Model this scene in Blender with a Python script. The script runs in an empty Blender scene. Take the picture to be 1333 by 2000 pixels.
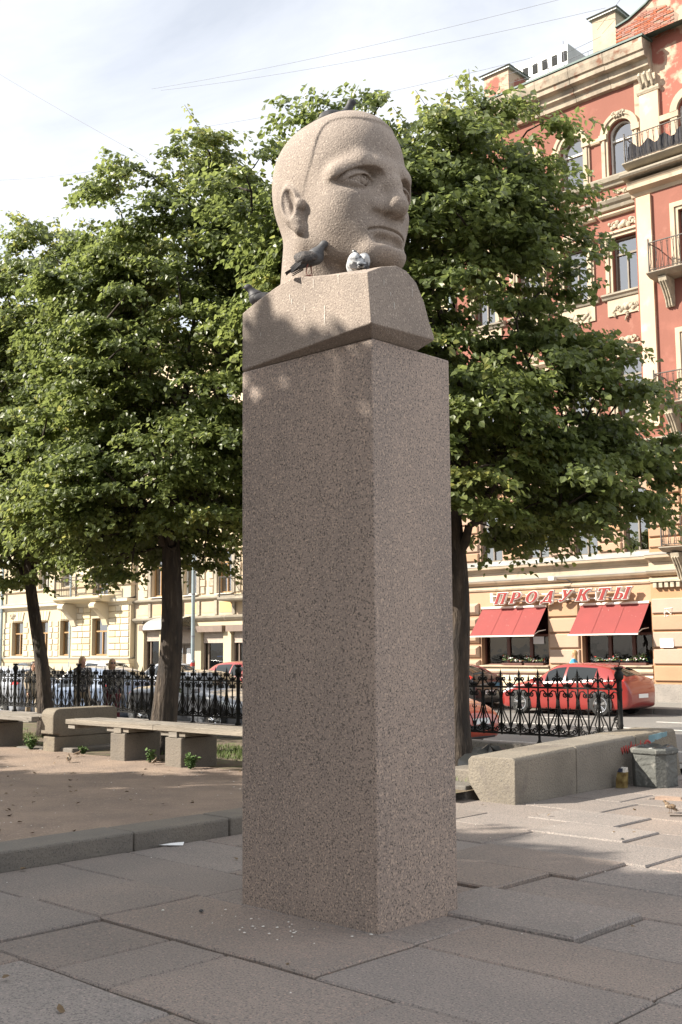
import bpy, bmesh, math, random
import numpy as np
from mathutils import Vector, Matrix, Quaternion
R_ = math.radians
sc = bpy.context.scene
COL = sc.collection
rng = np.random.default_rng(7)
random.seed(7)

# ------------------------------------------------------------------ camera
cam_d = bpy.data.cameras.new('camera')
cam = bpy.data.objects.new('camera', cam_d)
COL.objects.link(cam)
cam_d.sensor_fit = 'VERTICAL'
cam_d.sensor_height = 36.0
cam_d.lens = 2164.13 / 2000.0 * 36.0
cam_d.clip_start = 0.05
cam_d.clip_end = 2000.0
YAW, PITCH, ROLL = -0.75892961, 0.12381021, -0.00736205
_f = Vector((math.sin(YAW)*math.cos(PITCH), math.cos(YAW)*math.cos(PITCH), math.sin(PITCH)))
_r = Vector((math.cos(YAW), -math.sin(YAW), 0.0))
_u = _r.cross(_f)
_r2 = _r*math.cos(ROLL) + _u*math.sin(ROLL)
_u2 = -_r*math.sin(ROLL) + _u*math.cos(ROLL)
cam.matrix_world = Matrix(((_r2.x, _u2.x, -_f.x, 0.0), (_r2.y, _u2.y, -_f.y, 0.0), (_r2.z, _u2.z, -_f.z, 1.7), (0, 0, 0, 1)))
sc.camera = cam

# ------------------------------------------------------------------ sun and sky
TO_SUN = Vector((-0.80, -1.0, 0.87)).normalized()
sun_d = bpy.data.lights.new('sun', 'SUN')
sun_d.energy = 5.0
sun_d.angle = R_(0.53)
sun_d.color = (1.0, 0.92, 0.80)
sun = bpy.data.objects.new('sun', sun_d)
COL.objects.link(sun)
sun.rotation_euler = TO_SUN.to_track_quat('Z', 'Y').to_euler()
sun.location = (-20, -25, 30)

world = bpy.data.worlds.new('World')
sc.world = world
world.use_nodes = True
wn, wl = world.node_tree.nodes, world.node_tree.links
bg = wn['Background']
sky = wn.new('ShaderNodeTexSky')
sky.sky_type = 'NISHITA'
sky.sun_disc = False
sky.sun_elevation = math.asin(TO_SUN.z)
sky.sun_rotation = math.atan2(TO_SUN.x, TO_SUN.y) % (2*math.pi)
sky.air_density = 1.0
sky.dust_density = 0.6
wtc = wn.new('ShaderNodeTexCoord')
wmap = wn.new('ShaderNodeMapping')
wmap.inputs['Scale'].default_value = (1.0, 1.0, 2.2)
wmap.inputs['Location'].default_value = (-0.4, 0.25, 0.0)
wl.new(wtc.outputs['Generated'], wmap.inputs['Vector'])
cl1 = wn.new('ShaderNodeTexNoise')
cl1.inputs['Scale'].default_value = 1.7
cl1.inputs['Detail'].default_value = 9.0
cl1.inputs['Roughness'].default_value = 0.56
cl1.inputs['Distortion'].default_value = 0.5
wl.new(wmap.outputs[0], cl1.inputs['Vector'])
clr = wn.new('ShaderNodeValToRGB')
clr.color_ramp.elements[0].position = 0.33
clr.color_ramp.elements[0].color = (0.50, 0.50, 0.50, 1)
clr.color_ramp.elements[1].position = 0.56
clr.color_ramp.elements[1].color = (1, 1, 1, 1)
wl.new(cl1.outputs['Fac'], clr.inputs['Fac'])
wmix = wn.new('ShaderNodeMix')
wmix.data_type = 'RGBA'
wl.new(clr.outputs['Color'], wmix.inputs['Factor'])
wl.new(sky.outputs['Color'], wmix.inputs['A'])
wmix.inputs['B'].default_value = (9.6, 9.8, 10.2, 1.0)
wl.new(wmix.outputs['Result'], bg.inputs['Color'])
bg.inputs['Strength'].default_value = 0.060

sc.view_settings.view_transform = 'Standard'
sc.view_settings.look = 'None'
sc.view_settings.gamma = 1.0
sc.view_settings.use_curve_mapping = False
sc.view_settings.exposure = 1.20

sc.render.engine = 'CYCLES'
sc.cycles.max_bounces = 6
sc.cycles.transparent_max_bounces = 8
sc.cycles.caustics_reflective = False
sc.cycles.caustics_refractive = False
# ------------------------------------------------------------------ helpers
LOCAL_ROOTS = set()      # things whose parts are modelled round their own origin
def root_loc(o):
    v = Vector((0, 0, 0))
    while o is not None:
        if o.name in LOCAL_ROOTS: return Vector((0, 0, 0))
        v = v + o.location
        o = o.parent
    return v

def thing(name, label, cat, loc=(0, 0, 0), group=None, kind=None):
    o = bpy.data.objects.new(name, None)
    o.empty_display_size = 0.2
    COL.objects.link(o)
    o.location = loc
    o['label'] = label
    o['category'] = cat
    if group: o['group'] = group
    if kind: o['kind'] = kind
    return o

def tag(o, label=None, cat=None, group=None, kind=None):
    if label: o['label'] = label
    if cat: o['category'] = cat
    if group: o['group'] = group
    if kind: o['kind'] = kind
    return o

def link_mesh(name, me, parent=None):
    o = bpy.data.objects.new(name, me)
    COL.objects.link(o)
    if parent is not None: o.parent = parent
    return o

def copy_tree(o, parent=None):
    c = o.copy()
    COL.objects.link(c)
    c.parent = parent
    for ch in list(o.children):
        copy_tree(ch, c)
    return c

class MB:
    """collects polygons in world coordinates and links them as one mesh object"""
    def __init__(s):
        s.v = []; s.f = []
    def add(s, vs, fs):
        b = len(s.v)
        s.v.extend([tuple(map(float, q)) for q in vs])
        s.f.extend([tuple(b+i for i in f) for f in fs])
        return s
    def box(s, x0, x1, y0, y1, z0, z1):
        if x0 > x1: x0, x1 = x1, x0
        if y0 > y1: y0, y1 = y1, y0
        if z0 > z1: z0, z1 = z1, z0
        return s.add([(x0,y0,z0),(x1,y0,z0),(x1,y1,z0),(x0,y1,z0),(x0,y0,z1),(x1,y0,z1),(x1,y1,z1),(x0,y1,z1)],
              [(0,3,2,1),(4,5,6,7),(0,1,5,4),(1,2,6,5),(2,3,7,6),(3,0,4,7)])
    def cbox(s, x0, x1, y0, y1, z0, z1, c):
        """box with chamfered front (-y) edges"""
        return s.add([(x0,y1,z0),(x1,y1,z0),(x1,y1,z1),(x0,y1,z1),(x0,y0+c,z0),(x1,y0+c,z0),(x1,y0+c,z1),(x0,y0+c,z1),
                      (x0+c,y0,z0+c),(x1-c,y0,z0+c),(x1-c,y0,z1-c),(x0+c,y0,z1-c)],
              [(0,1,5,4),(1,2,6,5),(2,3,7,6),(3,0,4,7),(4,5,9,8),(5,6,10,9),(6,7,11,10),(7,4,8,11),(8,9,10,11),(3,2,1,0)])
    def quad(s, a, b, c, d):
        return s.add([a,b,c,d], [(0,1,2,3)])
    def poly(s, pts):
        return s.add(pts, [tuple(range(len(pts)))])
    def tube(s, pts, rad, n=8, cap=True):
        pts = [Vector(p) for p in pts]
        if not hasattr(rad, '__len__'): rad = [rad]*len(pts)
        t0 = (pts[1]-pts[0]).normalized()
        up = Vector((0,0,1)) if abs(t0.z) < 0.9 else Vector((1,0,0))
        nrm = (up - t0*up.dot(t0)).normalized()
        vs = []; fs = []
        for i, p in enumerate(pts):
            a = pts[max(i-1,0)]; b = pts[min(i+1,len(pts)-1)]
            t = (b-a).normalized()
            nrm = (nrm - t*nrm.dot(t)).normalized()
            bn = t.cross(nrm)
            for k in range(n):
                an = 2*math.pi*k/n
                vs.append(p + (nrm*math.cos(an)+bn*math.sin(an))*rad[i])
        for i in range(len(pts)-1):
            for k in range(n):
                fs.append((i*n+k, i*n+(k+1)%n, (i+1)*n+(k+1)%n, (i+1)*n+k))
        if cap:
            fs.append(tuple(range(n-1,-1,-1)))
            m = (len(pts)-1)*n
            fs.append(tuple(m+k for k in range(n)))
        return s.add(vs, fs)
    def lathe(s, prof, c=(0,0,0), n=16, axis='z'):
        """prof: list of (radius, height)"""
        vs=[]; fs=[]
        for r,h in prof:
            for k in range(n):
                a=2*math.pi*k/n
                if axis=='z': vs.append((c[0]+r*math.cos(a), c[1]+r*math.sin(a), c[2]+h))
                elif axis=='y': vs.append((c[0]+r*math.cos(a), c[1]+h, c[2]+r*math.sin(a)))
                else: vs.append((c[0]+h, c[1]+r*math.cos(a), c[2]+r*math.sin(a)))
        for i in range(len(prof)-1):
            for k in range(n):
                fs.append((i*n+k, i*n+(k+1)%n, (i+1)*n+(k+1)%n, (i+1)*n+k))
        fs.append(tuple(range(n-1,-1,-1))); m=(len(prof)-1)*n; fs.append(tuple(m+k for k in range(n)))
        return s.add(vs, fs)
    def mould(s, x0, x1, prof):
        """extrude a (y,z) profile along x"""
        n=len(prof)
        vs=[(x0,y,z) for y,z in prof]+[(x1,y,z) for y,z in prof]
        fs=[(k,(k+1)%n,n+(k+1)%n,n+k) for k in range(n)]+[tuple(range(n-1,-1,-1)),tuple(range(n,2*n))]
        return s.add(vs,fs)
    def mouldy(s, y0, y1, prof):
        """extrude a (x,z) profile along y"""
        n=len(prof)
        vs=[(x,y0,z) for x,z in prof]+[(x,y1,z) for x,z in prof]
        fs=[(k,(k+1)%n,n+(k+1)%n,n+k) for k in range(n)]+[tuple(range(n-1,-1,-1)),tuple(range(n,2*n))]
        return s.add(vs,fs)
    def mesh(s, off=(0,0,0), smooth=False, fixn=True, bevel=0.0, mat=None, name='mesh'):
        me = bpy.data.meshes.new(name)
        o = Vector(off)
        me.from_pydata([(a-o.x,b-o.y,c-o.z) for a,b,c in s.v], [], s.f)
        if fixn or bevel:
            bm = bmesh.new(); bm.from_mesh(me)
            if bevel:
                bmesh.ops.remove_doubles(bm, verts=bm.verts, dist=1e-5)
            if fixn: bmesh.ops.recalc_face_normals(bm, faces=bm.faces)
            if bevel:
                es=[e for e in bm.edges if len(e.link_faces)==2 and e.calc_face_angle(0)>0.5]
                bmesh.ops.bevel(bm, geom=es, offset=bevel, segments=2, profile=0.5, affect='EDGES', clamp_overlap=True)
            bm.to_mesh(me); bm.free()
        if smooth:
            me.polygons.foreach_set('use_smooth', [True]*len(me.polygons))
        if mat is not None: me.materials.append(mat)
        me.update()
        return me
    def build(s, name, mat, parent=None, smooth=False, fixn=True, bevel=0.0):
        me = s.mesh(root_loc(parent) if parent else (0,0,0), smooth, fixn, bevel, mat, name)
        return link_mesh(name, me, parent)

def np_mesh(name, verts, faces, mat=None, smooth=True):
    """fast mesh from numpy arrays, faces (n,3) or (n,4)"""
    verts=np.asarray(verts,np.float32); faces=np.asarray(faces,np.int32)
    me=bpy.data.meshes.new(name)
    k=faces.shape[1]
    me.vertices.add(len(verts)); me.vertices.foreach_set('co', verts.ravel())
    me.loops.add(faces.size); me.loops.foreach_set('vertex_index', faces.ravel())
    me.polygons.add(len(faces))
    me.polygons.foreach_set('loop_start', np.arange(0,faces.size,k,dtype=np.int32))
    me.polygons.foreach_set('loop_total', np.full(len(faces),k,np.int32))
    me.polygons.foreach_set('use_smooth', np.full(len(faces),smooth,bool))
    me.update(calc_edges=True)
    if mat is not None: me.materials.append(mat)
    return me

# ---- signed distance modelling: the carved head, the people and the birds grow from one continuous surface
def smin(a,b,k):
    h=np.clip(0.5+0.5*(b-a)/k,0,1)
    return b*(1-h)+a*h-k*h*(1-h)
def smax(a,b,k): return -smin(-a,-b,k)
def s_ell(P,c,r):
    x=(P[0]-c[0]); y=(P[1]-c[1]); z=(P[2]-c[2])
    k0=np.sqrt((x/r[0])**2+(y/r[1])**2+(z/r[2])**2)
    k1=np.sqrt((x/r[0]**2)**2+(y/r[1]**2)**2+(z/r[2]**2)**2)+1e-9
    return k0*(k0-1)/k1
def s_cap(P,a,b,ra,rb=None):
    if rb is None: rb=ra
    ax,ay,az=a; bx,by,bz=b[0]-ax,b[1]-ay,b[2]-az
    x=P[0]-ax; y=P[1]-ay; z=P[2]-az
    h=np.clip((x*bx+y*by+z*bz)/(bx*bx+by*by+bz*bz),0,1)
    return np.sqrt((x-bx*h)**2+(y-by*h)**2+(z-bz*h)**2)-(ra+(rb-ra)*h)
def s_chain(P,pts,rs,k=0.01):
    d=None
    for i in range(len(pts)-1):
        e=s_cap(P,pts[i],pts[i+1],rs[i],rs[i+1])
        d=e if d is None else smin(d,e,k)
    return d
def sgrid(lo,hi,h):
    ax=[np.arange(lo[i],hi[i]+h,h,dtype=np.float32) for i in range(3)]
    return np.meshgrid(*ax,indexing='ij',sparse=True), ax
def surface_nets(D, ax):
    """vertices and quads of the zero surface of D sampled on the regular grid ax"""
    D=np.ascontiguousarray(D,np.float32)
    nx,ny,nz=D.shape
    S=D<0
    c=[(i,j,k) for i in (0,1) for j in (0,1) for k in (0,1)]
    def sl(A,o): return A[o[0]:nx-1+o[0],o[1]:ny-1+o[1],o[2]:nz-1+o[2]]
    cnt=np.zeros((nx-1,ny-1,nz-1),np.int8)
    for o in c: cnt+=sl(S,o)
    act=(cnt>0)&(cnt<8)
    I=np.argwhere(act)
    idx=-np.ones(act.shape,np.int32); idx[act]=np.arange(len(I))
    acc=np.zeros((len(I),3),np.float64); num=np.zeros(len(I))
    val={o:D[I[:,0]+o[0],I[:,1]+o[1],I[:,2]+o[2]].astype(np.float64) for o in c}
    for o in c:
        for a in range(3):
            if o[a]==0:
                q=list(o); q[a]=1; q=tuple(q)
                va,vb=val[o],val[q]
                m=(va<0)!=(vb<0)
                t=np.where(m,va/(va-vb+1e-12),0)
                p=np.array(o,float)[None,:].repeat(len(I),0); p[:,a]+=t
                acc[m]+=p[m]; num[m]+=1
    V=I+acc/num[:,None]
    org=np.array([a[0] for a in ax]); stp=np.array([a[1]-a[0] for a in ax])
    V=org+V*stp
    F=[]
    for a in range(3):
        b,cc=(a+1)%3,(a+2)%3
        s0=[slice(0,n) for n in (nx,ny,nz)]; s1=list(s0)
        s0[a]=slice(0,D.shape[a]-1); s1[a]=slice(1,D.shape[a])
        A=S[tuple(s0)]; B=S[tuple(s1)]
        E=np.argwhere(A!=B)
        ok=(E[:,b]>0)&(E[:,cc]>0)&(E[:,b]<D.shape[b]-1)&(E[:,cc]<D.shape[cc]-1)
        E=E[ok]
        flip=A[E[:,0],E[:,1],E[:,2]]
        q=[]
        for db,dc in ((-1,-1),(0,-1),(0,0),(-1,0)):
            G=E.copy(); G[:,b]+=db; G[:,cc]+=dc
            q.append(idx[G[:,0],G[:,1],G[:,2]])
        Q=np.stack(q,1)
        Q[~flip]=Q[~flip][:,::-1]
        F.append(Q)
    return V,np.concatenate(F)
def relax(V,F,it=1,lam=0.5):
    for _ in range(it):
        acc=np.zeros_like(V); n=np.zeros(len(V))
        for k in range(4):
            a=F[:,k]; b=F[:,(k+1)%4]
            np.add.at(acc,a,V[b]); np.add.at(n,a,1)
            np.add.at(acc,b,V[a]); np.add.at(n,b,1)
        V=V*(1-lam)+lam*acc/np.maximum(n,1)[:,None]
    return V
# ------------------------------------------------------------------ procedural materials
M = {}
def mat(name, c1, c2=None, nscale=3.0, ndetail=5.0, ramp=(0.35,0.65), rough=0.7, rvar=0.0, c3=None, n3=(20.0,2.0,0.55,0.62),
        spec=0.5, metal=0.0, bump=None, bump2=None, objvar=0.0, coat=0.0, stretch=None, c4=None, n4=None, sheen=0.0, attr=None):
    m = bpy.data.materials.new(name); m.use_nodes = True
    nt = m.node_tree; N = nt.nodes; L = nt.links
    b = N['Principled BSDF']
    geo = N.new('ShaderNodeNewGeometry')
    vec = geo.outputs['Position']
    if stretch:
        mp = N.new('ShaderNodeMapping'); mp.inputs['Scale'].default_value = stretch
        L.new(vec, mp.inputs['Vector']); vecs = mp.outputs[0]
    else: vecs = vec
    def noise(scale, detail, v, rough_=0.55):
        n = N.new('ShaderNodeTexNoise'); n.inputs['Scale'].default_value = scale; n.inputs['Detail'].default_value = detail
        n.inputs['Roughness'].default_value = rough_
        L.new(v, n.inputs['Vector']); return n
    def ramp_(src, a, b_):
        r = N.new('ShaderNodeMapRange'); r.inputs['From Min'].default_value = a; r.inputs['From Max'].default_value = b_
        L.new(src, r.inputs['Value']); return r.outputs[0]
    def mix(fac, A, B):
        x = N.new('ShaderNodeMix'); x.data_type = 'RGBA'
        if hasattr(fac, 'links'): L.new(fac, x.inputs['Factor'])
        else: x.inputs['Factor'].default_value = fac
        for s_, v in (('A',A),('B',B)):
            if hasattr(v, 'links'): L.new(v, x.inputs[s_])
            else: x.inputs[s_].default_value = (*v, 1) if len(v)==3 else v
        return x.outputs['Result']
    col = None
    if c2 is not None:
        n = noise(nscale, ndetail, vecs)
        col = mix(ramp_(n.outputs['Fac'], *ramp), c1, c2)
    if c3 is not None:
        n = noise(n3[0], n3[1], vec)
        col = mix(ramp_(n.outputs['Fac'], n3[2], n3[3]), col if col is not None else c1, c3)
    if c4 is not None:
        n = noise(n4[0], n4[1], vecs if len(n4)>4 else vec)
        col = mix(ramp_(n.outputs['Fac'], n4[2], n4[3]), col if col is not None else c1, c4)
    if attr:
        at = N.new('ShaderNodeAttribute'); at.attribute_name = attr
        hs = N.new('ShaderNodeMix'); hs.data_type='RGBA'
        col = mix(at.outputs['Fac'], c1, c2 if c2 is not None else c1)
    if objvar:
        oi = N.new('ShaderNodeObjectInfo')
        h = N.new('ShaderNodeHueSaturation')
        r = N.new('ShaderNodeMapRange'); r.inputs['To Min'].default_value = 1-objvar; r.inputs['To Max'].default_value = 1+objvar
        L.new(oi.outputs['Random'], r.inputs['Value']); L.new(r.outputs[0], h.inputs['Value'])
        ms = N.new('ShaderNodeMath'); ms.operation='MULTIPLY'; ms.inputs[1].default_value=7.13
        fr = N.new('ShaderNodeMath'); fr.operation='FRACT'
        L.new(oi.outputs['Random'], ms.inputs[0]); L.new(ms.outputs[0], fr.inputs[0])
        r2 = N.new('ShaderNodeMapRange'); r2.inputs['To Min'].default_value = 0.75; r2.inputs['To Max'].default_value = 1.25
        L.new(fr.outputs[0], r2.inputs['Value']); L.new(r2.outputs[0], h.inputs['Saturation'])
        if col is None: h.inputs['Color'].default_value = (*c1,1)
        else: L.new(col, h.inputs['Color'])
        col = h.outputs['Color']
    if col is None: b.inputs['Base Color'].default_value = (*c1, 1)
    else: L.new(col, b.inputs['Base Color'])
    b.inputs['Roughness'].default_value = rough
    if rvar:
        n = noise(nscale*1.7, 4, vec); r = N.new('ShaderNodeMapRange')
        r.inputs['To Min'].default_value = rough-rvar; r.inputs['To Max'].default_value = rough+rvar
        L.new(n.outputs['Fac'], r.inputs['Value']); L.new(r.outputs[0], b.inputs['Roughness'])
    b.inputs['Specular IOR Level'].default_value = spec
    b.inputs['Metallic'].default_value = metal
    b.inputs['Coat Weight'].default_value = coat
    b.inputs['Coat Roughness'].default_value = 0.04
    prev = None
    for bp in (bump, bump2):
        if bp:
            n = noise(bp[0], bp[2] if len(bp)>2 else 4, vecs if len(bp)>3 else vec)
            k = N.new('ShaderNodeBump'); k.inputs['Strength'].default_value = bp[1]; k.inputs['Distance'].default_value = bp[4] if len(bp)>4 else 0.02
            L.new(n.outputs['Fac'], k.inputs['Height'])
            if prev: L.new(prev, k.inputs['Normal'])
            prev = k.outputs['Normal']
    if prev: L.new(prev, b.inputs['Normal'])
    M[name] = m
    return m

mat('granite_ped',(.330,.256,.210),(.232,.186,.158),1.5,6,(.36,.66),.62,c3=(.085,.068,.058),n3=(88,3,.545,.60),c4=(.45,.34,.265),n4=(70,2,.57,.64),stretch=(1,1,.16),bump=(60,.10,2),bump2=(4,.12,3))
mat('granite_bust',(.310,.255,.212),(.225,.188,.160),3.2,7,(.3,.7),.85,c3=(.16,.125,.11),n3=(110,2,.56,.66),c4=(.43,.36,.30),n4=(85,2,.58,.68),bump=(80,.38,3),bump2=(7,.12,3))
mat('granite_slab',(.255,.212,.182),(.180,.158,.142),1.1,9,(.3,.7),.82,c3=(.105,.092,.086),n3=(85,3,.53,.62),c4=(.33,.25,.215),n4=(60,3,.57,.68),objvar=.09,bump=(38,.35,5),bump2=(6,.25,4))
mat('granite_kerb',(.190,.165,.135),(.140,.125,.108),2.5,5,(.3,.7),.85,c3=(.09,.083,.078),n3=(80,3,.55,.66),objvar=.08,bump=(35,.5,5),bump2=(5,.3,4))
mat('granite_wall',(.245,.212,.166),(.160,.138,.108),1.5,6,(.3,.72),.9,c3=(.11,.10,.09),n3=(70,3,.55,.66),objvar=.05,bump=(40,.6,5),bump2=(5,.4,4),c4=(.13,.11,.095),n4=(2.2,6,.60,.72))
mat('sub_base',(.055,.046,.038),(.095,.080,.060),9,5,rough=.95,bump=(40,.6,4))
mat('sand',(.285,.212,.160),(.205,.155,.122),1.6,9,(.36,.64),.95,c3=(.40,.31,.24),n3=(45,4,.56,.70),c4=(.15,.115,.095),n4=(90,3,.58,.70),bump=(45,1.0,6),bump2=(5,.6,6))
mat('soil',(.085,.065,.045),(.15,.115,.075),3,6,(.35,.65),.95,c3=(.10,.12,.04),n3=(5,5,.52,.64),bump=(30,.8,5))
mat('grass',(.075,.115,.028),(.125,.165,.045),4,3,(.3,.7),.6,spec=.3)
mat('weed',(.075,.13,.040),(.13,.20,.07),14,3,(.3,.7),.6,spec=.3)
mat('asphalt',(.175,.165,.150),(.135,.130,.122),.6,6,(.3,.7),.9,c3=(.23,.22,.20),n3=(40,3,.55,.7),bump=(60,.4,4),c4=(.10,.098,.095),n4=(.35,4,.58,.68))
mat('road_paint',(.62,.60,.55),(.45,.43,.40),6,5,(.35,.7),.7)
mat('pavement_grey',(.215,.205,.185),(.165,.158,.145),.8,6,(.3,.7),.9,bump=(40,.4,4))
mat('stucco_red',(.265,.105,.074),(.220,.085,.061),.55,7,(.3,.7),.9,c3=(.36,.17,.125),n3=(1.6,8,.62,.80),stretch=(1,1,.35),bump=(14,.2,5),c4=(.33,.13,.095),n4=(.9,6,.55,.8))
mat('stucco_peel',(.31,.108,.078),(.50,.36,.26),1.1,9,(.50,.56),.92,c3=(.36,.27,.20),n3=(3.5,7,.60,.72),bump=(14,.4,5))
mat('stucco_peach',(.430,.282,.190),(.365,.238,.160),.8,7,(.3,.7),.9,c3=(.36,.27,.20),n3=(1.4,8,.60,.78),objvar=.07,bump=(14,.25,5))
mat('stucco_light',(.62,.47,.345),(.50,.36,.25),.8,8,(.3,.7),.9,c3=(.66,.56,.45),n3=(1.2,7,.58,.72),bump=(14,.2,5),stretch=(1,1,.4))
mat('stucco_cream',(.72,.565,.375),(.60,.46,.30),.7,7,(.3,.7),.9,c3=(.42,.33,.23),n3=(1.3,8,.62,.80),bump=(14,.2,5),stretch=(1,1,.5))
mat('trim_cream',(.52,.415,.300),(.38,.305,.222),1.3,8,(.35,.7),.88,c3=(.27,.23,.175),n3=(2.6,8,.60,.76),bump=(18,.35,5))
mat('trim_grey',(.36,.315,.245),(.22,.195,.155),1.3,8,(.35,.7),.9,c3=(.55,.47,.36),n3=(2.2,8,.60,.74),bump=(18,.4,5))
mat('cornice',(.46,.385,.29),(.24,.205,.16),1.8,8,(.35,.62),.9,c3=(.22,.11,.07),n3=(2.2,9,.57,.66),bump=(14,.4,5),stretch=(1,1,.6))
mat('relief',(.50,.43,.32),(.30,.26,.20),5,6,(.35,.7),.9,bump=(25,.7,4))
mat('zinc',(.42,.42,.40),(.33,.33,.31),1.5,6,(.3,.7),.55,metal=.35,bump=(6,.2,3))
mat('roof_green',(.05,.10,.09),(.09,.13,.115),2,5,rough=.6)
mat('brick_red',(.36,.145,.095),(.29,.115,.08),6,4,(.3,.7),.9,objvar=.2,bump=(30,.5,4))
mat('mortar',(.33,.24,.18),(.27,.19,.145),5,5,rough=.95,bump=(30,.6,4))
mat('brick_cream',(.70,.60,.44),(.60,.51,.375),4,4,(.3,.7),.85,objvar=.09,bump=(22,.35,4))
mat('stucco_pale',(.54,.455,.315),(.47,.395,.270),.6,7,(.3,.7),.9,c3=(.55,.44,.29),n3=(1.1,8,.62,.80),bump=(14,.15,5))
mat('block_pale',(.60,.52,.375),(.54,.46,.33),.8,6,(.3,.7),.9,objvar=.05,bump=(14,.15,5))
mat('stucco_ochre',(.62,.50,.34),(.55,.44,.30),.6,7,(.3,.7),.9,bump=(14,.15,5))
mat('panel_ochre',(.58,.42,.22),(.50,.36,.19),1.5,5,(.3,.7),.9,objvar=.05)
mat('plinth_stone',(.30,.27,.24),(.22,.20,.18),2,6,(.3,.7),.9,c3=(.12,.11,.10),n3=(45,3,.56,.68),bump=(30,.4,4))
mat('wood_brown',(.125,.045,.030),(.09,.034,.024),3,5,(.3,.7),.5,stretch=(3,3,.4))
mat('wood_tan',(.42,.25,.11),(.34,.20,.085),3,5,(.3,.7),.55,stretch=(3,3,.4))
mat('wood_dark',(.085,.060,.040),(.13,.095,.06),3,5,(.3,.7),.55)
mat('frame_white',(.70,.68,.62),(.55,.53,.48),3,5,(.35,.7),.6)
mat('frame_grey',(.17,.145,.115),(.24,.21,.165),3,5,(.35,.7),.65)
mat('curtain',(.80,.82,.83),(.64,.67,.69),5,3,(.3,.7),.9,stretch=(1,1,.05))
mat('room_dark',(.025,.026,.026),rough=.95)
mat('shutter',(.20,.145,.115),(.16,.12,.095),4,4,rough=.6)
mat('shutter_slat',(.44,.36,.30),(.36,.30,.25),4,4,rough=.6)
mat('awning_red',(.225,.035,.031),(.195,.030,.027),1.5,5,(.3,.7),.75,c3=(.72,.50,.45),n3=(24,2,.735,.76),bump=(40,.1,3))
mat('awning_bar',(.80,.74,.66),rough=.5)
mat('sign_red',(.23,.010,.006),rough=.5)
mat('sign_white',(.76,.72,.66),(.62,.58,.53),4,5,(.35,.7),.5)
mat('plaque_white',(.80,.80,.80),rough=.4)
mat('iron_black',(.008,.008,.008),(.014,.013,.012),12,4,(.3,.7),.6,spec=.25,bump=(50,.25,4))
mat('iron_grey',(.050,.046,.042),(.10,.085,.07),9,5,(.3,.7),.6,bump=(40,.3,4))
mat('pipe_grey',(.30,.36,.38),(.22,.27,.29),3,5,(.3,.7),.5,metal=.3)
mat('bark',(.075,.056,.042),(.030,.024,.020),9,8,(.35,.65),.95,stretch=(1,1,.22),bump=(22,1.0,6,True,.06),c4=(.13,.10,.075),n4=(16,6,.56,.72,True))
mat('twig',(.055,.040,.028),(.030,.023,.018),12,4,rough=.9)
mat('bench_wood',(.285,.25,.205),(.165,.145,.12),5,8,(.3,.7),.85,stretch=(.25,3,3),bump=(40,.6,5,True,.02),objvar=.07,c4=(.10,.085,.07),n4=(22,6,.62,.70,True))
mat('concrete_bin',(.120,.122,.112),(.085,.088,.082),4,6,(.3,.7),.9,c3=(.22,.215,.195),n3=(9,5,.60,.72),bump=(34,.6,4),bump2=(9,.4,4))
mat('bin_black',(.010,.011,.012),(.018,.019,.02),5,3,rough=.35,bump=(9,.8,4))
mat('carton',(.11,.065,.018),(.24,.18,.07),12,3,(.35,.6),.35)
mat('carton_top',(.72,.70,.66),(.55,.50,.42),9,3,rough=.4)
mat('carton_dark',(.02,.025,.05),rough=.35)
mat('dry_leaf',(.17,.115,.06),(.10,.065,.035),9,3,(.3,.7),.8)
mat('paper',(.80,.80,.80),rough=.8)
mat('dropping',(.62,.60,.55),rough=.9)
mat('pebble',(.22,.20,.19),(.05,.05,.05),20,2,(.48,.5),.8)
mat('glass_dark',(.010,.012,.012),rough=.03,spec=.8)
mat('tyre',(.014,.014,.014),(.022,.021,.020),14,3,rough=.85)
mat('alloy',(.72,.72,.72),rough=.16,metal=1.0)
mat('black_plastic',(.012,.012,.013),rough=.5)
mat('lamp_clear',(.72,.74,.76),rough=.08,spec=.8,coat=.6)
mat('lamp_red',(.42,.02,.012),rough=.12,coat=.7)
mat('lamp_amber',(.70,.22,.02),rough=.12,coat=.7)
mat('plate_white',(.78,.78,.76),rough=.5)
mat('ink_black',(.010,.010,.010),rough=.7)
for n_, c_ in (('paint_red',(.235,.020,.016)),('paint_orange',(.40,.040,.010)),('paint_black',(.008,.008,.009)),('paint_silver',(.32,.34,.38)),
               ('paint_white',(.74,.74,.72)),('paint_blue',(.13,.17,.25)),('paint_grey',(.17,.18,.20)),('paint_dark',(.045,.05,.06))):
    mat(n_, c_, rough=.32, spec=.5, coat=1.0)
mat('skin',(.50,.285,.195),(.44,.235,.155),9,3,rough=.55)
mat('hair_blond',(.40,.255,.11),(.25,.15,.06),40,4,(.3,.7),.5,stretch=(1,1,.15))
mat('hair_dark',(.018,.013,.010),(.03,.022,.016),40,4,rough=.45,stretch=(1,1,.15))
mat('hair_white',(.70,.68,.64),rough=.6)
mat('cloth_dark',(.022,.022,.026),(.035,.033,.038),9,4,rough=.9,bump=(40,.4,4))
mat('cloth_pattern',(.030,.030,.035),(.30,.28,.25),26,3,(.52,.56),.9)
mat('cloth_maroon',(.10,.012,.018),(.07,.009,.014),9,4,rough=.9)
mat('cloth_beige',(.40,.33,.24),(.32,.26,.19),9,4,rough=.9)
mat('cloth_blue',(.06,.28,.48),rough=.85)
mat('cloth_white',(.70,.70,.68),rough=.85)
mat('cloth_denim',(.06,.09,.16),(.09,.13,.21),14,4,rough=.9)
mat('red_cap',(.45,.10,.07),rough=.8)
mat('pig_grey',(.085,.085,.090),(.055,.057,.063),40,3,(.3,.7),.6)
mat('pig_dark',(.032,.032,.036),(.020,.020,.024),40,3,(.3,.7),.6)
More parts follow.
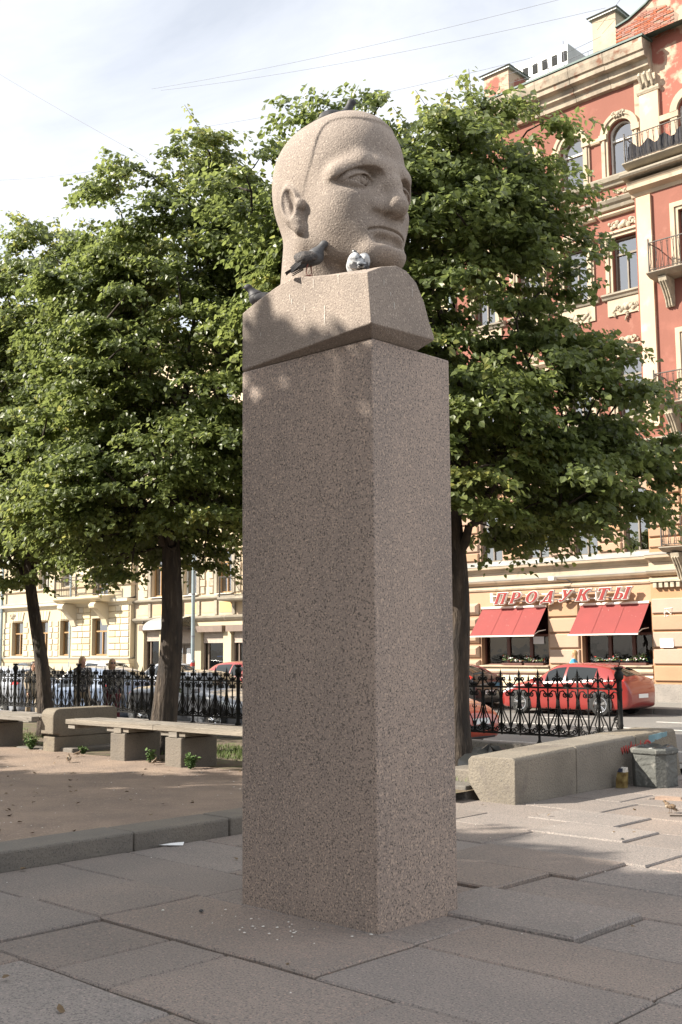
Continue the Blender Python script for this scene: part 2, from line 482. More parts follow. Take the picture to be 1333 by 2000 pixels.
mat('pig_brown',(.085,.072,.066),(.030,.027,.027),55,3,(.40,.58),.65,bump=(120,.4,2))
mat('pig_white',(.46,.47,.48),(.16,.165,.18),34,3,(.48,.60),.65)
mat('pig_neck',(.030,.050,.044),(.055,.04,.06),30,2,rough=.3)
mat('pig_feet',(.20,.07,.055),rough=.6)
mat('beak',(.06,.055,.05),rough=.5)
mat('sparrow_back',(.20,.135,.080),(.07,.048,.032),60,3,(.42,.58),.8)
mat('sparrow_belly',(.32,.27,.21),rough=.85)
mat('graffiti_red',(.42,.055,.045),(.34,.05,.04),9,5,rough=.8)
mat('graffiti_blue',(.20,.33,.37),(.14,.24,.27),9,5,rough=.8)
mat('graffiti_white',(.78,.76,.72),rough=.8)
mat('flower_white',(.80,.80,.78),rough=.7)
mat('flower_red',(.55,.05,.05),rough=.7)
mat('cable',(.20,.20,.22),rough=.6)
mat('blue_strip',(.05,.16,.60),rough=.4)

# glass: the room and the curtain show through, the sky mirrors on it
def glass_mat(name, tint, ior):
    m = bpy.data.materials.new(name); m.use_nodes = True
    N = m.node_tree.nodes; L = m.node_tree.links
    for n in list(N):
        if n.type == 'BSDF_PRINCIPLED': N.remove(n)
    out = [n for n in N if n.type == 'OUTPUT_MATERIAL'][0]
    t = N.new('ShaderNodeBsdfTransparent'); t.inputs['Color'].default_value = (*tint, 1)
    g = N.new('ShaderNodeBsdfGlossy'); g.inputs['Roughness'].default_value = 0.01
    fr = N.new('ShaderNodeFresnel'); fr.inputs['IOR'].default_value = ior
    mx = N.new('ShaderNodeMixShader')
    nz = N.new('ShaderNodeTexNoise'); nz.inputs['Scale'].default_value = 1.3
    geo = N.new('ShaderNodeNewGeometry'); L.new(geo.outputs['Position'], nz.inputs['Vector'])
    bp = N.new('ShaderNodeBump'); bp.inputs['Strength'].default_value = 0.05; bp.inputs['Distance'].default_value = 0.1
    L.new(nz.outputs['Fac'], bp.inputs['Height']); L.new(bp.outputs['Normal'], g.inputs['Normal'])
    L.new(fr.outputs[0], mx.inputs['Fac']); L.new(t.outputs[0], mx.inputs[1]); L.new(g.outputs[0], mx.inputs[2])
    L.new(mx.outputs[0], out.inputs['Surface'])
    M[name] = m
glass_mat('glass', (.88,.91,.90), 5.0)
glass_mat('glass_shop', (.80,.84,.82), 1.65)
glass_mat('glass_car', (.30,.34,.34), 1.7)

# leaves: glossy upper side, light shining through, every leaf its own green
def leaf_mat(name, ca, cb, cy):
    m = bpy.data.materials.new(name); m.use_nodes = True
    N = m.node_tree.nodes; L = m.node_tree.links
    b = N['Principled BSDF']; out = [n for n in N if n.type == 'OUTPUT_MATERIAL'][0]
    at = N.new('ShaderNodeAttribute'); at.attribute_name = 'tint'
    rp = N.new('ShaderNodeValToRGB')
    rp.color_ramp.elements[0].color = (*ca,1); rp.color_ramp.elements[1].color = (*cy,1)
    e = rp.color_ramp.elements.new(.70); e.color = (*cb,1)
    L.new(at.outputs['Fac'], rp.inputs['Fac'])
    L.new(rp.outputs['Color'], b.inputs['Base Color'])
    b.inputs['Roughness'].default_value = 0.40
    b.inputs['Specular IOR Level'].default_value = 0.5
    tr = N.new('ShaderNodeBsdfTranslucent')
    h = N.new('ShaderNodeHueSaturation'); h.inputs['Value'].default_value = 2.5; h.inputs['Saturation'].default_value = 1.0; h.inputs['Hue'].default_value = 0.485
    L.new(rp.outputs['Color'], h.inputs['Color']); L.new(h.outputs['Color'], tr.inputs['Color'])
    mx = N.new('ShaderNodeMixShader'); mx.inputs['Fac'].default_value = 0.44
    L.new(b.outputs[0], mx.inputs[1]); L.new(tr.outputs[0], mx.inputs[2]); L.new(mx.outputs[0], out.inputs['Surface'])
    M[name] = m
leaf_mat('leaf', (.072,.098,.030), (.132,.166,.050), (.25,.245,.072))
# ------------------------------------------------------------------ ground, road, pavements
def sheet(name, x0, x1, y0, y1, z, m, n=(1,1), amp=0.0, seed=0):
    r = np.random.default_rng(seed)
    xs = np.linspace(x0,x1,n[0]+1); ys = np.linspace(y0,y1,n[1]+1)
    X,Y = np.meshgrid(xs,ys,indexing='ij')
    Z = np.full(X.shape, z)
    if amp:
        for k in range(5):
            fx,fy,ph = r.uniform(.5,3.2),r.uniform(.5,3.2),r.uniform(0,6)
            Z = Z + amp*np.sin(X*fx+Y*fy*(1 if k%2 else -1)+ph)/2.5
    V = np.stack([X,Y,Z],-1).reshape(-1,3)
    i = np.arange(n[0])[:,None]*(n[1]+1)+np.arange(n[1])[None,:]
    F = np.stack([i,i+n[1]+1,i+n[1]+2,i+1],-1).reshape(-1,4)
    o = link_mesh(name, np_mesh(name,V,F,m,bool(amp)))
    o['kind'] = 'structure'
    return o
sheet('ground', -700, 700, -700, 900, -0.26, M['pavement_grey'])
road = sheet('road', -260, 200, 14.0, 29.36, -0.18, M['asphalt'])
for k,(x0,x1,y,w) in enumerate([(-60,-2,23.9,.11),(-60,-2,19.0,.12)]):
    MB().box(x0,x1,y-w/2,y+w/2,-.179,-.172).build('lane_line', M['road_paint'], road)
for k in range(12):
    x = -13.9-3.6*k + 7.2
    MB().box(x,x+1.7,26.22,26.33,-.179,-.172).build('lane_dash', M['road_paint'], road)
near_pav = sheet('near_pavement', -260, -7.9, 13.9, 16.25, -0.08, M['pavement_grey'])
far_pav = sheet('far_pavement', -260, 200, 29.55, 34.2, -0.03, M['pavement_grey'])
# kerb stones on the far side of the road, one by one
def kerb_run(name, parent, x0, x1, y0, y1, z0, z1, lens, m, gap=.012, along='x'):
    x = x0; k = 0
    while x < x1-.05:
        l = min(lens[k%len(lens)], x1-x)
        d = random.uniform(-.006,.006)
        b = MB()
        if along=='x': b.box(x,x+l-gap,y0+d,y1+d,z0,z1+d*.6)
        else: b.box(y0+d,y1+d,x,x+l-gap,z0,z1+d*.6)
        b.build(name, m, parent, bevel=.018)
        x += l; k += 1
kerb_run('kerb_stone', far_pav, -34, -6, 29.30, 29.56, -.26, -.015, [1.1,1.35,.95,1.2], M['granite_kerb'])
MB().box(-260,-34.02,29.30,29.56,-.26,-.015).build('kerb_line', M['granite_kerb'], far_pav)
kerb_run('kerb_stone', near_pav, -34, -7.9, 16.24, 16.42, -.26, -.065, [1.2,1.0,1.4], M['granite_kerb'])
MB().box(-260,-34.02,16.24,16.42,-.26,-.065).build('kerb_line', M['granite_kerb'], near_pav)

# the paved square: every granite slab a piece of its own, edges uneven and a little heaved
plaza = sheet('plaza_pavement', -8.06, 9.0, -16, 14.4, -0.022, M['sub_base'])
Ys = [-.6,.2,1.0,1.8,2.62,3.45,4.275,5.125,5.80,6.62,7.36,8.12,8.95,9.65,10.42,11.25,12.05,12.85,13.6,14.4]
fixedX = {3.45:[-7.12,-6.18,-5.46,-4.95,-3.71,-2.6], 4.275:[-6.98,-6.23,-4.28,-2.77,-1.6], 2.62:[-6.95,-5.76,-4.40,-3.38,-2.2],
          5.125:[-6.2,-4.30,-2.80,-1.7], 5.80:[-6.75,-4.9,-3.65,-2.5], 6.62:[-7.6,-6.35,-4.82,-3.29,-2.1], 7.36:[-7.0,-5.95,-4.60,-3.2],
          8.12:[-7.2,-6.03,-4.44,-3.0], 8.95:[-7.05,-6.1,-5.11,-3.9], 9.65:[-6.6,-5.60,-4.3], 10.42:[-6.2,-5.1,-3.9]}
lift = {(6.62,-6.35):.030,(5.80,-4.9):.034,(3.45,-7.12):.018,(4.275,-6.98):.020,(4.275,-6.23):.014,(3.45,-6.18):-.006,(3.45,-5.46):-.002,
        (2.62,-5.76):-.010,(3.45,-4.95):-.004,(7.36,-5.95):.020,(8.12,-6.03):.004,(8.95,-6.1):.016,(5.80,-3.65):-.012,(4.275,-4.28):.000,
        (5.125,-4.30):.002,(2.62,-4.40):-.012,(9.65,-6.6):.010,(5.125,-6.2):.008,(7.36,-4.60):-.010,(6.62,-4.82):-.010}
def slab_mesh(x0,x1,y0,y1,z,tx,ty,seed):
    r = random.Random(seed)
    g = .009
    pts = []
    def edge(ax,ay,bx,by,n):
        for i in range(n):
            t = i/n
            j = 0 if i==0 else r.uniform(-.006,.006)
            px,py = ax+(bx-ax)*t, ay+(by-ay)*t
            if ax==bx: px += j
            else: py += j
            pts.append((px,py))
    n1 = max(2,int((x1-x0)/.35)); n2 = max(2,int((y1-y0)/.35))
    edge(x0+g,y0+g,x1-g,y0+g,n1); edge(x1-g,y0+g,x1-g,y1-g,n2); edge(x1-g,y1-g,x0+g,y1-g,n1); edge(x0+g,y1-g,x0+g,y0+g,n2)
    cx,cy = (x0+x1)/2,(y0+y1)/2
    def zz(x,y): return z+tx*(x-cx)+ty*(y-cy)
    n = len(pts); vs=[]; c=.011
    for (x,y) in pts: vs.append((x,y,-.10))
    for (x,y) in pts: vs.append((x,y,zz(x,y)-c*r.uniform(.7,1.4)))
    for (x,y) in pts:
        dx = c if x-cx<0 else -c; dy = c if y-cy<0 else -c
        ex = abs(abs(x-cx)-(x1-x0)/2) < .03; ey = abs(abs(y-cy)-(y1-y0)/2) < .03
        vs.append((x+(dx if ex else 0),y+(dy if ey else 0),zz(x,y)))
    fs = []
    for i in range(n):
        j=(i+1)%n
        fs += [(i,j,n+j,n+i),(n+i,n+j,2*n+j,2*n+i)]
    fs.append(tuple(2*n+i for i in range(n)))
    b = MB(); b.v=vs; b.f=fs
    return b
sd = 0
for a,b_ in zip(Ys[:-1],Ys[1:]):
    xs = fixedX.get(a)
    if xs is None:
        r = random.Random(int(a*100)); xs=[]; x=-8.06+r.uniform(.5,1.2)
        while x < -2.0: xs.append(round(x,2)); x += r.uniform(.75,1.5)
    r = random.Random(int(a*77))
    xs = [-8.055]+[x for x in xs]
    while xs[-1] < 1.6: xs.append(xs[-1]+r.uniform(.8,1.5))
    for x0,x1 in zip(xs[:-1],xs[1:]):
        if a > 10.3 and x1 < -7.15: continue
        if a > 10.3 and x0 < -7.2: x0 = -7.2
        sd += 1
        z = lift[(a,x0)]*.72 if (a,x0) in lift else r.uniform(-.006,.006)
        slab_mesh(x0,x1,a,b_,z,r.uniform(-.0028,.0028),r.uniform(-.0028,.0028),sd).build('paving_slab', M['granite_slab'], plaza, fixn=False)

# sand area, the strip with trees, and the kerb between sand and slabs
sand = sheet('sand_ground', -70, -8.50, -30, 9.95, 0.125, M['sand'], (120,80), .010, 3)
strip = sheet('planting_strip', -70, -7.82, 9.951, 13.78, 0.118, M['soil'], (160,12), .016, 5)
kerb_run('kerb_stone', sand, -16, 10.34, -8.53, -8.10, -.1, .150, [1.36,1.47,1.4,1.25,1.5,1.34,1.42,1.3,1.5,1.38,1.42,1.33], M['granite_kerb'], .014, 'y') if False else None
ky = [-14,-12.6,-11.3,-9.9,-8.4,-7.0,-5.6,-4.2,-2.8,-1.3,.1,1.5,2.95,4.42,5.91,7.00,8.35,9.5,10.33]
for a,b_ in zip(ky[:-1],ky[1:]):
    d = random.uniform(-.006,.006)
    MB().box(-8.53,-8.10+d,a+.007,b_-.007,-.12,.148+d*.7).build('kerb_stone', M['granite_kerb'], sand, bevel=.02)
for (x0,x1,y0,y1,z0,z1) in ((-8.53,-7.88,10.34,10.72,-.1,.150),(-8.50,-7.86,10.735,11.15,-.1,.285)):
    MB().box(x0,x1,y0,y1,z0,z1).build('step_stone', M['granite_kerb'], strip, bevel=.02)
# ------------------------------------------------------------------ the far side of the street
D = 33.37
class FB(MB):
    """facade builder: x along the street, z up, p = how far the piece stands out from the wall plane"""
    def fb(s,x0,x1,z0,z1,p0,p1): return s.box(x0,x1,D-p1,D-p0,z0,z1)
    def fc(s,x0,x1,z0,z1,p0,p1,c): return s.cbox(x0,x1,D-p1,D-p0,z0,z1,c)
    def ml(s,x0,x1,prof): return s.mould(x0,x1,[(D-p,z) for p,z in prof])

def wall_holes(b, x0,x1,z0,z1,p,holes,depth=.24):
    xs = sorted({x0,x1,*[h[0] for h in holes],*[h[1] for h in holes]}); zs = sorted({z0,z1,*[h[2] for h in holes],*[h[3] for h in holes]})
    xs=[x for x in xs if x0<=x<=x1]; zs=[z for z in zs if z0<=z<=z1]
    for xa,xb in zip(xs[:-1],xs[1:]):
        for za,zb in zip(zs[:-1],zs[1:]):
            cx,cz=(xa+xb)/2,(za+zb)/2
            if any(h[0]<cx<h[1] and h[2]<cz<h[3] for h in holes): continue
            b.quad((xa,D-p,za),(xb,D-p,za),(xb,D-p,zb),(xa,D-p,zb))
    for h in holes:
        y0,y1=D-p,D-p+depth
        b.quad((h[0],y0,h[2]),(h[0],y1,h[2]),(h[0],y1,h[3]),(h[0],y0,h[3]))
        b.quad((h[1],y0,h[2]),(h[1],y0,h[3]),(h[1],y1,h[3]),(h[1],y1,h[2]))
        b.quad((h[0],y0,h[2]),(h[1],y0,h[2]),(h[1],y1,h[2]),(h[0],y1,h[2]))
        if not (len(h)>4 and h[4]):
            b.quad((h[0],y0,h[3]),(h[0],y1,h[3]),(h[1],y1,h[3]),(h[1],y0,h[3]))
        else:
            r=(h[1]-h[0])/2; xc=(h[0]+h[1])/2; rz=h[4]; n=14; zc=h[3]-rz
            arc=[(xc-r*math.cos(math.pi*k/n), zc+rz*math.sin(math.pi*k/n)) for k in range(n+1)]
            for k in range(n):
                (xa,za),(xb,zb)=arc[k],arc[k+1]
                b.quad((xa,y0,za),(xb,y0,zb),(xb,y0,h[3]),(xa,y0,h[3]))
                b.quad((xa,y0,za),(xa,y1,za),(xb,y1,zb),(xb,y0,zb))

def window(bld, x0,x1,z0,z1,p, arch=0, transom=.72, mullion=True, m='frame_white', curtain=True, depth=.24, blind=0.0, open_half=False, cm='curtain'):
    """frame, panes and curtain in an opening; stands `depth` behind plane p"""
    y=D-p+depth-.06
    t=.055
    f=MB()
    zt=z0+(z1-z0)*transom
    f.box(x0,x0+t,y-.04,y+.04,z0,z1-arch*.0); f.box(x1-t,x1,y-.04,y+.04,z0,z1)
    f.box(x0+t,x1-t,y-.04,y+.04,z0,z0+t)
    if not arch: f.box(x0+t,x1-t,y-.04,y+.04,z1-t,z1)
    else:
        r=(x1-x0)/2; xc=(x0+x1)/2; zc=z1-arch; n=12
        for k in range(n):
            a0,a1=math.pi*k/n,math.pi*(k+1)/n
            o=[(xc-r*math.cos(a)*s_,zc+arch*math.sin(a)*s_) for a,s_ in ((a0,1.0),(a1,1.0),(a1,1-t/r),(a0,1-t/r))]
            f.add([(x,y-.045,z) for x,z in o]+[(x,y+.035,z) for x,z in o],[(0,1,2,3),(7,6,5,4),(0,4,5,1),(3,2,6,7)])
    f.box(x0+t,x1-t,y-.052,y+.03,zt-.035,zt+.035)
    if mullion: f.box((x0+x1)/2-.026,(x0+x1)/2+.026,y-.045,y+.03,z0+t,zt-.035)
    w=f.build('window',M[m],bld)
    pn=MB()
    pn.quad((x0+.02,y+.012,z0+.02),(x1-.02,y+.012,z0+.02),(x1-.02,y+.012,zt),(x0+.02,y+.012,zt))
    pn.build('pane',M['glass'],w,fixn=False)
    pn=MB(); za=z1-(arch*.55 if arch else .02)
    if arch:
        r=(x1-x0)/2-.02; xc=(x0+x1)/2; zc=z1-arch
        pts=[(x0+.02,zt),(x1-.02,zt)]+[(xc+r*math.cos(math.pi*k/12),zc+(arch-.02)*math.sin(math.pi*k/12)) for k in range(13)]
        pn.poly([(x,y+.012,z) for x,z in pts])
    else: pn.quad((x0+.02,y+.012,zt),(x1-.02,y+.012,zt),(x1-.02,y+.012,z1-.02),(x0+.02,y+.012,z1-.02))
    pn.build('pane',M['glass'],w,fixn=False)
    if curtain:
        c=MB(); n=22
        def drape(xa,xb,za_,zb_):
            for k in range(n):
                u0,u1=xa+(xb-xa)*k/n,xa+(xb-xa)*(k+1)/n
                c.quad((u0,y+.07+.018*math.sin(k*1.9),za_),(u1,y+.07+.018*math.sin((k+1)*1.9),za_),(u1,y+.07+.018*math.sin((k+1)*1.9),zb_),(u0,y+.07+.018*math.sin(k*1.9),zb_))
        wdt=x1-x0
        if curtain=='half':
            drape(x0,x0+wdt*.42,z0,z1); drape(x1-wdt*.30,x1,z0,z1)
        elif curtain=='top': drape(x0,x1,zt-.05,z1)
        else: drape(x0,x1,z0+(z1-z0)*blind,z1)
        c.build('curtain',M[cm],w,fixn=False)
    return w

# ===== red and peach apartment house on the right
HX0,HX1 = -25.45,-10.5
house = thing('apartment_house','red and peach plastered apartment house with arched top windows and iron balconies','building',((HX0+HX1)/2,D,0))
def hb(name,b,m,**k): return b.build(name,M[m],house,**k)
cols=[(-24.50,-23.53),(-22.50,-21.53),(-20.52,-19.58),(-18.58,-17.62)]
SX=-17.52            # left edge of the projecting bay
# upper red wall
h4=[(a,b,18.02,19.98,(b-a)/2) for a,b in cols]
h3=[(a,b,13.85,15.78) for a,b in cols]
h2=[(a,b,9.46,11.55) for a,b in cols]
b=FB(); wall_holes(b,HX0,SX,8.52,21.3,0,h4+h3+h2); hb('upper_wall',b,'stucco_red',fixn=False)
# floor above the shops, rusticated
h1=[(a,b,4.86,7.05,.26) for a,b in cols]
b=FB(); wall_holes(b,HX0,SX,4.70,8.10,0,h1,.26); hb('lower_wall',b,'stucco_peach',fixn=False)
# shop floor
sh=[(-24.56,-21.66,1.10,3.20),(-20.32,-17.70,1.12,3.20)]
b=FB(); wall_holes(b,HX0,SX,-.04,4.12,0,sh,.34); hb('shop_wall',b,'stucco_peach',fixn=False)
# body of the house behind the facade
b=FB()
b.quad((HX0,D,-.04),(HX0,D,22.2),(HX0,D+13,22.2),(HX0,D+13,-.04)); b.quad((HX1,D,-.04),(HX1,D+13,-.04),(HX1,D+13,22.2),(HX1,D,22.2))
b.quad((HX0,D+13,-.04),(HX0,D+13,22.2),(HX1,D+13,22.2),(HX1,D+13,-.04))
hb('side_wall',b,'stucco_peach',fixn=False)
b=FB(); b.box(HX0+.02,HX1-.02,D+.75,D+.8,0,22); hb('dark_interior',b,'room_dark')
b=FB(); b.add([(HX0-.2,D-.55,22.36),(HX1,D-.55,22.36),(HX1,D+6.5,24.2),(HX0-.2,D+6.5,24.2),(HX0-.2,D+13.2,22.3),(HX1,D+13.2,22.3)],[(0,1,2,3),(3,2,5,4)]); hb('roof',b,'roof_green',fixn=False)

def arch_mould(xc,zc,r0,r1,rz0,rz1,p0,p1,n=18):
    b=FB()
    for k in range(n):
        a0,a1=math.pi*k/n,math.pi*(k+1)/n
        o=[(xc-r*math.cos(a),zc+rz*math.sin(a)) for r,rz,a in ((r0,rz0,a0),(r0,rz0,a1),(r1,rz1,a1),(r1,rz1,a0))]
        b.add([(x,D-p1,z) for x,z in o]+[(x,D-p0,z) for x,z in o],[(0,1,2,3),(0,4,5,1),(1,5,6,2),(2,6,7,3),(3,7,4,0)])
    return b
# carved ornament: a cluster of leaves and curls in real relief
def ornament(name,parent,xc,zc,w,h,p,seed,m='relief',hang=False):
    r=random.Random(seed); b=FB()
    def blob(x,z,rx,rz,d,rot=0):
        prof=[(1.0,0.0),(.85,.45),(.5,.85),(.12,1.0)]
        n=8; vs=[];fs=[]
        for q,hh in prof:
            for k in range(n):
                a=2*math.pi*k/n; u=rx*q*math.cos(a); v=rz*q*math.sin(a)
                vs.append((x+u*math.cos(rot)-v*math.sin(rot),D-p-d*hh,z+u*math.sin(rot)+v*math.cos(rot)))
        for i in range(3):
            for k in range(n): fs.append((i*n+k,i*n+(k+1)%n,(i+1)*n+(k+1)%n,(i+1)*n+k))
        fs.append(tuple(3*n+k for k in range(n)))
        b.add(vs,fs)
    blob(xc,zc,h*.28,h*.30,.09)
    for s_ in (-1,1):
        for k in range(6):
            t=(k+.6)/6.3
            blob(xc+s_*t*w/2, zc+h*(.20*math.cos(k*2.1+seed)), w*.075*(1.25-t*.6), h*.22*(1.2-.5*t), .055, s_*(.7*math.cos(k*1.7)))
        pts=[]
        for k in range(15):
            a=k*.62; rr=h*.30*(1-k/17)
            pts.append((xc+s_*(w*.26+rr*math.cos(a)),D-p-.035,zc+rr*math.sin(a)))
        b.tube(pts,[.028*(1-k/22) for k in range(15)],5)
    if hang:
        for k in range(5): blob(xc+r.uniform(-.05,.05),zc-h*.45-k*h*.16,w*.07*(1-k*.14),h*.12,.06)
        for s_ in (-1,1):
            for k in range(3): blob(xc+s_*w*.40,zc-h*.35-k*h*.13,w*.045,h*.1,.05)
    return b.build(name,M[m],parent)

for i,(a,c) in enumerate(cols):
    xc=(a+c)/2; r=(c-a)/2; zs=19.98-r
    # top floor
    window(house,a+.02,c-.02,18.06,19.96,0,arch=r-.02,transom=.66,mullion=False,curtain='half' if i%2 else True,blind=.0)
    hb('archivolt',arch_mould(xc,zs,r+.0,r+.14,r+.0,r+.15,0,.09),'trim_cream')
    hb('archivolt',arch_mould(xc,zs,r+.14,r+.26,r+.15,r+.28,0,.14),'trim_cream')
    for s_,e in ((-1,a),(1,c)):
        b=FB()
        for o,w_,pp in ((0,.10,.07),(.10,.09,.12),(.19,.07,.07)):
            x0=e+s_*o; x1=e+s_*(o+w_)
            b.fb(min(x0,x1),max(x0,x1),18.02,zs-.12,0,pp)
        x0=e; x1=e+s_*.30; b.fb(min(x0,x1),max(x0,x1),zs-.12,zs+.08,0,.16)
        hb('jamb',b,'trim_cream')
    ornament('keystone_ornament',house,xc,zs+r+.18,.52,.34,.12,i)
    # third floor
    window(house,a+.02,c-.02,13.87,15.76,0,transom=.70,mullion=(i!=9),m='frame_grey',curtain=True,blind=.12*(i%3))
    b=FB()
    for o,w_,pp in ((0,.11,.07),(.11,.09,.12),(.20,.07,.07)):
        b.fb(a-o-w_,a-o,13.85,15.78,0,pp); b.fb(c+o,c+o+w_,13.85,15.78,0,pp)
    b.fb(a-.27,c+.27,15.78,15.90,0,.10); b.fb(a-.34,c+.34,15.90,15.98,0,.17)
    for e in (a-.30,c+.16): b.fb(e,e+.14,15.18,15.76,.07,.15)
    hb('window_surround',b,'trim_cream')
    ornament('window_ornament',house,xc,16.22,1.25,.46,.02,i+5,hang=False)
    b=FB(); b.ml(a-.42,c+.42,[(0,16.56),(.10,16.56),(.16,16.62),(.16,16.68),(0,16.70)]); hb('window_head',b,'trim_cream')
    b=FB(); b.ml(a-.42,c+.42,[(0,13.60),(.10,13.62),(.14,13.70),(.20,13.74),(.20,13.80),(0,13.85)]); hb('window_sill',b,'trim_grey')
    b=FB(); b.fb(a-.25,c+.25,13.02,13.60,0,.05); hb('apron_panel',b,'trim_cream')
    ornament('apron_ornament',house,xc,13.24,1.15,.40,.05,i+9,hang=True)
    # second floor
    window(house,a+.02,c-.02,9.48,11.53,0,transom=.70,m='frame_grey',curtain='half' if i!=3 else True,blind=.3)
    b=FB()
    for o,w_,pp in ((0,.11,.07),(.11,.09,.12),(.20,.07,.07)):
        b.fb(a-o-w_,a-o,9.46,11.55,0,pp); b.fb(c+o,c+o+w_,9.46,11.55,0,pp)
    b.fb(a-.27,c+.27,11.55,11.68,0,.10); b.ml(a-.42,c+.42,[(0,11.70),(.12,11.72),(.22,11.82),(.22,11.90),(0,11.96)])
    hb('window_surround',b,'trim_cream')
    ornament('window_ornament',house,xc,12.12,.8,.36,.02,i+15)
    b=FB(); b.ml(a-.45,c+.45,[(0,9.20),(.08,9.22),(.14,9.30),(.20,9.34),(.20,9.40),(0,9.46)]); hb('window_sill',b,'trim_grey')
    ornament('apron_ornament',house,xc,8.98,1.2,.34,.02,i+20)
    # first floor: low arch, window, one of them half open and dark
    window(house,a+.02,c-.02,4.88,7.03,.0,arch=.26,transom=.62,m='frame_grey',curtain=('top' if i==3 else 'half'),depth=.26)
    for k in range(5):
        an=math.pi*(.22+.14*k); x=xc-.62*math.cos(an); z=6.62+.74*math.sin(an)
        b=FB(); ca_,sa_=math.cos(an),math.sin(an)
        q=[(-.09,0),(.09,0),(.12,.36),(-.12,.36)]
        vs=[(x+u*sa_-v*ca_,z+u*ca_+v*sa_) for u,v in q]
        vv=[(vx,D-.09,vz) for vx,vz in vs]+[(vx,D+.0,vz) for vx,vz in vs]
        b.add(vv,[(0,1,2,3),(0,4,5,1),(1,5,6,2),(2,6,7,3),(3,7,4,0)])
        hb('voussoir',b,'stucco_peach')

# string courses between the top floors
b=FB(); b.ml(HX0,SX,[(0,17.62),(.10,17.64),(.14,17.74),(.22,17.78),(.26,17.90),(.26,17.95),(0,18.02)]); hb('sill_course',b,'trim_grey')
b=FB(); b.ml(HX0,SX,[(0,16.80),(.10,16.82),(.14,16.94),(.22,17.0),(.28,17.10),(.28,17.14),(0,17.20)]); hb('string_course',b,'trim_grey')
b=FB()
for (a,c),(a2,c2) in zip(cols[:-1],cols[1:]): b.ml(c+.30,a2-.30,[(0,19.35),(.08,19.36),(.11,19.42),(.11,19.54),(0,19.56)])
b.ml(cols[-1][1]+.30 if cols[-1][1]+.30<SX else SX-.02,SX+.3,[(0,19.35),(.08,19.36),(.11,19.42),(.11,19.54),(0,19.56)])
hb('impost_band',b,'trim_cream')
for i,(a,c) in enumerate(cols): ornament('frieze_ornament',house,(a+c)/2+.1,17.40,.95,.26,.01,i+31)
# main cornice, made up of lengths with open joints
xs=[HX0-.25,-24.1,-22.6,-21.1,-19.7,-18.3,-16.78]
for k,(a,c) in enumerate(zip(xs[:-1],xs[1:])):
    b=FB(); dz=random.uniform(-.015,.015)
    b.ml(a+.008,c-.008,[(0,21.12+dz),(.16,21.14+dz),(.20,21.32+dz),(.34,21.40+dz),(.36,21.62+dz),(.58,21.66+dz),(.60,21.84+dz),(.66,21.86+dz),(.72,22.10+dz),(.72,22.24+dz),(0,22.30+dz)])
    hb('cornice_piece',b,'cornice')
b=FB(); b.ml(HX0-.27,-16.74,[(-.3,22.31),(.76,22.26),(.76,22.33),(-.3,22.42)]); hb('eaves_flashing',b,'roof_green')
# top storey pilaster with console, then the gable to the right of it
b=FB(); b.fb(-17.28,-16.58,18.0,20.55,0,.14); hb('pilaster',b,'stucco_light')
b=FB(); b.ml(-17.34,-16.52,[(0,20.50),(.16,20.50),(.20,20.58),(.20,20.66),(0,20.68)]); b.fb(-17.24,-16.64,20.68,21.12,0,.18)
for k in range(3): b.tube([(-17.20+.2*k+.08,D-.22,20.70),(-17.20+.2*k+.08,D-.28,20.86),(-17.20+.2*k+.08,D-.40,21.05),(-17.20+.2*k+.08,D-.34,21.14)],[.05,.06,.07,.06],6)
hb('console',b,'relief')
gz=[(-16.62,17.9),(HX1,17.9),(HX1,27.5),(-15.0,27.0),(-15.25,26.0),(-15.6,25.1),(-16.1,24.35),(-16.9,23.75),(-17.6,23.45),(-18.1,23.36),(-18.1,22.36),(-16.62,22.36)]
h4r=[(-15.95,-15.0,18.02,19.98,.475)]
b=FB()
b.poly([(x,D-.02,z) for x,z in [(-18.1,22.30),(HX1,22.30),(HX1,27.5),(-15.0,27.0),(-15.25,26.0),(-15.6,25.1),(-16.1,24.35),(-16.9,23.75),(-17.6,23.45),(-18.1,23.36)]])
wall_holes(b,SX,HX1,17.9,22.30,.02,h4r)
hb('gable_wall',b,'stucco_peel',fixn=False)
b=FB()
gp_=[(-15.0,27.0),(-15.25,26.0),(-15.6,25.1),(-16.1,24.35),(-16.9,23.75),(-17.6,23.45),(-18.1,23.36)]
for (xa,za),(xb,zb) in zip(gp_[:-1],gp_[1:]):
    b.add([(xa,D-.10,za),(xb,D-.10,zb),(xb,D+.5,zb),(xa,D+.5,za),(xa,D-.10,za+.06),(xb,D-.10,zb+.06),(xb,D+.5,zb+.06),(xa,D+.5,za+.06)],[(0,1,2,3),(4,7,6,5),(0,4,5,1),(1,5,6,2),(2,6,7,3),(3,7,4,0)])
hb('gable_coping',b,'roof_green')
window(house,-15.93,-15.02,18.06,19.96,.02,arch=.45,transom=.66,mullion=False,curtain=True)
hb('archivolt',arch_mould(-15.475,19.505,.475,.72,.475,.74,.02,.13),'trim_cream')
b=FB(); b.fb(-16.2,-15.95,18.02,19.45,.02,.1); b.fb(-16.62,-15.9,19.32,19.52,.02,.13); hb('jamb',b,'trim_cream')
b=FB(); b.ml(-14.6,HX1,[(0,24.0),(.3,24.05),(.4,24.35),(.5,24.4),(.5,24.75),(0,24.9)]); b.ml(-15.55,-14.5,[(0.02,24.75),(.25,24.80),(.32,25.0),(.42,25.05),(.42,25.5),(0.02,25.6)]); hb('gable_ornament',b,'trim_grey')
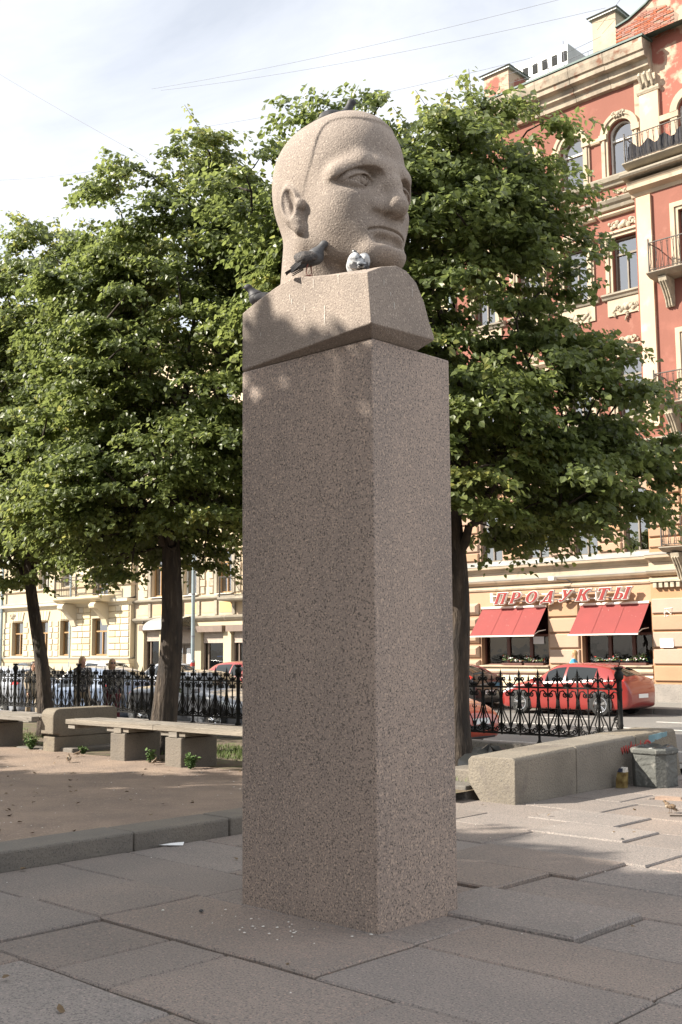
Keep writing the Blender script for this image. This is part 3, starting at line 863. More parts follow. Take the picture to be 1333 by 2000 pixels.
# bare brick patch where the plaster fell off: bricks in real courses
bp=FB(); bp.poly([(x,D-.024,z) for x,z in [(-18.05,22.38),(-15.9,22.38),(-15.75,22.9),(-16.2,23.45),(-17.0,23.62),(-17.6,23.38),(-18.05,23.30)]])
patch=hb('brick_patch',bp,'mortar',fixn=False)
bm_=FB(); bm_.fb(-.115,.115,-.028,.028,0,.02)
bme=None
for row in range(17):
    z=22.42+row*.068
    x=-18.0+(.12 if row%2 else 0)
    top_l=23.28 if x<-17 else 23.5
    while x<-15.95:
        zmax=np.interp(x,[-18.05,-17.6,-17.0,-16.2,-15.8],[23.26,23.33,23.56,23.4,22.9])
        if z<zmax-.03 and random.random()<.93:
            if bme is None:
                o=bm_.build('brick',M['brick_red'],patch); bme=o.data
                for v in bme.vertices: v.co=Vector((v.co.x+root_loc(patch).x, v.co.y+root_loc(patch).y-D, v.co.z+root_loc(patch).z))
            else: o=link_mesh('brick',bme,patch)
            o.location=Vector((x,D-.020-random.uniform(0,.008),z))-root_loc(patch)
        x+=.244
# chimneys and clutter on the roof
def chimney(x0,x1,y0,y1,z0,z1,m,name='chimney'):
    b=MB(); b.box(x0,x1,y0,y1,z0,z1); c=b.build(name,M[m],house)
    b=MB(); b.box(x0-.10,x1+.10,y0-.10,y1+.10,z1,z1+.08)
    b.add([(x0-.16,y0-.16,z1+.08),(x1+.16,y0-.16,z1+.08),(x1+.16,y1+.16,z1+.08),(x0-.16,y1+.16,z1+.08),((x0+x1)/2-.2,(y0+y1)/2,z1+.24),((x0+x1)/2+.2,(y0+y1)/2,z1+.24)],[(0,3,2,1),(0,1,5,4),(1,2,5),(2,3,4,5),(3,0,4)])
    b.build('chimney_cap',M['zinc'],c)
chimney(-19.05,-18.12,D+.0,D+.9,22.3,24.05,'trim_cream')
chimney(-24.05,-22.9,D+.3,D+1.5,22.3,23.85,'stucco_peel')
b=MB(); b.box(-24.4,-21.9,D+3.0,D+4.6,22.3,25.6); vb=b.build('vent_block',M['zinc'],house)
for k in range(5):
    b=MB(); b.box(-24.0+.46*k,-23.78+.46*k,D+2.97,D+3.02,24.9,25.3); b.build('vent_opening',M['room_dark'],vb)
b=MB()
for k in range(12):
    x=-21.6+.25*k; b.tube([(x,D+.6,22.4),(x,D+.6,23.35)],.010,4)
for z in (22.9,23.35): b.tube([(-21.6,D+.6,z),(-18.85,D+.6,z)],.012,4)
b.tube([(-21.3,D+.8,22.4),(-21.5,D+.8,24.1)],.018,5); b.tube([(-20.7,D+.8,22.4),(-20.75,D+.8,24.3)],.014,5)
hb('roof_railing',b,'cable')

# projecting bay on the right
PB=.30
bw=[(-15.95,-15.0,13.85,15.98),(-15.95,-15.0,9.46,11.75),(-15.95,-15.0,4.86,7.1,.3)]
b=FB(); wall_holes(b,SX,HX1,8.52,16.85,PB,bw[:2]); b.quad((SX,D,8.52),(SX,D-PB,8.52),(SX,D-PB,16.85),(SX,D,16.85)); hb('bay_wall',b,'stucco_red',fixn=False)
b=FB(); wall_holes(b,SX,HX1,-.04,8.12,PB,bw[2:],.26); b.quad((SX,D,-.04),(SX,D-PB,-.04),(SX,D-PB,8.12),(SX,D,8.12)); hb('bay_lower_wall',b,'stucco_peach',fixn=False)
b=FB(); b.fb(SX+.10,SX+.62,8.9,16.80,PB,PB+.10); hb('bay_pilaster',b,'stucco_light')
for z0,z1 in ((13.85,15.98),(9.46,11.75)):
    b=FB()
    for o,w_,pp in ((0,.11,.07),(.11,.09,.12),(.20,.09,.07)):
        b.fb(-15.95-o-w_,-15.95-o,z0,z1+o+w_,PB,PB+pp); b.fb(-15.0+o,-15.0+o+w_,z0,z1+o+w_,PB,PB+pp); b.fb(-15.95-o,-15.0+o,z1+o,z1+o+w_,PB,PB+pp)
    hb('window_surround',b,'trim_cream')
    window(house,-15.93,-15.02,z0+.02,z1-.02,PB,transom=.66,m='frame_grey',curtain=True,blind=.3)
window(house,-15.93,-15.02,4.88,7.08,PB,arch=.28,transom=.62,m='frame_grey',curtain='half',depth=.26)
ornament('window_ornament',house,-15.47,12.55,.6,.7,PB,61)
ornament('bay_ornament',house,-17.16,9.05,.48,.42,PB+.03,62)
b=FB(); b.ml(SX-.10,HX1,[(0,16.84),(PB+.02,16.86),(PB+.06,16.98),(PB+.30,17.06),(PB+.30,17.20),(PB+.36,17.30),(0,17.42)]); hb('bay_cornice',b,'trim_cream')
b=FB(); b.ml(SX-.22,HX1,[(0,17.43),(PB+.55,17.44),(PB+.60,17.50),(PB+.60,17.56),(0,17.86)]); hb('bay_ledge',b,'trim_grey')
# cornice between peach and red storeys, ledges over the shop
for x0,x1,pp in ((HX0,SX,0),(SX-.02,HX1,PB)):
    b=FB(); b.ml(x0,x1,[(0,8.06),(pp+.06,8.08),(pp+.10,8.20),(pp+.24,8.26),(pp+.26,8.38),(pp+.38,8.42),(pp+.38,8.48),(0,8.62)]); hb('storey_cornice',b,'trim_grey')
    b=FB(); b.ml(x0,x1,[(0,4.44),(pp+.06,4.46),(pp+.12,4.54),(pp+.30,4.58),(pp+.32,4.66),(0,4.86)]); hb('storey_ledge',b,'trim_cream')
    b=FB(); b.ml(x0,x1,[(0,4.66+.005),(pp+.33,4.665),(pp+.335,4.68),(0,4.875)]); hb('ledge_flashing',b,'zinc')
    b=FB(); b.fb(x0,x1,4.12,4.45,0,pp+.04); hb('frieze',b,'trim_cream')
    b=FB(); b.ml(x0,x1,[(0,3.98),(pp+.08,4.0),(pp+.22,4.08),(pp+.26,4.14),(0,4.22)]); hb('shop_cornice',b,'trim_cream')
    b=FB(); b.ml(x0,x1,[(0,4.14),(pp+.265,4.145),(pp+.27,4.16),(0,4.24)]); hb('ledge_flashing',b,'zinc')
    b=FB(); b.ml(x0,x1,[(0,3.80),(pp+.05,3.80),(pp+.08,3.86),(pp+.05,3.90),(pp+.05,3.95),(0,3.98)]); hb('shop_moulding',b,'trim_cream')
# rustication: each block a stone of its own
def rustic(x0,x1,z0,z1,n,p,gap=.055,c=.03,name='rustic_block',m='stucco_peach'):
    h=(z1-z0)/n
    for k in range(n):
        b=FB(); b.fc(x0,x1,z0+k*h+gap/2,z0+(k+1)*h-gap/2,p,p+.075,c); hb(name,b,m)
for x0,x1 in ((HX0+.02,-24.58),(-23.45,-22.58),(-21.45,-20.60),(-19.50,-18.66)): rustic(x0,x1,4.90,8.02,9,0)
rustic(SX+.04,-16.35,4.90,8.02,9,PB); rustic(-14.8,HX1,4.90,8.02,9,PB)
for x0,x1,pp in ((-21.60,-20.40,0),(SX+.04,-14.0,PB),(-13.9,HX1,PB)): rustic(x0,x1,.60,3.30,5,pp,.06,.03)
for k in range(6):
    z0=.30+k*.52
    b=FB(); b.fc(HX0+.04,-24.62,z0+.05,z0+.47,0,.16,.10); hb('diamond_block',b,'stucco_peach')
for x0,x1,pp in ((-21.66,-20.32,0.0),(SX,HX1,PB)):
    b=FB(); b.fb(x0-.02,x1+.02,-.04,.54,pp,pp+.10); hb('plinth',b,'plinth_stone')
# shop windows: opening with brown frame, dark shop behind
for (a,c,z0,z1) in sh:
    y=D+.26
    b=MB()
    b.box(a,a+.05,y-.04,y+.04,z0,z1); b.box(c-.05,c,y-.04,y+.04,z0,z1); b.box(a,c,y-.041,y+.041,z0,z0+.06); b.box(a,c,y-.041,y+.041,2.12,2.20)
    for t in (.36,.70): x=a+(c-a)*t; b.box(x-.06,x+.06,y-.05,y+.05,z0+.06,z1)
    w=b.build('shop_window',M['wood_brown'],house)
    b=MB(); b.quad((a,y+.01,z0),(c,y+.01,z0),(c,y+.01,z1),(a,y+.01,z1)); b.build('pane',M['glass_shop'],w,fixn=False)
    b=FB(); b.ml(a-.02,c+.02,[(-.26,z0-.02),(.10,z0-.06),(.14,z0-.04),(.14,z0+.0),(-.26,z0+.03)]); b.ml(a-.02,c+.02,[(0,z0-.26),(.05,z0-.26),(.08,z0-.20),(.05,z0-.12),(.05,z0-.07),(0,z0-.06)]); hb('shop_sill',b,'trim_cream')
    b=FB(); b.ml(a-.02,c+.02,[(0,z0-.31),(.06,z0-.31),(.06,z0-.28),(0,z0-.27)]); hb('sill_strip',b,'wood_brown')
    # apron of small cream bricks
    ap=FB(); ap.fb(a,c,-.03,z0-.31,0,.012); apo=hb('apron',ap,'mortar')
    nrow=8; hrow=(z0-.33)/nrow; bme2=None
    for row in range(nrow):
        z=.01+hrow*(row+.5); x=a+.16-(.16 if row%2 else 0)
        while x<c-.05:
            if bme2 is None:
                q=FB(); q.fb(-.150,.150,-hrow/2+.006,hrow/2-.006,0,.02)
                me=q.mesh((0,D,0),mat=M['brick_cream'],name='apron_brick'); bme2=me
            o=link_mesh('apron_brick',bme2,apo)
            o.location=Vector((max(min(x,c-.15),a+.15),D-.012-random.uniform(0,.004),z))-root_loc(apo)
            x+=.312
b=FB(); b.fb(-23.35+.9,-23.35+1.35,1.86,2.20,-.235,-.23); hb('window_notice',b,'paper')
# dark shop interior sides are given by dark_interior; white board and plaque on the pier
# balconies of the projecting bay
def balcony(x0,x1,z,p0,depth,h,label,lowm='trim_grey',cloth=False,front=True):
    bal=hb('balcony',FB().ml(x0-.08,x1,[(p0-.02,z-.16),(p0+depth*.7,z-.14),(p0+depth,z-.06),(p0+depth+.04,z-.03),(p0+depth+.04,z),(p0-.02,z+.01)]),lowm)
    def P(u,p,zz): return (u,D-p,zz)
    r=FB()
    p1=p0+depth-.03
    r.tube([P(x0,p0,z+h),P(x0,p1,z+h),P(x1,p1,z+h)],.022,6); r.tube([P(x0,p0,z+.07),P(x0,p1,z+.07),P(x1,p1,z+.07)],.016,5)
    r.tube([P(x0,p1,z-.02),P(x0,p1,z+h+.10)],.03,6); r.lathe([(.0,0),(.035,.03),(.0,.08)],(x0,D-p1,z+h+.08),6)
    r.build('handrail',M['iron_grey'],bal)
    n=int((x1-x0)/.20)
    b=FB()
    for k in range(n+1):
        x=x0+.02+k*.20
        b.tube([P(x,p1,z+.07),P(x+.05,p1-.03,z+h*.45),P(x+.02,p1,z+h)],.010,4); b.tube([P(x+.10,p1,z+.07),P(x+.05,p1-.03,z+h*.45),P(x+.08,p1,z+h)],.010,4)
        pts=[P(x+.05+.04*math.cos(a_),p1,z+.13+.04*math.sin(a_)) for a_ in np.linspace(0,2*math.pi,9)]; b.tube(pts,.007,4)
        pts=[P(x+.05+.04*math.cos(a_),p1,z+h-.07-.03*math.sin(a_)) for a_ in np.linspace(0,math.pi,6)]; b.tube(pts,.007,4)
    for k in range(int(depth/.18)):
        p=p0+.05+k*.18; b.tube([P(x0,p,z+.07),P(x0,p,z+h)],.010,4)
    b.build('baluster_row',M['iron_grey'],bal)
    return bal
bal4=balcony(-17.50,HX1,17.88,PB,.62,.92,'',cloth=True)
b=FB()
for k in range(26):
    u0=-17.42+k*.12; b.quad((u0,D-PB-.50-.03*math.sin(k*2.1),17.98),(u0+.12,D-PB-.50-.03*math.sin((k+1)*2.1),17.98),(u0+.12,D-PB-.50-.03*math.sin((k+1)*2.1),18.45+.12*math.sin((k+1)*1.3)),(u0,D-PB-.50-.03*math.sin(k*2.1),18.45+.12*math.sin(k*1.3)))
b.build('balcony_cover',M['cloth_dark'],bal4,fixn=False)
balcony(-16.72,HX1,13.86,PB,.75,1.0,''); balcony(-16.72,HX1,9.46,PB,.75,1.0,''); balcony(-16.70,HX1,4.86,PB,.75,1.0,'')
for z in (13.72,9.32,4.70):
    for x in (-16.35,-14.2):
        b=FB(); prof=[(PB,z-.95),(PB+.10,z-.95),(PB+.16,z-.70),(PB+.34,z-.42),(PB+.55,z-.18),(PB+.60,z-.02),(PB,z-.02)]
        b.ml(x-.14,x+.14,prof)
        for k in range(3): b.tube([(x-.09+.09*k,D-PB-.13,z-.92),(x-.09+.09*k,D-PB-.2,z-.70),(x-.09+.09*k,D-PB-.37,z-.42),(x-.09+.09*k,D-PB-.58,z-.17)],.03,5)
        hb('balcony_bracket',b,'relief')
# carved dentils under the lowest balcony
b=FB()
for k in range(5): b.fb(-17.35+.20*k,-17.23+.20*k,3.62,3.80,PB,PB+.16)
b.fb(-17.42,-16.38,3.80,3.84,PB,PB+.20); hb('dentil_row',b,'relief')

# drainpipe on the left corner of the house
dp=FB(); dp.tube([(HX0-.12,D-.16,.25),(HX0-.12,D-.16,21.2),(HX0+.05,D-.45,22.1)],.075,8); dpo=hb('drainpipe',dp,'pipe_grey')
for z in (1.6,4.2,7.5,11,15,19):
    b=FB(); b.lathe([(.09,0),(.09,.06)],(HX0-.12,D-.16,z),8); b.build('pipe_clamp',M['pipe_grey'],dpo)

# ===== shop sign: eight letters, red face on a deep white body
sign = thing('shop_sign','red cut out letters reading ПРОДУКТЫ above the two awnings','sign',(-21.2,D-.3,3.3))
def arc(cx,cy,rx,ry,a0,a1,n=8): return [(cx+rx*math.cos(R_(a0+(a1-a0)*k/n)),cy+ry*math.sin(R_(a0+(a1-a0)*k/n))) for k in range(n+1)]
GL = {
'П':([(0,0),(.36,0),(.36,.07),(.29,.10),(.29,.88),(.58,.88),(.58,.10),(.51,.07),(.51,0),(.87,0),(.87,.07),(.80,.10),(.80,.90),(.87,.94),(.87,1),(0,1),(0,.94),(.06,.90),(.06,.10),(0,.07)],[]),
'Р':([(0,0),(.38,0),(.38,.07),(.30,.10),(.30,.40),(.46,.40)]+arc(.46,.70,.30,.30,-90,90)+[(0,1),(0,.94),(.06,.90),(.06,.10),(0,.07)],[[(.30,.50),(.42,.50)]+arc(.42,.71,.12,.21,-90,90)+[(.30,.92)]]),
'О':(arc(.44,.5,.44,.52,0,352,22),[arc(.44,.5,.20,.40,0,352,18)]),
'Д':([(-.04,-.14),(.06,-.14),(.12,0),(.66,0),(.76,-.14),(.86,-.14),(.86,.10),(.78,.10),(.64,1),(.42,1),(.08,.10),(-.04,.10)],[[(.25,.12),(.52,.12),(.46,.74)]]),
'У':([(0,1),(0,.94),(.05,.91),(.32,.38),(.22,.15),(.14,.12),(.11,.20),(0,.20),(0,.02),(.12,-.03),(.28,.02),(.38,.16),(.74,.91),(.82,.94),(.82,1),(.50,1),(.50,.94),(.57,.91),(.44,.60),(.29,.91),(.36,.94),(.36,1)],[]),
'К':([(0,0),(.36,0),(.36,.07),(.30,.10),(.30,.44),(.37,.45),(.55,.10),(.50,.07),(.50,0),(.92,0),(.92,.07),(.84,.10),(.58,.54),(.74,.84),(.85,.82),(.88,1),(.68,1),(.52,.90),(.37,.58),(.30,.56),(.30,.91),(.36,.94),(.36,1),(0,1),(0,.94),(.06,.91),(.06,.10),(0,.07)],[]),
'Т':([(.22,0),(.64,0),(.64,.07),(.56,.10),(.56,.88),(.70,.88),(.78,.72),(.86,.72),(.84,1),(.02,1),(0,.72),(.08,.72),(.16,.88),(.30,.88),(.30,.10),(.22,.07)],[]),
'Ы':([(0,0),(.42,0)]+arc(.42,.28,.26,.28,-90,90)+[(.30,.56),(.30,.91),(.36,.94),(.36,1),(0,1),(0,.94),(.06,.91),(.06,.10),(0,.07)],[[(.30,.10),(.38,.10)]+arc(.38,.28,.09,.18,-90,90)+[(.30,.46)]]),
'І':([(0,0),(.36,0),(.36,.07),(.30,.10),(.30,.90),(.36,.94),(.36,1),(0,1),(0,.94),(.06,.90),(.06,.10),(0,.07)],[]),
}
def glyph_mesh(loops, ext, off, name):
    cu=bpy.data.curves.new(name,'CURVE'); cu.dimensions='2D'; cu.fill_mode='BOTH'; cu.extrude=ext; cu.offset=off
    for lp in loops:
        sp=cu.splines.new('POLY'); sp.points.add(len(lp)-1)
        for p_,(x,y) in zip(sp.points,lp): p_.co=(x,y,0,1)
        sp.use_cyclic_u=True
    o=bpy.data.objects.new(name,cu); COL.objects.link(o)
    dg=bpy.context.evaluated_depsgraph_get(); dg.update()
    me=bpy.data.meshes.new_from_object(o.evaluated_get(dg)); me.name=name
    bpy.data.objects.remove(o); bpy.data.curves.remove(cu)
    return me
LH=.40; pitch=[0,.70,1.37,2.05,2.88,3.52,4.27,4.90,5.34]
for ch,px in zip(['П','Р','О','Д','У','К','Т','Ы','І'],[0,.66,1.32,2.02,2.74,3.40,4.16,4.82,5.18]):
    out,holes=GL[ch]
    loops=[[((x*.56+y*.20)*1.0*LH/.40*.92,y*LH) for x,y in lp] for lp in [out]+holes]
    for part,ext,off,dy,mt in (('letter_body',.055,.018,.0,'sign_white'),('letter_face',.008,-.004,-.062,'sign_red')):
        me=glyph_mesh(loops,ext,off,part); me.materials.clear(); me.materials.append(M[mt])
        if part=='letter_body': lo=link_mesh(part,me,sign); tgt=lo
        else: lo=link_mesh(part,me,tgt)
        if part=='letter_body':
            lo.rotation_euler=(math.pi/2,0,0); lo.location=Vector((-23.72+px,D-.30,3.30))-Vector(sign.location)
        else: lo.location=(0,0,.063)
b=FB(); b.fb(-23.95,-18.45,3.36,3.40,.10,.16); b.fb(-23.95,-18.45,3.58,3.62,.10,.16)
for x in (-23.5,-22.2,-20.9,-19.6,-18.6): b.fb(x,x+.03,3.30,3.70,-.01,.24)
b.build('sign_bracket',M['sign_white'],sign)
b=FB(); b.fb(-24.02,-23.90,3.36,3.72,.0,.16); b.build('sign_box',M['sign_white'],sign,bevel=.02)

# ===== awnings
for (a,c,lab) in ((-24.46,-21.70,'red fabric awning over the left shop window'),(-20.30,-17.74,'red fabric awning over the right shop window')):
    aw=thing('awning',lab,'awning',((a+c)/2,D-.4,2.1),'red awnings over the shop windows')
    def ap_(t,x,sag=0): return (x, D-.03-.84*t, 3.15-1.0*t-.015*math.sin(math.pi*t)-sag)
    cl=MB(); nx,ny=24,8
    for th,flip in ((0,False),(.006,True)):
        vs=[];fs=[]
        for i in range(nx+1):
            x=a+(c-a)*i/nx
            seam=.012*abs(math.sin(math.pi*(i/nx)*3))
            for j in range(ny+1): vs.append(ap_(j/ny,x,th+seam*(j/ny)*.6))
        for i in range(nx):
            for j in range(ny):
                q=(i*(ny+1)+j,(i+1)*(ny+1)+j,(i+1)*(ny+1)+j+1,i*(ny+1)+j+1)
                fs.append(q[::-1] if flip else q)
        cl.add(vs,fs)
    cl.build('canopy',M['awning_red'],aw,smooth=True,fixn=False)
    b=MB(); b.box(a-.02,c+.02,D-.90,D-.86,2.12,2.165); b.build('front_bar',M['awning_bar'],aw)
    b=MB(); b.tube([(a-.02,D-.05,3.18),(c+.02,D-.05,3.18)],.045,8); b.build('roller',M['awning_bar'],aw)
    for t in (.33,.66):
        x=a+(c-a)*t; b=MB(); b.add([ap_(0,x-.010),ap_(0,x+.010),ap_(.5,x+.010,-.004),ap_(.5,x-.010,-.004),ap_(1,x+.010,-.003),ap_(1,x-.010,-.003)],[(0,1,2,3),(3,2,4,5)])
        b.v=[(x_,y_-.004,z_+.006) for x_,y_,z_ in b.v]; b.build('seam',M['awning_red'],aw,fixn=False)
    for x in (a+.06,c-.06):
        b=MB(); b.tube([(x,D-.02,2.35),(x,D-.45,2.30),(x,D-.86,2.14)],.016,6); b.build('folding_arm',M['awning_bar'],aw)

# flowers on the shop sills
def flower_box(x0,x1,z,seed,label):
    r=random.Random(seed); t=thing('flower_trough',label,'flowers',((x0+x1)/2,D-.02,z),'flower troughs on the shop sills')
    MB().box(x0,x1,D-.10,D+.08,z,z+.07).build('trough',M['wood_brown'],t)
    lf=MB(); wf=MB(); rf=MB()
    for k in range(int((x1-x0)*230)):
        x=r.uniform(x0,x1); hgt=.10+.24*r.random()*(0.55+.45*math.sin((x-x0)*5+seed)); y=D-.01+r.uniform(-.12,.10); zz=z+.04+hgt
        s_=r.uniform(.02,.04); a_=r.uniform(0,6.3); ti=r.uniform(-.7,.7)
        ux,uy,uz=math.cos(a_)*s_,math.sin(a_)*s_,s_*ti; vx,vy,vz=-math.sin(a_)*s_*.6,math.cos(a_)*s_*.6,s_*.5
        q=[(x-ux,y-uy,zz-uz),(x+vx,y+vy,zz+vz),(x+ux,y+uy,zz+uz),(x-vx,y-vy,zz-vz)]
        k_=r.random()
        (wf if k_<.20 else rf if k_<.30 else lf).add(q,[(0,1,2,3)])
    o=lf.build('foliage',M['weed'],t,fixn=False); o['kind']='stuff'
    o=wf.build('white_bloom',M['flower_white'],t,fixn=False); o['kind']='stuff'
    o=rf.build('red_bloom',M['flower_red'],t,fixn=False); o['kind']='stuff'
flower_box(-23.62,-22.75,1.12,1,'trough of white and red flowers on the left shop sill, left one')
flower_box(-22.65,-21.85,1.12,2,'trough of white and red flowers on the left shop sill, beside the middle pier')
flower_box(-19.80,-18.90,1.14,3,'trough of white and red flowers on the right shop sill, left one')
flower_box(-18.85,-17.90,1.14,4,'trough of white flowers on the right shop sill at its right end')

tag(FB().fb(-17.22,-16.76,1.70,1.98,PB+.075,PB+.10).build('wall_plaque',M['plaque_white']),'blank white board on the peach pier beside the right awning','plaque')
lampb=thing('floodlight','small white floodlight on the ledge above the shop sign','lamp',(-21.0,D-.5,4.1))
b=MB(); b.box(-21.22,-20.98,D-.62,D-.42,4.02,4.16); b.build('lamp_housing',M['frame_white'],lampb,bevel=.02)
b=MB(); b.tube([(-21.0,D-.45,4.08),(-20.75,D-.20,4.06),(-20.60,D-.05,3.95)],.014,5); b.build('lamp_arm',M['cable'],lampb)
# white tag sprayed on the pier
gt=FB()
for pts in ([(-17.02,2.62),(-17.02,2.88),(-16.76,2.90),(-16.80,2.70),(-16.98,2.84)],[(-16.98,2.64),(-16.90,2.66)],[(-17.05,2.74),(-16.98,2.78)]):
    gt.tube([(x,D-PB-.078,z+.05) for x,z in pts],.014,4)
tag(gt.build('wall_tag',M['graffiti_white']),'white sprayed tag high on the peach pier right of the awning','graffiti')

# ===== pale rusticated house far left, and the ochre house between
B1 = thing('pale_house','pale cream plastered house with quoin blocks and a bracketed balcony','building',(-53,D,0))
def b1(name,b,m,**k): return b.build(name,M[m],B1,**k)
w1=[(-64.6,-63.6),(-62.0,-61.0),(-57.75,-56.55),(-55.05,-53.95),(-52.75,-51.60)]
wp=[(-49.30,-47.92)]
lo=[(a,c,1.50,3.40) for a,c in w1]; hi=[(a,c,5.2,7.6) for a,c in w1]+[(a,c,9.4,11.6) for a,c in w1]+[(a,c,13.2,15.2) for a,c in w1]
b=FB(); wall_holes(b,-70,-51.25,-.04,17.5,0,lo+hi,.30); b1('front_wall',b,'stucco_pale',fixn=False)
P1=.28
b=FB(); wall_holes(b,-51.25,-45.95,-.04,17.5,P1,[(a,c,1.50,3.42) for a,c in wp]+[(a,c,4.6,7.4) for a,c in wp]+[(a,c,9.4,11.6) for a,c in wp],.34)
b.quad((-51.25,D,-.04),(-51.25,D-P1,-.04),(-51.25,D-P1,17.5),(-51.25,D,17.5)); b.quad((-45.95,D-P1,-.04),(-45.95,D,-.04),(-45.95,D,17.5),(-45.95,D-P1,17.5)); b1('bay_wall',b,'stucco_pale',fixn=False)
b=MB(); b.box(-69.98,-45.97,D+.9,D+12,0,17.4); b1('dark_interior',b,'room_dark')
b=FB(); b.add([(-70,D-.5,17.6),(-45.8,D-.5,17.6),(-45.8,D+6,19.4),(-70,D+6,19.4),(-70,D+12,17.6),(-45.8,D+12,17.6)],[(0,1,2,3),(3,2,5,4)]); b1('roof',b,'roof_green',fixn=False)
b=FB(); b.ml(-70,-45.85,[(0,17.0),(.2,17.05),(.5,17.4),(.5,17.6),(0,17.6)]); b1('cornice',b,'trim_cream')
for x0,x1,pp in ((-70,-51.25,0),(-51.27,-45.90,P1)):
    b=FB(); b.ml(x0,x1,[(0,4.02),(pp+.05,4.04),(pp+.10,4.14),(pp+.26,4.22),(pp+.26,4.36),(0,4.46)]); b1('storey_ledge',b,'block_pale')
    b=FB(); b.ml(x0,x1,[(0,4.365),(pp+.275,4.365),(pp+.28,4.38),(0,4.475)]); b1('ledge_flashing',b,'zinc')
    b=FB(); b.ml(x0,x1,[(0,1.10),(pp+.06,1.12),(pp+.12,1.28),(pp+.16,1.34),(0,1.42)]); b1('base_ledge',b,'block_pale')
    b=FB(); b.ml(x0,x1,[(0,1.345),(pp+.175,1.345),(pp+.18,1.36),(0,1.435)]); b1('ledge_flashing',b,'zinc')
    b=FB(); b.fb(x0,x1,-.04,1.10,0,pp+.04); b1('base',b,'stucco_pale')
    b=FB(); b.ml(x0,x1,[(0,5.02),(pp+.04,5.02),(pp+.12,5.10),(0,5.14)]); b1('sill_band',b,'trim_cream')
allw=w1+wp
for i,(a,c) in enumerate(allw):
    pp=P1 if (a,c) in wp else 0
    window(B1,a+.02,c-.02,1.52,3.38,pp,transom=.66,m='wood_tan',curtain=True if i%2 else 'half',depth=.30)
    window(B1,a+.02,c-.02,(5.22 if not pp else 4.62),(7.58 if not pp else 7.38),pp,transom=.68,m='frame_white',curtain='half',depth=.30)
    window(B1,a+.02,c-.02,9.42,11.58,pp,transom=.68,m='frame_white',curtain='half',depth=.30)
    for k in range(5):   # fan of stones over the window
        if pp: continue
        t=(k-2)/2; xc=(a+c)/2
        b=FB(); b.add([(xc+t*.46-.10,D-.05,3.46),(xc+t*.46+.10,D-.05,3.46),(xc+t*.60+.12,D-.05,3.94),(xc+t*.60-.12,D-.05,3.94),(xc+t*.46-.10,D,3.46),(xc+t*.46+.10,D,3.46),(xc+t*.60+.12,D,3.94),(xc+t*.60-.12,D,3.94)],[(0,1,2,3),(0,4,5,1),(1,5,6,2),(2,6,7,3),(3,7,4,0)])
        b1('voussoir',b,'block_pale')
ornament('mask_ornament',B1,-57.6,3.74,.42,.50,.04,70); ornament('mask_ornament',B1,-52.0,3.76,.42,.50,.04,71)
def quoin(x0,x1,p,rows,long_=.72,z0=1.46,dz=.322,side=1):
    for k in range(rows):
        w_=(x1-x0)*(1.0 if k%2==0 else long_)
        xa=x0 if side>0 else x1-w_
        b=FB(); b.fc(xa,xa+w_,z0+k*dz+.02,z0+(k+1)*dz-.02,p,p+.05,.018); b1('quoin_block',b,'block_pale')
for x0,x1,s_ in ((-59.9,-59.2,1),(-58.75,-57.95,-1),(-56.45,-55.95,1),(-55.75,-55.2,-1),(-53.80,-53.45,1),(-53.35,-52.88,-1)): quoin(x0,x1,0,6,.72,side=s_)
for k in range(8):       # the bay: full courses of alternating blocks
    z0=1.46+k*.322
    if z0>3.9: continue
    for (x0,x1) in ((-51.15,-49.42),(-47.80,-46.02)):
        cuts=[0,.36,.62,1.0] if k%2 else [0,.58,1.0]
        for u0,u1 in zip(cuts[:-1],cuts[1:]):
            b=FB(); b.fc(x0+(x1-x0)*u0+.02,x0+(x1-x0)*u1-.02,z0+.02,z0+.302,P1,P1+.055,.018); b1('rustic_block',b,'block_pale')
for k in range(12):
    b=FB(); b.fc(-50.6,-49.6 if k%2 else -49.9,4.7+k*.33+.02,4.7+k*.33+.31,P1,P1+.055,.018); b1('rustic_block',b,'block_pale')
# balcony of the pale house
bl=b1('balcony',FB().ml(-51.5,-47.3,[(P1,4.20),(P1+.75,4.24),(P1+.95,4.36),(P1+1.0,4.42),(P1+1.0,4.52),(P1,4.53)]),'block_pale')
r=FB()
for pts in ([(-51.4,D-P1,5.55),(-51.4,D-P1-.95,5.55),(-47.4,D-P1-.95,5.55),(-47.4,D-P1,5.55)],[(-51.4,D-P1,4.62),(-51.4,D-P1-.95,4.62),(-47.4,D-P1-.95,4.62),(-47.4,D-P1,4.62)],[(-51.4,D-P1,5.38),(-51.4,D-P1-.95,5.38),(-47.4,D-P1-.95,5.38),(-47.4,D-P1,5.38)]):
    r.tube(pts,.022,5)
for x in (-51.4,-49.4,-47.4): r.tube([(x,D-P1-.95,4.52),(x,D-P1-.95,5.68)],.04,5)
r.build('handrail',M['iron_grey'],bl)
b=FB()
for k in range(41): x=-51.4+k*.1; b.tube([(x,D-P1-.95,4.62),(x,D-P1-.95,5.55)],.011,4)
for k in range(8): b.tube([(-47.4,D-P1-.1-k*.11,4.62),(-47.4,D-P1-.1-k*.11,5.55)],.011,4); b.tube([(-51.4,D-P1-.1-k*.11,4.62),(-51.4,D-P1-.1-k*.11,5.55)],.011,4)
b.build('baluster_row',M['iron_grey'],bl)
for x in (-50.9,-48.0):
    b=FB(); b.ml(x-.22,x+.22,[(P1,3.05),(P1+.10,3.05),(P1+.22,3.35),(P1+.50,3.65),(P1+.80,3.95),(P1+.85,4.20),(P1,4.20)])
    b.lathe([(.16,-.24),(.16,.24)],(x,D-P1-.80,4.02),10,'x'); b1('balcony_bracket',b,'block_pale')
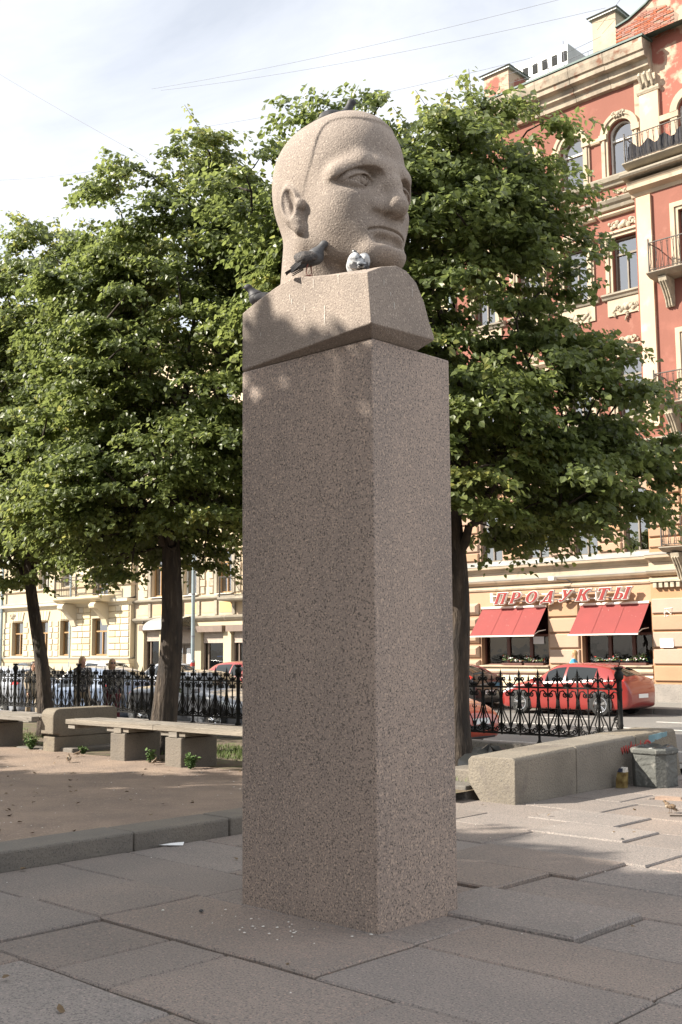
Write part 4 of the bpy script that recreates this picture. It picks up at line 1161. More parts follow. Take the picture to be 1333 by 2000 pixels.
for px_,xx in ((0,-58.6),(1,-51.42)):
    p_=FB(); p_.tube([(xx,D-.2,.9),(xx,D-.2,17.2)],.085,8); po=b1('drainpipe',p_,'pipe_grey')
    for z in (2.4,4.0,6.5,9.5):
        b=FB(); b.lathe([(.10,0),(.10,.06)],(xx,D-.2,z),8); b.build('pipe_clamp',M['pipe_grey'],po)

B2 = thing('ochre_house','ochre panelled house with cream shopfronts, shutters and an arched door canopy','building',(-35.7,D,0))
def b2(name,b,m,**k): return b.build(name,M[m],B2,**k)
X0,X1=-45.90,-25.60
sw=[(-45.2,-43.95,-.0,2.75),(-42.95,-41.45,0.,2.75),(-40.75,-39.15,.0,2.62),(-38.6,-37.1,.0,2.62),(-36.2,-34.6,0,2.62),(-33.8,-32.2,0,2.62),(-31.2,-29.6,0,2.62),(-28.8,-27.2,0,2.62)]
b=FB(); wall_holes(b,X0,X1,-.04,3.30,0,sw,.30); b2('shop_wall',b,'stucco_pale',fixn=False)
uw=[(-44.6+2.52*k,-43.55+2.52*k,z0,z1) for k in range(8) for z0,z1 in ((4.35,6.35),(8.2,10.2),(12.0,14.0))]
b=FB(); wall_holes(b,X0,X1,4.14,17.0,0,uw,.26); b2('upper_wall',b,'stucco_ochre',fixn=False)
b=MB(); b.box(X0+.02,X1-.02,D+.9,D+12,0,16.9); b2('dark_interior',b,'room_dark')
b=FB(); b.add([(X0,D-.4,17.05),(X1,D-.4,17.05),(X1,D+6,18.8),(X0,D+6,18.8),(X0,D+12,17.0),(X1,D+12,17.0)],[(0,1,2,3),(3,2,5,4)]); b2('roof',b,'roof_green',fixn=False)
b=FB(); b.fb(X0,X1,3.30,4.14,0,.06); b2('panel_band',b,'trim_cream')
b=FB(); b.ml(X0,X1,[(0,3.08),(.08,3.10),(.20,3.22),(.22,3.30),(0,3.36)]); b2('lower_belt',b,'trim_grey')
b=FB(); b.ml(X0,X1,[(0,4.02),(.10,4.04),(.22,4.12),(.24,4.18),(0,4.26)]); b2('upper_belt',b,'trim_grey')
b=FB(); b.ml(X0,X1,[(0,16.4),(.2,16.5),(.45,16.9),(.45,17.05),(0,17.05)]); b2('cornice',b,'trim_grey')
for k in range(16):
    x=X0+.25+k*1.26
    b=FB(); b.fb(x,x+.86,3.46,3.94,.06,.075); po=b2('panel',b,'panel_ochre')
    b=FB(); b.fb(x+.94,x+1.14,3.36,4.02,.06,.14); b2('band_pilaster',b,'trim_grey')
for i,(a,c,z0,z1) in enumerate(uw):
    window(B2,a+.02,c-.02,z0+.02,z1-.02,0,transom=.72,m='frame_white' if i%2 else 'wood_tan',curtain=True if i%3 else 'half',depth=.26)
    b=FB(); b.fb(a-.20,a,z0,z1+.15,0,.08); b.fb(c,c+.20,z0,z1+.15,0,.08); b.fb(a,c,z1,z1+.15,0,.08); b2('window_surround',b,'trim_grey')
    if z0<5:
        b=FB(); b.ml(a-.05,c+.05,[(-.2,z0-.02),(.18,z0-.06),(.18,z0-.03),(-.2,z0+.02)]); b2('window_sill',b,'frame_white')
        for q in range(6):
            for e in (a-.62,c+.24):
                b=FB(); b.fc(e+(.0 if q%2 else .04),e+.38-(.0 if q%2 else .04),z0+q*.34+.01,z0+q*.34+.32,0,.07,.02); b2('rustic_block',b,'trim_cream' if q%2 else 'relief')
for i,(a,c,z0,z1) in enumerate(sw):
    if i==1: continue
    b=FB(); b.fb(a-.14,c+.14,z1-.05,z1+.24,-.02,.22); sx=b2('shutter_box',b,'shutter')
    for q in range(6):
        bb=FB(); bb.fb(a+.04,c-.04,z1-.05-.085*(q+1)+.004,z1-.05-.085*q,-.18,-.14+.008*(q%2)); bb.build('shutter_slat',M['shutter_slat'],sx)
    y=D+.24
    bb=MB(); bb.box(a,a+.07,y-.04,y+.04,z0,z1); bb.box(c-.07,c,y-.04,y+.04,z0,z1); bb.box(a+.07,c-.07,y-.04,y+.04,.0,.45); bb.box(a+.30,a+.36,y-.04,y+.04,.45,z1); w=bb.build('shop_window',M['shutter'],B2)
    bb=MB(); bb.quad((a,y+.01,.4),(c,y+.01,.4),(c,y+.01,z1),(a,y+.01,z1)); bb.build('pane',M['glass_shop'],w,fixn=False)
    bb=MB(); bb.box(a+.07,a+.30,y+.1,y+.14,.45,z1-.6); bb.build('window_lining',M['stucco_ochre'],w)
b=MB(); b.box(-39.95,-39.2,D+.32,D+.34,1.42,1.47); b2('blue_light_strip',b,'blue_strip')
# the arched entrance between the shops
a,c=-42.95,-41.45; y=D+.20
b=MB(); b.box(a,a+.10,y-.05,y+.05,-.03,2.05); b.box(c-.10,c,y-.05,y+.05,-.03,2.05); b.box(a+.10,c-.10,y-.05,y+.05,1.97,2.05)
for (xa,xb) in ((a+.11,-42.22),(-42.18,c-.11)):
    b.box(xa,xa+.10,y-.03,y+.03,-.02,1.96); b.box(xb-.10,xb,y-.03,y+.03,-.02,1.96); b.box(xa+.10,xb-.10,y-.03,y+.03,-.02,.25); b.box(xa+.10,xb-.10,y-.03,y+.03,.92,1.06); b.box(xa+.10,xb-.10,y-.03,y+.03,1.84,1.96)
dr=b2('door',b,'wood_dark')
b=MB(); b.quad((a+.1,y+.005,.2),(c-.1,y+.005,.2),(c-.1,y+.005,1.9),(a+.1,y+.005,1.9)); b.build('pane',M['glass'],dr,fixn=False)
b=MB(); b.box(-42.0,-41.72,y-.045,y-.04,1.10,1.80); b.build('door_notice',M['paper'],dr)
b=FB(); b.fb(a,c,2.06,2.74,-.26,-.16); b2('door_shutter',b,'shutter_slat')
b=FB(); b.fb(a-.1,c+.1,2.62,2.86,-.05,.2); b2('shutter_box',b,'shutter')
can=FB(); n=10
vs=[];fs=[]
for k in range(n+1):
    an=math.pi*(.5-.5*k/n)   # quarter barrel from wall down to the front
    pz=2.72+.60*math.sin(an); xx=-42.2
    for x in (-43.75,-41.30): vs.append((x,D-.02-1.15*math.cos(an),pz))
for k in range(n): fs.append((2*k,2*k+1,2*k+3,2*k+2))
can.add(vs,fs); cano=can.build('door_canopy',M['zinc'],B2,smooth=True,fixn=False)
for x in (-43.75,-41.30):
    b=FB(); pts=[(x,D-.02-1.15*math.cos(math.pi*(.5-.5*k/n)),2.71+.60*math.sin(math.pi*(.5-.5*k/n))) for k in range(n+1)]; b.tube(pts,.025,5)
    b.tube([(x,D-.02,2.72),(x,D-1.17,2.72)],.025,5)
    for t in (.3,.55,.8): b.tube([(x,D-.02,2.72),(x,D-.02-1.15*math.cos(math.pi*(.5-.5*t)),2.71+.60*math.sin(math.pi*(.5-.5*t)))],.014,4)
    b.build('canopy_frame',M['iron_grey'],cano)
b2('drain_spout',FB().tube([(-45.2,D-.02,3.14),(-44.9,D-.30,3.10),(-44.6,D-.5,3.04)],.05,6),'iron_grey')
balb=b2('balcony',FB().ml(-38.6,-35.9,[(0,3.9),(.8,3.95),(.85,4.02),(.85,4.10),(0,4.10)]),'trim_grey')
r=FB(); r.tube([(-38.5,D,5.0),(-38.5,D-.8,5.0),(-36,D-.8,5.0),(-36,D,5.0)],.025,5); r.tube([(-38.5,D-.8,4.1),(-38.5,D-.8,5.1)],.035,5); r.tube([(-38.5,D-.8,4.18),(-36,D-.8,4.18)],.02,5); r.build('handrail',M['iron_grey'],balb)
b=FB()
for k in range(25): x=-38.5+.1*k; b.tube([(x,D-.8,4.18),(x,D-.8,5.0)],.010,4)
b.build('baluster_row',M['iron_grey'],balb)
# ------------------------------------------------------------------ the monument
PX, PY, PW, PD, PH = -4.596, 5.146, 1.236, 0.779, 3.678
pedestal = MB()
def _ped():
    e=0.008
    s=pedestal
    v=[(PX-PW,PY,-0.06),(PX,PY,-0.06),(PX,PY+PD,-0.06),(PX-PW,PY+PD,-0.06),
       (PX-PW-e,PY-e,PH),(PX+e,PY-e,PH),(PX+e,PY+PD+e,PH),(PX-PW-e,PY+PD+e,PH)]
    s.add(v,[(0,3,2,1),(4,5,6,7),(0,1,5,4),(1,2,6,5),(2,3,7,6),(3,0,4,7)])
_ped()
ped_o = pedestal.build('pedestal', M['granite_ped'], bevel=0.012)
tag(ped_o, 'tall square pedestal of speckled pink grey granite under the carved bust', 'pedestal')

bust = thing('bust', 'colossal carved granite bust of a short haired man with pigeons on it', 'statue', (PX-PW/2, PY+PD/2, PH))
HEAD_H = 1.17
HEAD_A = R_(-2.0)
HEAD_C = Vector((-5.19, 5.47, 5.03))

def head_sdf(P):
    x,y0,z=P
    y=np.abs(y0)
    Q=(x,y,z)
    # a bullet shaped skull with steep sides
    skull=s_ell(Q,(-.075,0,.660),(.405,.345,.345))
    skull=smin(skull,s_ell(Q,(.10,0,.685),(.275,.285,.300)),.10)
    skull=smin(skull,s_ell(Q,(-.08,0,.48),(.375,.325,.34)),.12)
    cap=skull
    d=skull
    d=smin(d,s_ell(Q,(.05,0,.38),(.315,.285,.36)),.10)
    d=smin(d,s_cap(Q,(-.05,.215,.200),(.28,.085,.080),.100,.078),.10)
    d=smin(d,s_ell(Q,(.315,0,.080),(.110,.145,.088)),.07)
    d=smin(d,s_ell(Q,(.17,.185,.385),(.120,.10,.11)),.12)
    d=smin(d,s_ell(Q,(.135,.135,.275),(.165,.150,.160)),.10)
    # neck, spreading towards the shoulders
    d=smin(d,s_cap(Q,(-.20,0,-.6),(-.14,0,.30),.30,.27),.06)
    d=smin(d,s_ell(Q,(-.26,0,-.40),(.34,.22,.14)),.12)
    # deep sockets under a straight brow with a crisp lower edge
    d=smin(d,s_chain(Q,[(.352,.0,.556),(.352,.09,.566),(.316,.175,.578),(.225,.285,.520)],[.046,.044,.042,.038],.03),.08)
    zs=z+.16*np.maximum(y-.15,0)+.10*np.maximum(.13-y,0)
    xs=x+.75*np.maximum(y-.15,0)
    d=smax(d,-s_ell((xs,y,zs),(.374,.166,.498),(.112,.128,.056)),.006+.05*np.clip((.50-z)/.03,0,1))
    # eye
    eb=s_ell(Q,(.230,.160,.482),(.104,.100,.074))
    d=smin(d,eb,.012)
    ly=(y-.160)/.10
    lid=smax(smax(eb-.017,-(z-(.507-.034*ly*ly)),.004),(z-.545),.004)
    d=smin(d,lid,.004)
    lid2=smax(smax(eb-.014,(z-(.447+.030*ly*ly)),.004),-(z-.415),.006)
    d=smin(d,lid2,.008)
    iris=np.abs(np.sqrt((y-.157)**2+(z-.478)**2)-.033)-.0042
    d=smax(d,-smax(np.maximum(iris,-(x-.27)),np.abs(eb)-.009,.003),.004)
    for dz,dy in ((.492,.166),(.486,.146)):
        d=smax(d,-s_ell(Q,(.324,dy,dz),(.03,.008,.008)),.003)
    # nose: broad straight bridge, flat wide tip
    nose=s_chain(Q,[(.345,0,.585),(.394,0,.470),(.440,0,.346)],[.052,.051,.048],.03)
    nose=smin(nose,s_cap(Q,(.352,.084,.322),(.418,.020,.330),.043,.044),.07)
    nose=smin(nose,s_cap(Q,(.325,.10,.36),(.335,.04,.52),.04,.035),.07)
    nose=smax(nose,-(z-(.280+.016*np.minimum(y/.08,1.5)-.05*(x-.38))),.010)
    d=smin(d,nose,.026)
    d=smax(d,-s_ell(Q,(.390,.040,.280),(.036,.021,.020)),.012)
    # mouth: closed, straight, corners down
    d=smin(d,s_ell(Q,(.250,0,.205),(.130,.185,.10)),.08)
    up=s_chain(Q,[(.372,0,.224),(.364,.050,.229),(.312,.130,.198)],[.016,.017,.010],.01)
    lo=s_chain(Q,[(.368,0,.172),(.360,.050,.172),(.310,.120,.184)],[.029,.027,.014],.01)
    d=smin(d,up,.016); d=smin(d,lo,.018)
    zm=.203-.85*np.maximum(y-.03,0)**2-.10*np.maximum(y-.09,0)
    gr=np.maximum(np.maximum(np.abs(z-zm)-.0075,y-.150),np.maximum(-(d+.016),.2-x))
    d=smax(d,-gr,.008)
    d=smax(d,-s_chain(Q,[(.396,0,.128),(.365,.09,.130)],[.026,.02],.01),.05)
    # ear: outer rim, hollow, front knob and lobe
    ex=x+.095+ .16*(z-.39)
    z_=z; z=(z-.395)*.97+.36
    E=(ex,y,z)
    ea=s_ell(E,(0,.325,.365),(.084,.075,.148))
    ea=smin(ea,s_ell(E,(.030,.318,.225),(.042,.050,.050)),.03)
    d=smin(d,ea,.012)
    d=smax(d,-smin(s_ell(E,(.014,.425,.366),(.058,.090,.106)),s_cap(E,(.02,.42,.30),(.012,.42,.27),.028),.03),.012)
    d=smin(d,s_cap(E,(-.024,.352,.43),(-.006,.350,.30),.016),.02)
    d=smin(d,s_ell(E,(.078,.345,.350),(.030,.034,.034)),.012)
    d=smin(d,s_ell(E,(.034,.340,.258),(.032,.026,.020)),.02)
    z=z_
    # hair: a shallow cap with a carved edge
    hx=np.array([-.6,-.10,.02,.085,.102,.118,.145,.21,.6]); hz=np.array([.15,.22,.50,.66,.76,.835,.872,.882,.862])
    f=np.interp(x,hx,hz).astype(np.float32)
    edge=(f-z)*np.where(x>.13,1.0,.5)
    hair=smax(cap-(.002+.007*np.clip((z-.60)/.16,0,1)),edge,.010)
    d=smin(d,hair,.016)
    return d
(HG,HAX)=sgrid((-.60,-.46,-.42),(.60,.46,1.06),.0066)
HV,HF=surface_nets(head_sdf(HG),HAX)
_ca,_sa=math.cos(HEAD_A),math.sin(HEAD_A)
HP=HV-np.array([-.05,0,.655])
HW=np.stack([HP[:,0]*_ca-HP[:,1]*_sa, HP[:,0]*_sa+HP[:,1]*_ca, HP[:,2]],1)*HEAD_H+np.array(HEAD_C)
head_me=np_mesh('head',HW-np.array(bust.location),HF,M['granite_bust'])
head_o=link_mesh('head',head_me,bust)

# shoulder block: faceted, its underside running down to the pedestal
def _block():
    s=MB()
    zt=PH+0.003
    A=[(-5.842,5.141,zt+.012),(-5.796,5.102,4.094),(-5.638,5.087,4.138),(-5.491,5.074,4.172),(-5.36,5.063,4.197),(-5.228,5.053,4.206),(-4.882,5.035,4.139),(-4.512,5.016,4.064),(-4.512,5.045,3.740)]   # left facet outline
    # right side outline of the front facet
    Fr=[(-4.512,5.16,4.135),(-4.512,5.30,4.176),(-4.512,5.40,4.166),(-4.512,5.50,4.108),(-4.512,5.578,3.994),(-4.512,5.63,3.865),(-4.512,5.672,3.792),(-4.512,5.682,3.757)]
    back=[(-5.80,5.30,4.16),(-5.81,5.50,4.16),(-5.82,5.70,4.04),(-5.84,5.83,3.85),(-5.842,5.86,zt+.012)]
    bl=[(-5.842,5.151,zt),(-4.606,5.151,zt),(-4.606,5.60,zt),(-5.842,5.86,zt)]
    s.poly([A[0],A[8],A[7],A[6],A[5],A[4],A[3],A[2],A[1]])
    s.poly([A[8]]+Fr[::-1]+[A[7]])
    s.poly([A[0],bl[0],bl[1],A[8]])
    s.poly([A[8],bl[1],bl[2],Fr[-1]])
    s.poly([Fr[-1],bl[2],bl[3],back[4]])
    s.poly([bl[0],bl[3],bl[2],bl[1]])
    r=[(-5.228,5.30,4.27),(-5.228,5.50,4.27),(-5.228,5.66,4.13),(-5.228,5.75,3.95),(-5.228,5.80,3.78)]
    s.poly([A[5],A[6],A[7],Fr[0],Fr[1],r[0]])
    s.poly([r[0],Fr[1],Fr[2],r[1]])
    s.poly([r[1],Fr[2],Fr[3],Fr[4],r[2]])
    s.poly([r[2],Fr[4],Fr[5],r[3]])
    s.poly([r[3],Fr[5],Fr[6],Fr[7],r[4]])
    s.poly([r[4],Fr[7],back[4]])
    s.poly([A[5],r[0],back[0],A[1],A[2],A[3],A[4]])
    s.poly([r[0],r[1],back[1],back[0]])
    s.poly([r[1],r[2],back[2],back[1]])
    s.poly([r[2],r[3],back[3],back[2]])
    s.poly([r[3],r[4],back[4],back[3]])
    s.poly([A[0],A[1],back[0],back[1],back[2],back[3],back[4]])
    s.poly([A[0],back[4],bl[3],bl[0]])
    return s
_b=_block()
me=_b.mesh(bust.location,False,True,0.0,M['granite_bust'],'shoulder_block')
bm=bmesh.new(); bm.from_mesh(me)
bmesh.ops.remove_doubles(bm,verts=bm.verts,dist=1e-4)
bmesh.ops.triangulate(bm,faces=[f for f in bm.faces if len(f.verts)>4])
bmesh.ops.recalc_face_normals(bm,faces=bm.faces)
es=[e for e in bm.edges if len(e.link_faces)==2 and e.calc_face_angle(0)>0.55]
bmesh.ops.bevel(bm,geom=es,offset=0.010,segments=2,profile=0.5,affect='EDGES',clamp_overlap=True)
bm.to_mesh(me); bm.free()
block_o=link_mesh('shoulder_block',me,bust)
# ------------------------------------------------------------------ lime trees
def leaf_arrays(P, Nn, T, size, r):
    """heart shaped leaves: P base points, Nn face normals, T tip directions; four triangles each, folded along the midrib"""
    n=len(P)
    Nn=Nn/np.linalg.norm(Nn,axis=1,keepdims=True)
    T=T-Nn*np.sum(T*Nn,1,keepdims=True); T/=np.linalg.norm(T,axis=1,keepdims=True)+1e-9
    S=np.cross(T,Nn)
    sz=(size*(.55+.72*r.beta(2.2,1.8,n)))[:,None]
    fold=r.uniform(.05,.35,n)[:,None]
    curl=r.uniform(-.05,.30,n)[:,None]
    v0=P
    v1=P+(T*.30+S*.52+Nn*fold*.5)*sz
    v2=P+(T*.72+S*.36+Nn*(fold*.4-curl*.3))*sz
    v3=P+(T*1.08-Nn*curl)*sz
    v4=P+(T*.72-S*.36+Nn*(fold*.4-curl*.3))*sz
    v5=P+(T*.30-S*.52+Nn*fold*.5)*sz
    V=np.stack([v0,v1,v2,v3,v4,v5],1).reshape(-1,3)
    b=(np.arange(n)*6)[:,None]
    F=np.concatenate([b+np.array([0,1,2]),b+np.array([0,2,3]),b+np.array([0,3,4]),b+np.array([0,4,5])],0)
    return V,F
def make_tree(name,label,base,lean,trunk_top,r0,lobes,nbough,seed,leaf=.078,per=(5,36),group=None,shoots=22,limbs=7):
    r=np.random.default_rng(seed)
    base=np.array(base,float); top=base+np.array(lean); top[2]=trunk_top
    t=thing(name,label,'tree',tuple(base),group)
    # trunk with a flared foot and a slightly crooked line
    tb=MB(); hh=[0,.05,.15,.35,.7,1.2,1.9,2.6,3.2,3.8,4.6,5.6,6.6]
    H=trunk_top-base[2]
    pts=[];rad=[]
    for k in range(16):
        u=k/15; z=base[2]-.06+u*(H+.06)
        c=base+(top-base)*u
        w=.05*math.sin(u*5+seed)*(u>0)*min(1,u*3)
        pts.append((c[0]+w,c[1]+w*.6,z)); rad.append(r0*(1.0-.42*u)+r0*.42*math.exp(-u*H/.18))
    nn=18
    tb.tube(pts,rad,nn)
    # bark ridges: radial waviness
    vv=[]
    for i,(x,y,z) in enumerate(tb.v):
        k=i//nn
        if k<16:
            c=pts[k]; a=math.atan2(y-c[1],x-c[0]); m=1+.045*math.sin(a*7+z*1.3)+.03*math.sin(a*13-z*2.7)
            vv.append((c[0]+(x-c[0])*m,c[1]+(y-c[1])*m,z))
        else: vv.append((x,y,z))
    tb.v=vv
    tb.build('trunk',M['bark'],t,smooth=True)
    lobes=np.array(lobes,float)
    wts=lobes[:,3]*lobes[:,4]*lobes[:,5]; wts/=wts.sum()
    ctr=(lobes[:,:3]*wts[:,None]).sum(0)
    # boughs fill the crown, most of them near its skin
    which=r.choice(len(lobes),nbough,p=wts)
    d=r.normal(size=(nbough,3)); d/=np.linalg.norm(d,axis=1,keepdims=True)
    rad_=r.uniform(0.10,1.0,nbough)**.42
    B=lobes[which,:3]+d*lobes[which,3:6]*rad_[:,None]
    # skeleton: each bough joins the nearest piece of wood nearer the trunk
    nodes=[np.array(pts[k]) for k in (9,11,13,15)]; par=[-1,0,1,2]; nr=[rad[k] for k in (9,11,13,15)]
    for k in range(limbs):
        a=2*math.pi*(k+r.uniform(-.3,.3))/limbs; el=r.uniform(.45,1.2)
        L=H*.55
        b0=np.array(pts[r.integers(12,15)])
        prev=None
        for q in range(1,5):
            u=q/4
            p=b0+np.array([math.cos(a)*math.cos(el),math.sin(a)*math.cos(el),math.sin(el)])*L*u*.55+np.array([0,0,.5*u*u])
            nodes.append(p); par.append(-2 if q==1 else len(nodes)-2); nr.append(r0*.36*(1-.5*u))
            if q==1: nodes[-1]=p; par[-1]=int(np.argmin([np.linalg.norm(n_-b0) for n_ in nodes[:4]]))
    for k in range(3):
        p=top+np.array([r.normal()*.25,r.normal()*.25,(k+1)*(lobes[:,2].max()-trunk_top)/3.3])
        nodes.append(p); par.append(3 if k==0 else len(nodes)-2); nr.append(r0*.34*(1-.36*k))
    tw=MB()
    for i in range(4,len(nodes)):
        if par[i]>=0: 
            mid=(nodes[i]+nodes[par[i]])/2+r.normal(size=3)*.04
            tw.tube([nodes[par[i]],mid,nodes[i]],[nr[par[i]]*.7 if par[i]>3 else nr[i]*1.25,nr[i]*1.1,nr[i]],6,cap=False)
    order=np.argsort(np.linalg.norm((B-np.array(pts[12]))*[1,1,.8],axis=1))
    NP=np.array(nodes); nl=list(nodes)
    ends=[]
    for i in order:
        p=B[i]; dd=np.linalg.norm(NP-p,axis=1); j=int(np.argmin(dd)); q=NP[j]
        mid=(p+q)/2+np.array([0,0,.10*dd[j]])+r.normal(size=3)*.03*dd[j]
        w=.010+.006*min(dd[j],2)
        tw.tube([q,mid,p],[w*1.5,w*1.1,w*.6],4,cap=False)
        NP=np.vstack([NP,mid[None],p[None]])
    tw.build('branches',M['twig'],t,smooth=True,fixn=False)
    # sprays of leaves: every bough carries a flat drooping fan
    ns,nlf=per
    outw=B-ctr; outw[:,2]*=.25; outw/=np.linalg.norm(outw,axis=1,keepdims=True)+1e-9
    LP=[];LN=[];LT=[];tint=[]
    bt=r.beta(2.0,2.6,nbough)
    for i in range(nbough):
        az=math.atan2(outw[i,1],outw[i,0])
        for s in range(ns):
            a=az+r.uniform(-1.15,1.15); L=r.uniform(.42,.85); n=int(nlf*r.uniform(.7,1.2))
            u=np.sort(r.uniform(0.02,1,n))
            h=np.array([math.cos(a),math.sin(a),0])
            side=np.array([-h[1],h[0],0])
            dr=r.uniform(.15,.75); lift=r.uniform(.0,.45)
            p=B[i]+h*(u*L)[:,None]+np.array([0,0,1])*(lift*u*L-dr*u*u*L)[:,None]
            p=p+side*(r.normal(size=n)*.085)[:,None]+np.array([0,0,1])*(r.normal(size=n)*.035-.02)[:,None]+h*(r.normal(size=n)*.02)[:,None]
            nm=h*.55+np.array([0,0,.75])+r.normal(size=(n,3))*.42
            tp=h*.55+np.array([0,0,-.75])+side*(np.where(r.random(n)<.5,-.55,.55))[:,None]+r.normal(size=(n,3))*.28
            LP.append(p);LN.append(nm);LT.append(tp)
            tint.append(np.clip(bt[i]*.75+r.normal(size=n)*.14+.05,0,1))
    # upright young shoots along the top
    zmax=(lobes[:,2]+lobes[:,5]).max()
    hi=np.argsort(-B[:,2]-r.uniform(0,1.2,nbough))[:shoots]
    sh=MB()
    for i in hi:
        n=30; u=np.linspace(.05,1,n); L=r.uniform(.35,.75); a=r.uniform(0,6.28); ln=r.uniform(.5,1.5)
        dirv=np.array([math.cos(a)*ln,math.sin(a)*ln,1.0]); dirv/=np.linalg.norm(dirv)
        p=B[i]+dirv*(u*L)[:,None]
        sh.tube([B[i],B[i]+dirv*L],[.008,.003],3,cap=False)
        an=np.arange(n)*2.4
        sd=np.stack([np.cos(an),np.sin(an),np.zeros(n)],1)
        LP.append(p+sd*.045+r.normal(size=(n,3))*.02);LN.append(sd*.4+np.array([0,0,.8])+r.normal(size=(n,3))*.25);LT.append(sd*.8+np.array([0,0,-.5]))
        tint.append(np.clip(.75+r.normal(size=n)*.12,0,1))
    sho=sh.build('shoots',M['twig'],t,fixn=False); sho['kind']='stuff'
    LP=np.concatenate(LP);LN=np.concatenate(LN);LT=np.concatenate(LT);tint=np.concatenate(tint).astype(np.float32)
    keep=LP[:,2]>base[2]+1.9
    LP,LN,LT,tint=LP[keep],LN[keep],LT[keep],tint[keep]
    V,F=leaf_arrays(LP-base,LN,LT,leaf,r)
    me=np_mesh('crown',V,F,M['leaf'],False)
    at=me.attributes.new('tint','FLOAT','POINT'); at.data.foreach_set('value',np.repeat(tint,6))
    o=link_mesh('crown',me,t); o['kind']='stuff'
    return t
TG='lime trees along the planting strip'
make_tree('lime_tree','lime tree with a broad drooping crown rising behind the granite bust',(-9.06,11.76,.12),(-.10,.05,0),3.9,.195,
   [(-8.95,11.7,4.9,2.0,2.0,1.7),(-9.1,11.4,6.6,2.0,2.0,1.9),(-7.9,12.2,4.4,1.35,1.35,1.3),(-8.9,11.3,7.7,1.35,1.3,1.2),(-8.1,11.7,7.6,1.0,1.0,1.2),(-9.9,11.0,7.4,1.2,1.2,1.3),(-7.5,12.5,5.0,.8,.8,1.0),(-10.3,11.6,5.6,1.2,1.2,1.6),(-8.6,12.0,3.9,1.9,1.9,.9),(-7.0,13.1,4.2,.8,.8,1.0),(-10.3,10.2,7.85,1.1,1.1,.9),(-9.4,10.6,8.2,1.2,1.2,.8),(-8.4,11.4,8.3,1.0,1.0,.8),(-10.6,10.6,6.8,1.2,1.2,1.4)],600,11,.078,(5,44),TG,30)
make_tree('lime_tree','lime tree with a thick ridged trunk behind the long bench',(-14.33,10.95,.12),(.16,.10,0),3.9,.218,
   [(-14.3,11.0,5.0,2.3,2.2,1.9),(-14.2,10.9,6.9,2.1,2.0,1.9),(-13.9,10.8,8.4,1.55,1.5,1.35),(-15.3,10.4,7.4,1.2,1.2,1.3),(-12.7,11.1,5.6,1.4,1.4,1.9),(-15.6,10.6,5.0,1.4,1.4,1.6),(-12.6,11.2,7.6,1.3,1.2,1.5),(-14.8,10.2,8.3,.9,.9,1.1),(-12.9,11.0,8.9,1.0,1.0,1.0),(-14.3,10.8,4.0,2.3,2.1,1.2)],640,12,.076,(5,44),TG,40)
make_tree('lime_tree','slender lime tree leaning by the end of the granite bench block',(-18.72,11.6,.12),(-.50,-.15,0),3.7,.152,
   [(-19.2,11.4,5.0,2.3,2.2,1.9),(-19.1,11.3,7.0,2.1,2.0,1.9),(-18.6,11.2,8.5,1.6,1.5,1.4),(-17.6,11.3,6.2,1.4,1.4,1.7),(-19.8,10.4,8.0,1.3,1.2,1.4),(-17.7,11.2,8.3,1.3,1.3,1.5),(-16.7,11.2,7.4,1.2,1.2,2.2),(-20.6,10.6,6.4,1.3,1.2,2.4),(-19.2,11.3,4.1,2.4,2.1,1.3)],640,13,.080,(5,40),TG,34)
make_tree('lime_tree','lime tree at the far left edge, its crown reaching in above the bench',(-24.2,11.9,.12),(.1,.05,0),3.7,.2,
   [(-24.2,11.8,5.2,2.6,2.3,2.0),(-24.0,11.6,7.4,2.2,2.1,2.2),(-22.4,11.6,6.0,1.5,1.5,1.8),(-23.6,11.2,9.0,1.4,1.4,1.3)],300,14,.085,(5,32),TG,24)
# the rows on the near side of the square: out of the picture, their shade falls across the slabs
shade=[]
g2='lime trees on the near side of the square'
lab2='lime tree of the row on the near side of the square'
pr=make_tree('lime_tree',lab2,(-9.7,-2.45,0),(.1,.05,0),3.7,.22,
   [(-9.7,-2.65,5.4,2.6,2.4,2.1),(-9.6,-2.45,7.4,2.4,2.1,1.7),(-9.5,-2.15,8.4,1.9,1.5,.9),(-10.1,-1.0,8.95,.8,.5,.35)],440,21,.15,(5,24),g2,8)
spots=[(-14.3,-3.0,180),(-18.9,-2.6,350),(-23.6,-2.9,175),(-28.3,-2.7,8),(-33.0,-2.9,185),(-7.6,-6.9,150),(-12.3,-7.2,250),(-17.2,-7.0,20),(-21.9,-7.2,320),(-37.6,-2.8,10)]
for x,y,a in spots:
    c=copy_tree(pr); c.location=(x,y,0 if x>-8 else .12); c.rotation_euler=(0,0,R_(a))
# ------------------------------------------------------------------ fence, benches, low wall, bin
FY=13.90
FS=1.107
def zf(z): return .318+(z-.452)*FS
plinth=thing('fence_plinth','low concrete plinth under the black iron fence','low wall',(-33,FY,0.1))
x=-58.0
while x<-7.86:
    l=min(2.4,-7.86-x); MB().box(x,x+l-.012,FY-.16,FY+.16,-.12,.318).build('plinth_block',M['plinth_stone'],plinth,bevel=.02); x+=l
fence=thing('iron_fence','ornate black iron fence of spear bars and scrolls along the square','fence',(-33,FY,.45))
BW=.30; ZB,ZT=.572,1.188
def FP(x,z,dy=0): return (x*FS,FY+dy,zf(z))
def spiral(cx,cz,r0,a0,turns,sgn,n=13,shrink=.80):
    return [FP(cx+r0*(1-shrink*k/(n-1))*math.cos(a0+sgn*turns*2*math.pi*k/(n-1)), cz+r0*(1-shrink*k/(n-1))*math.sin(a0+sgn*turns*2*math.pi*k/(n-1))) for k in range(n)]
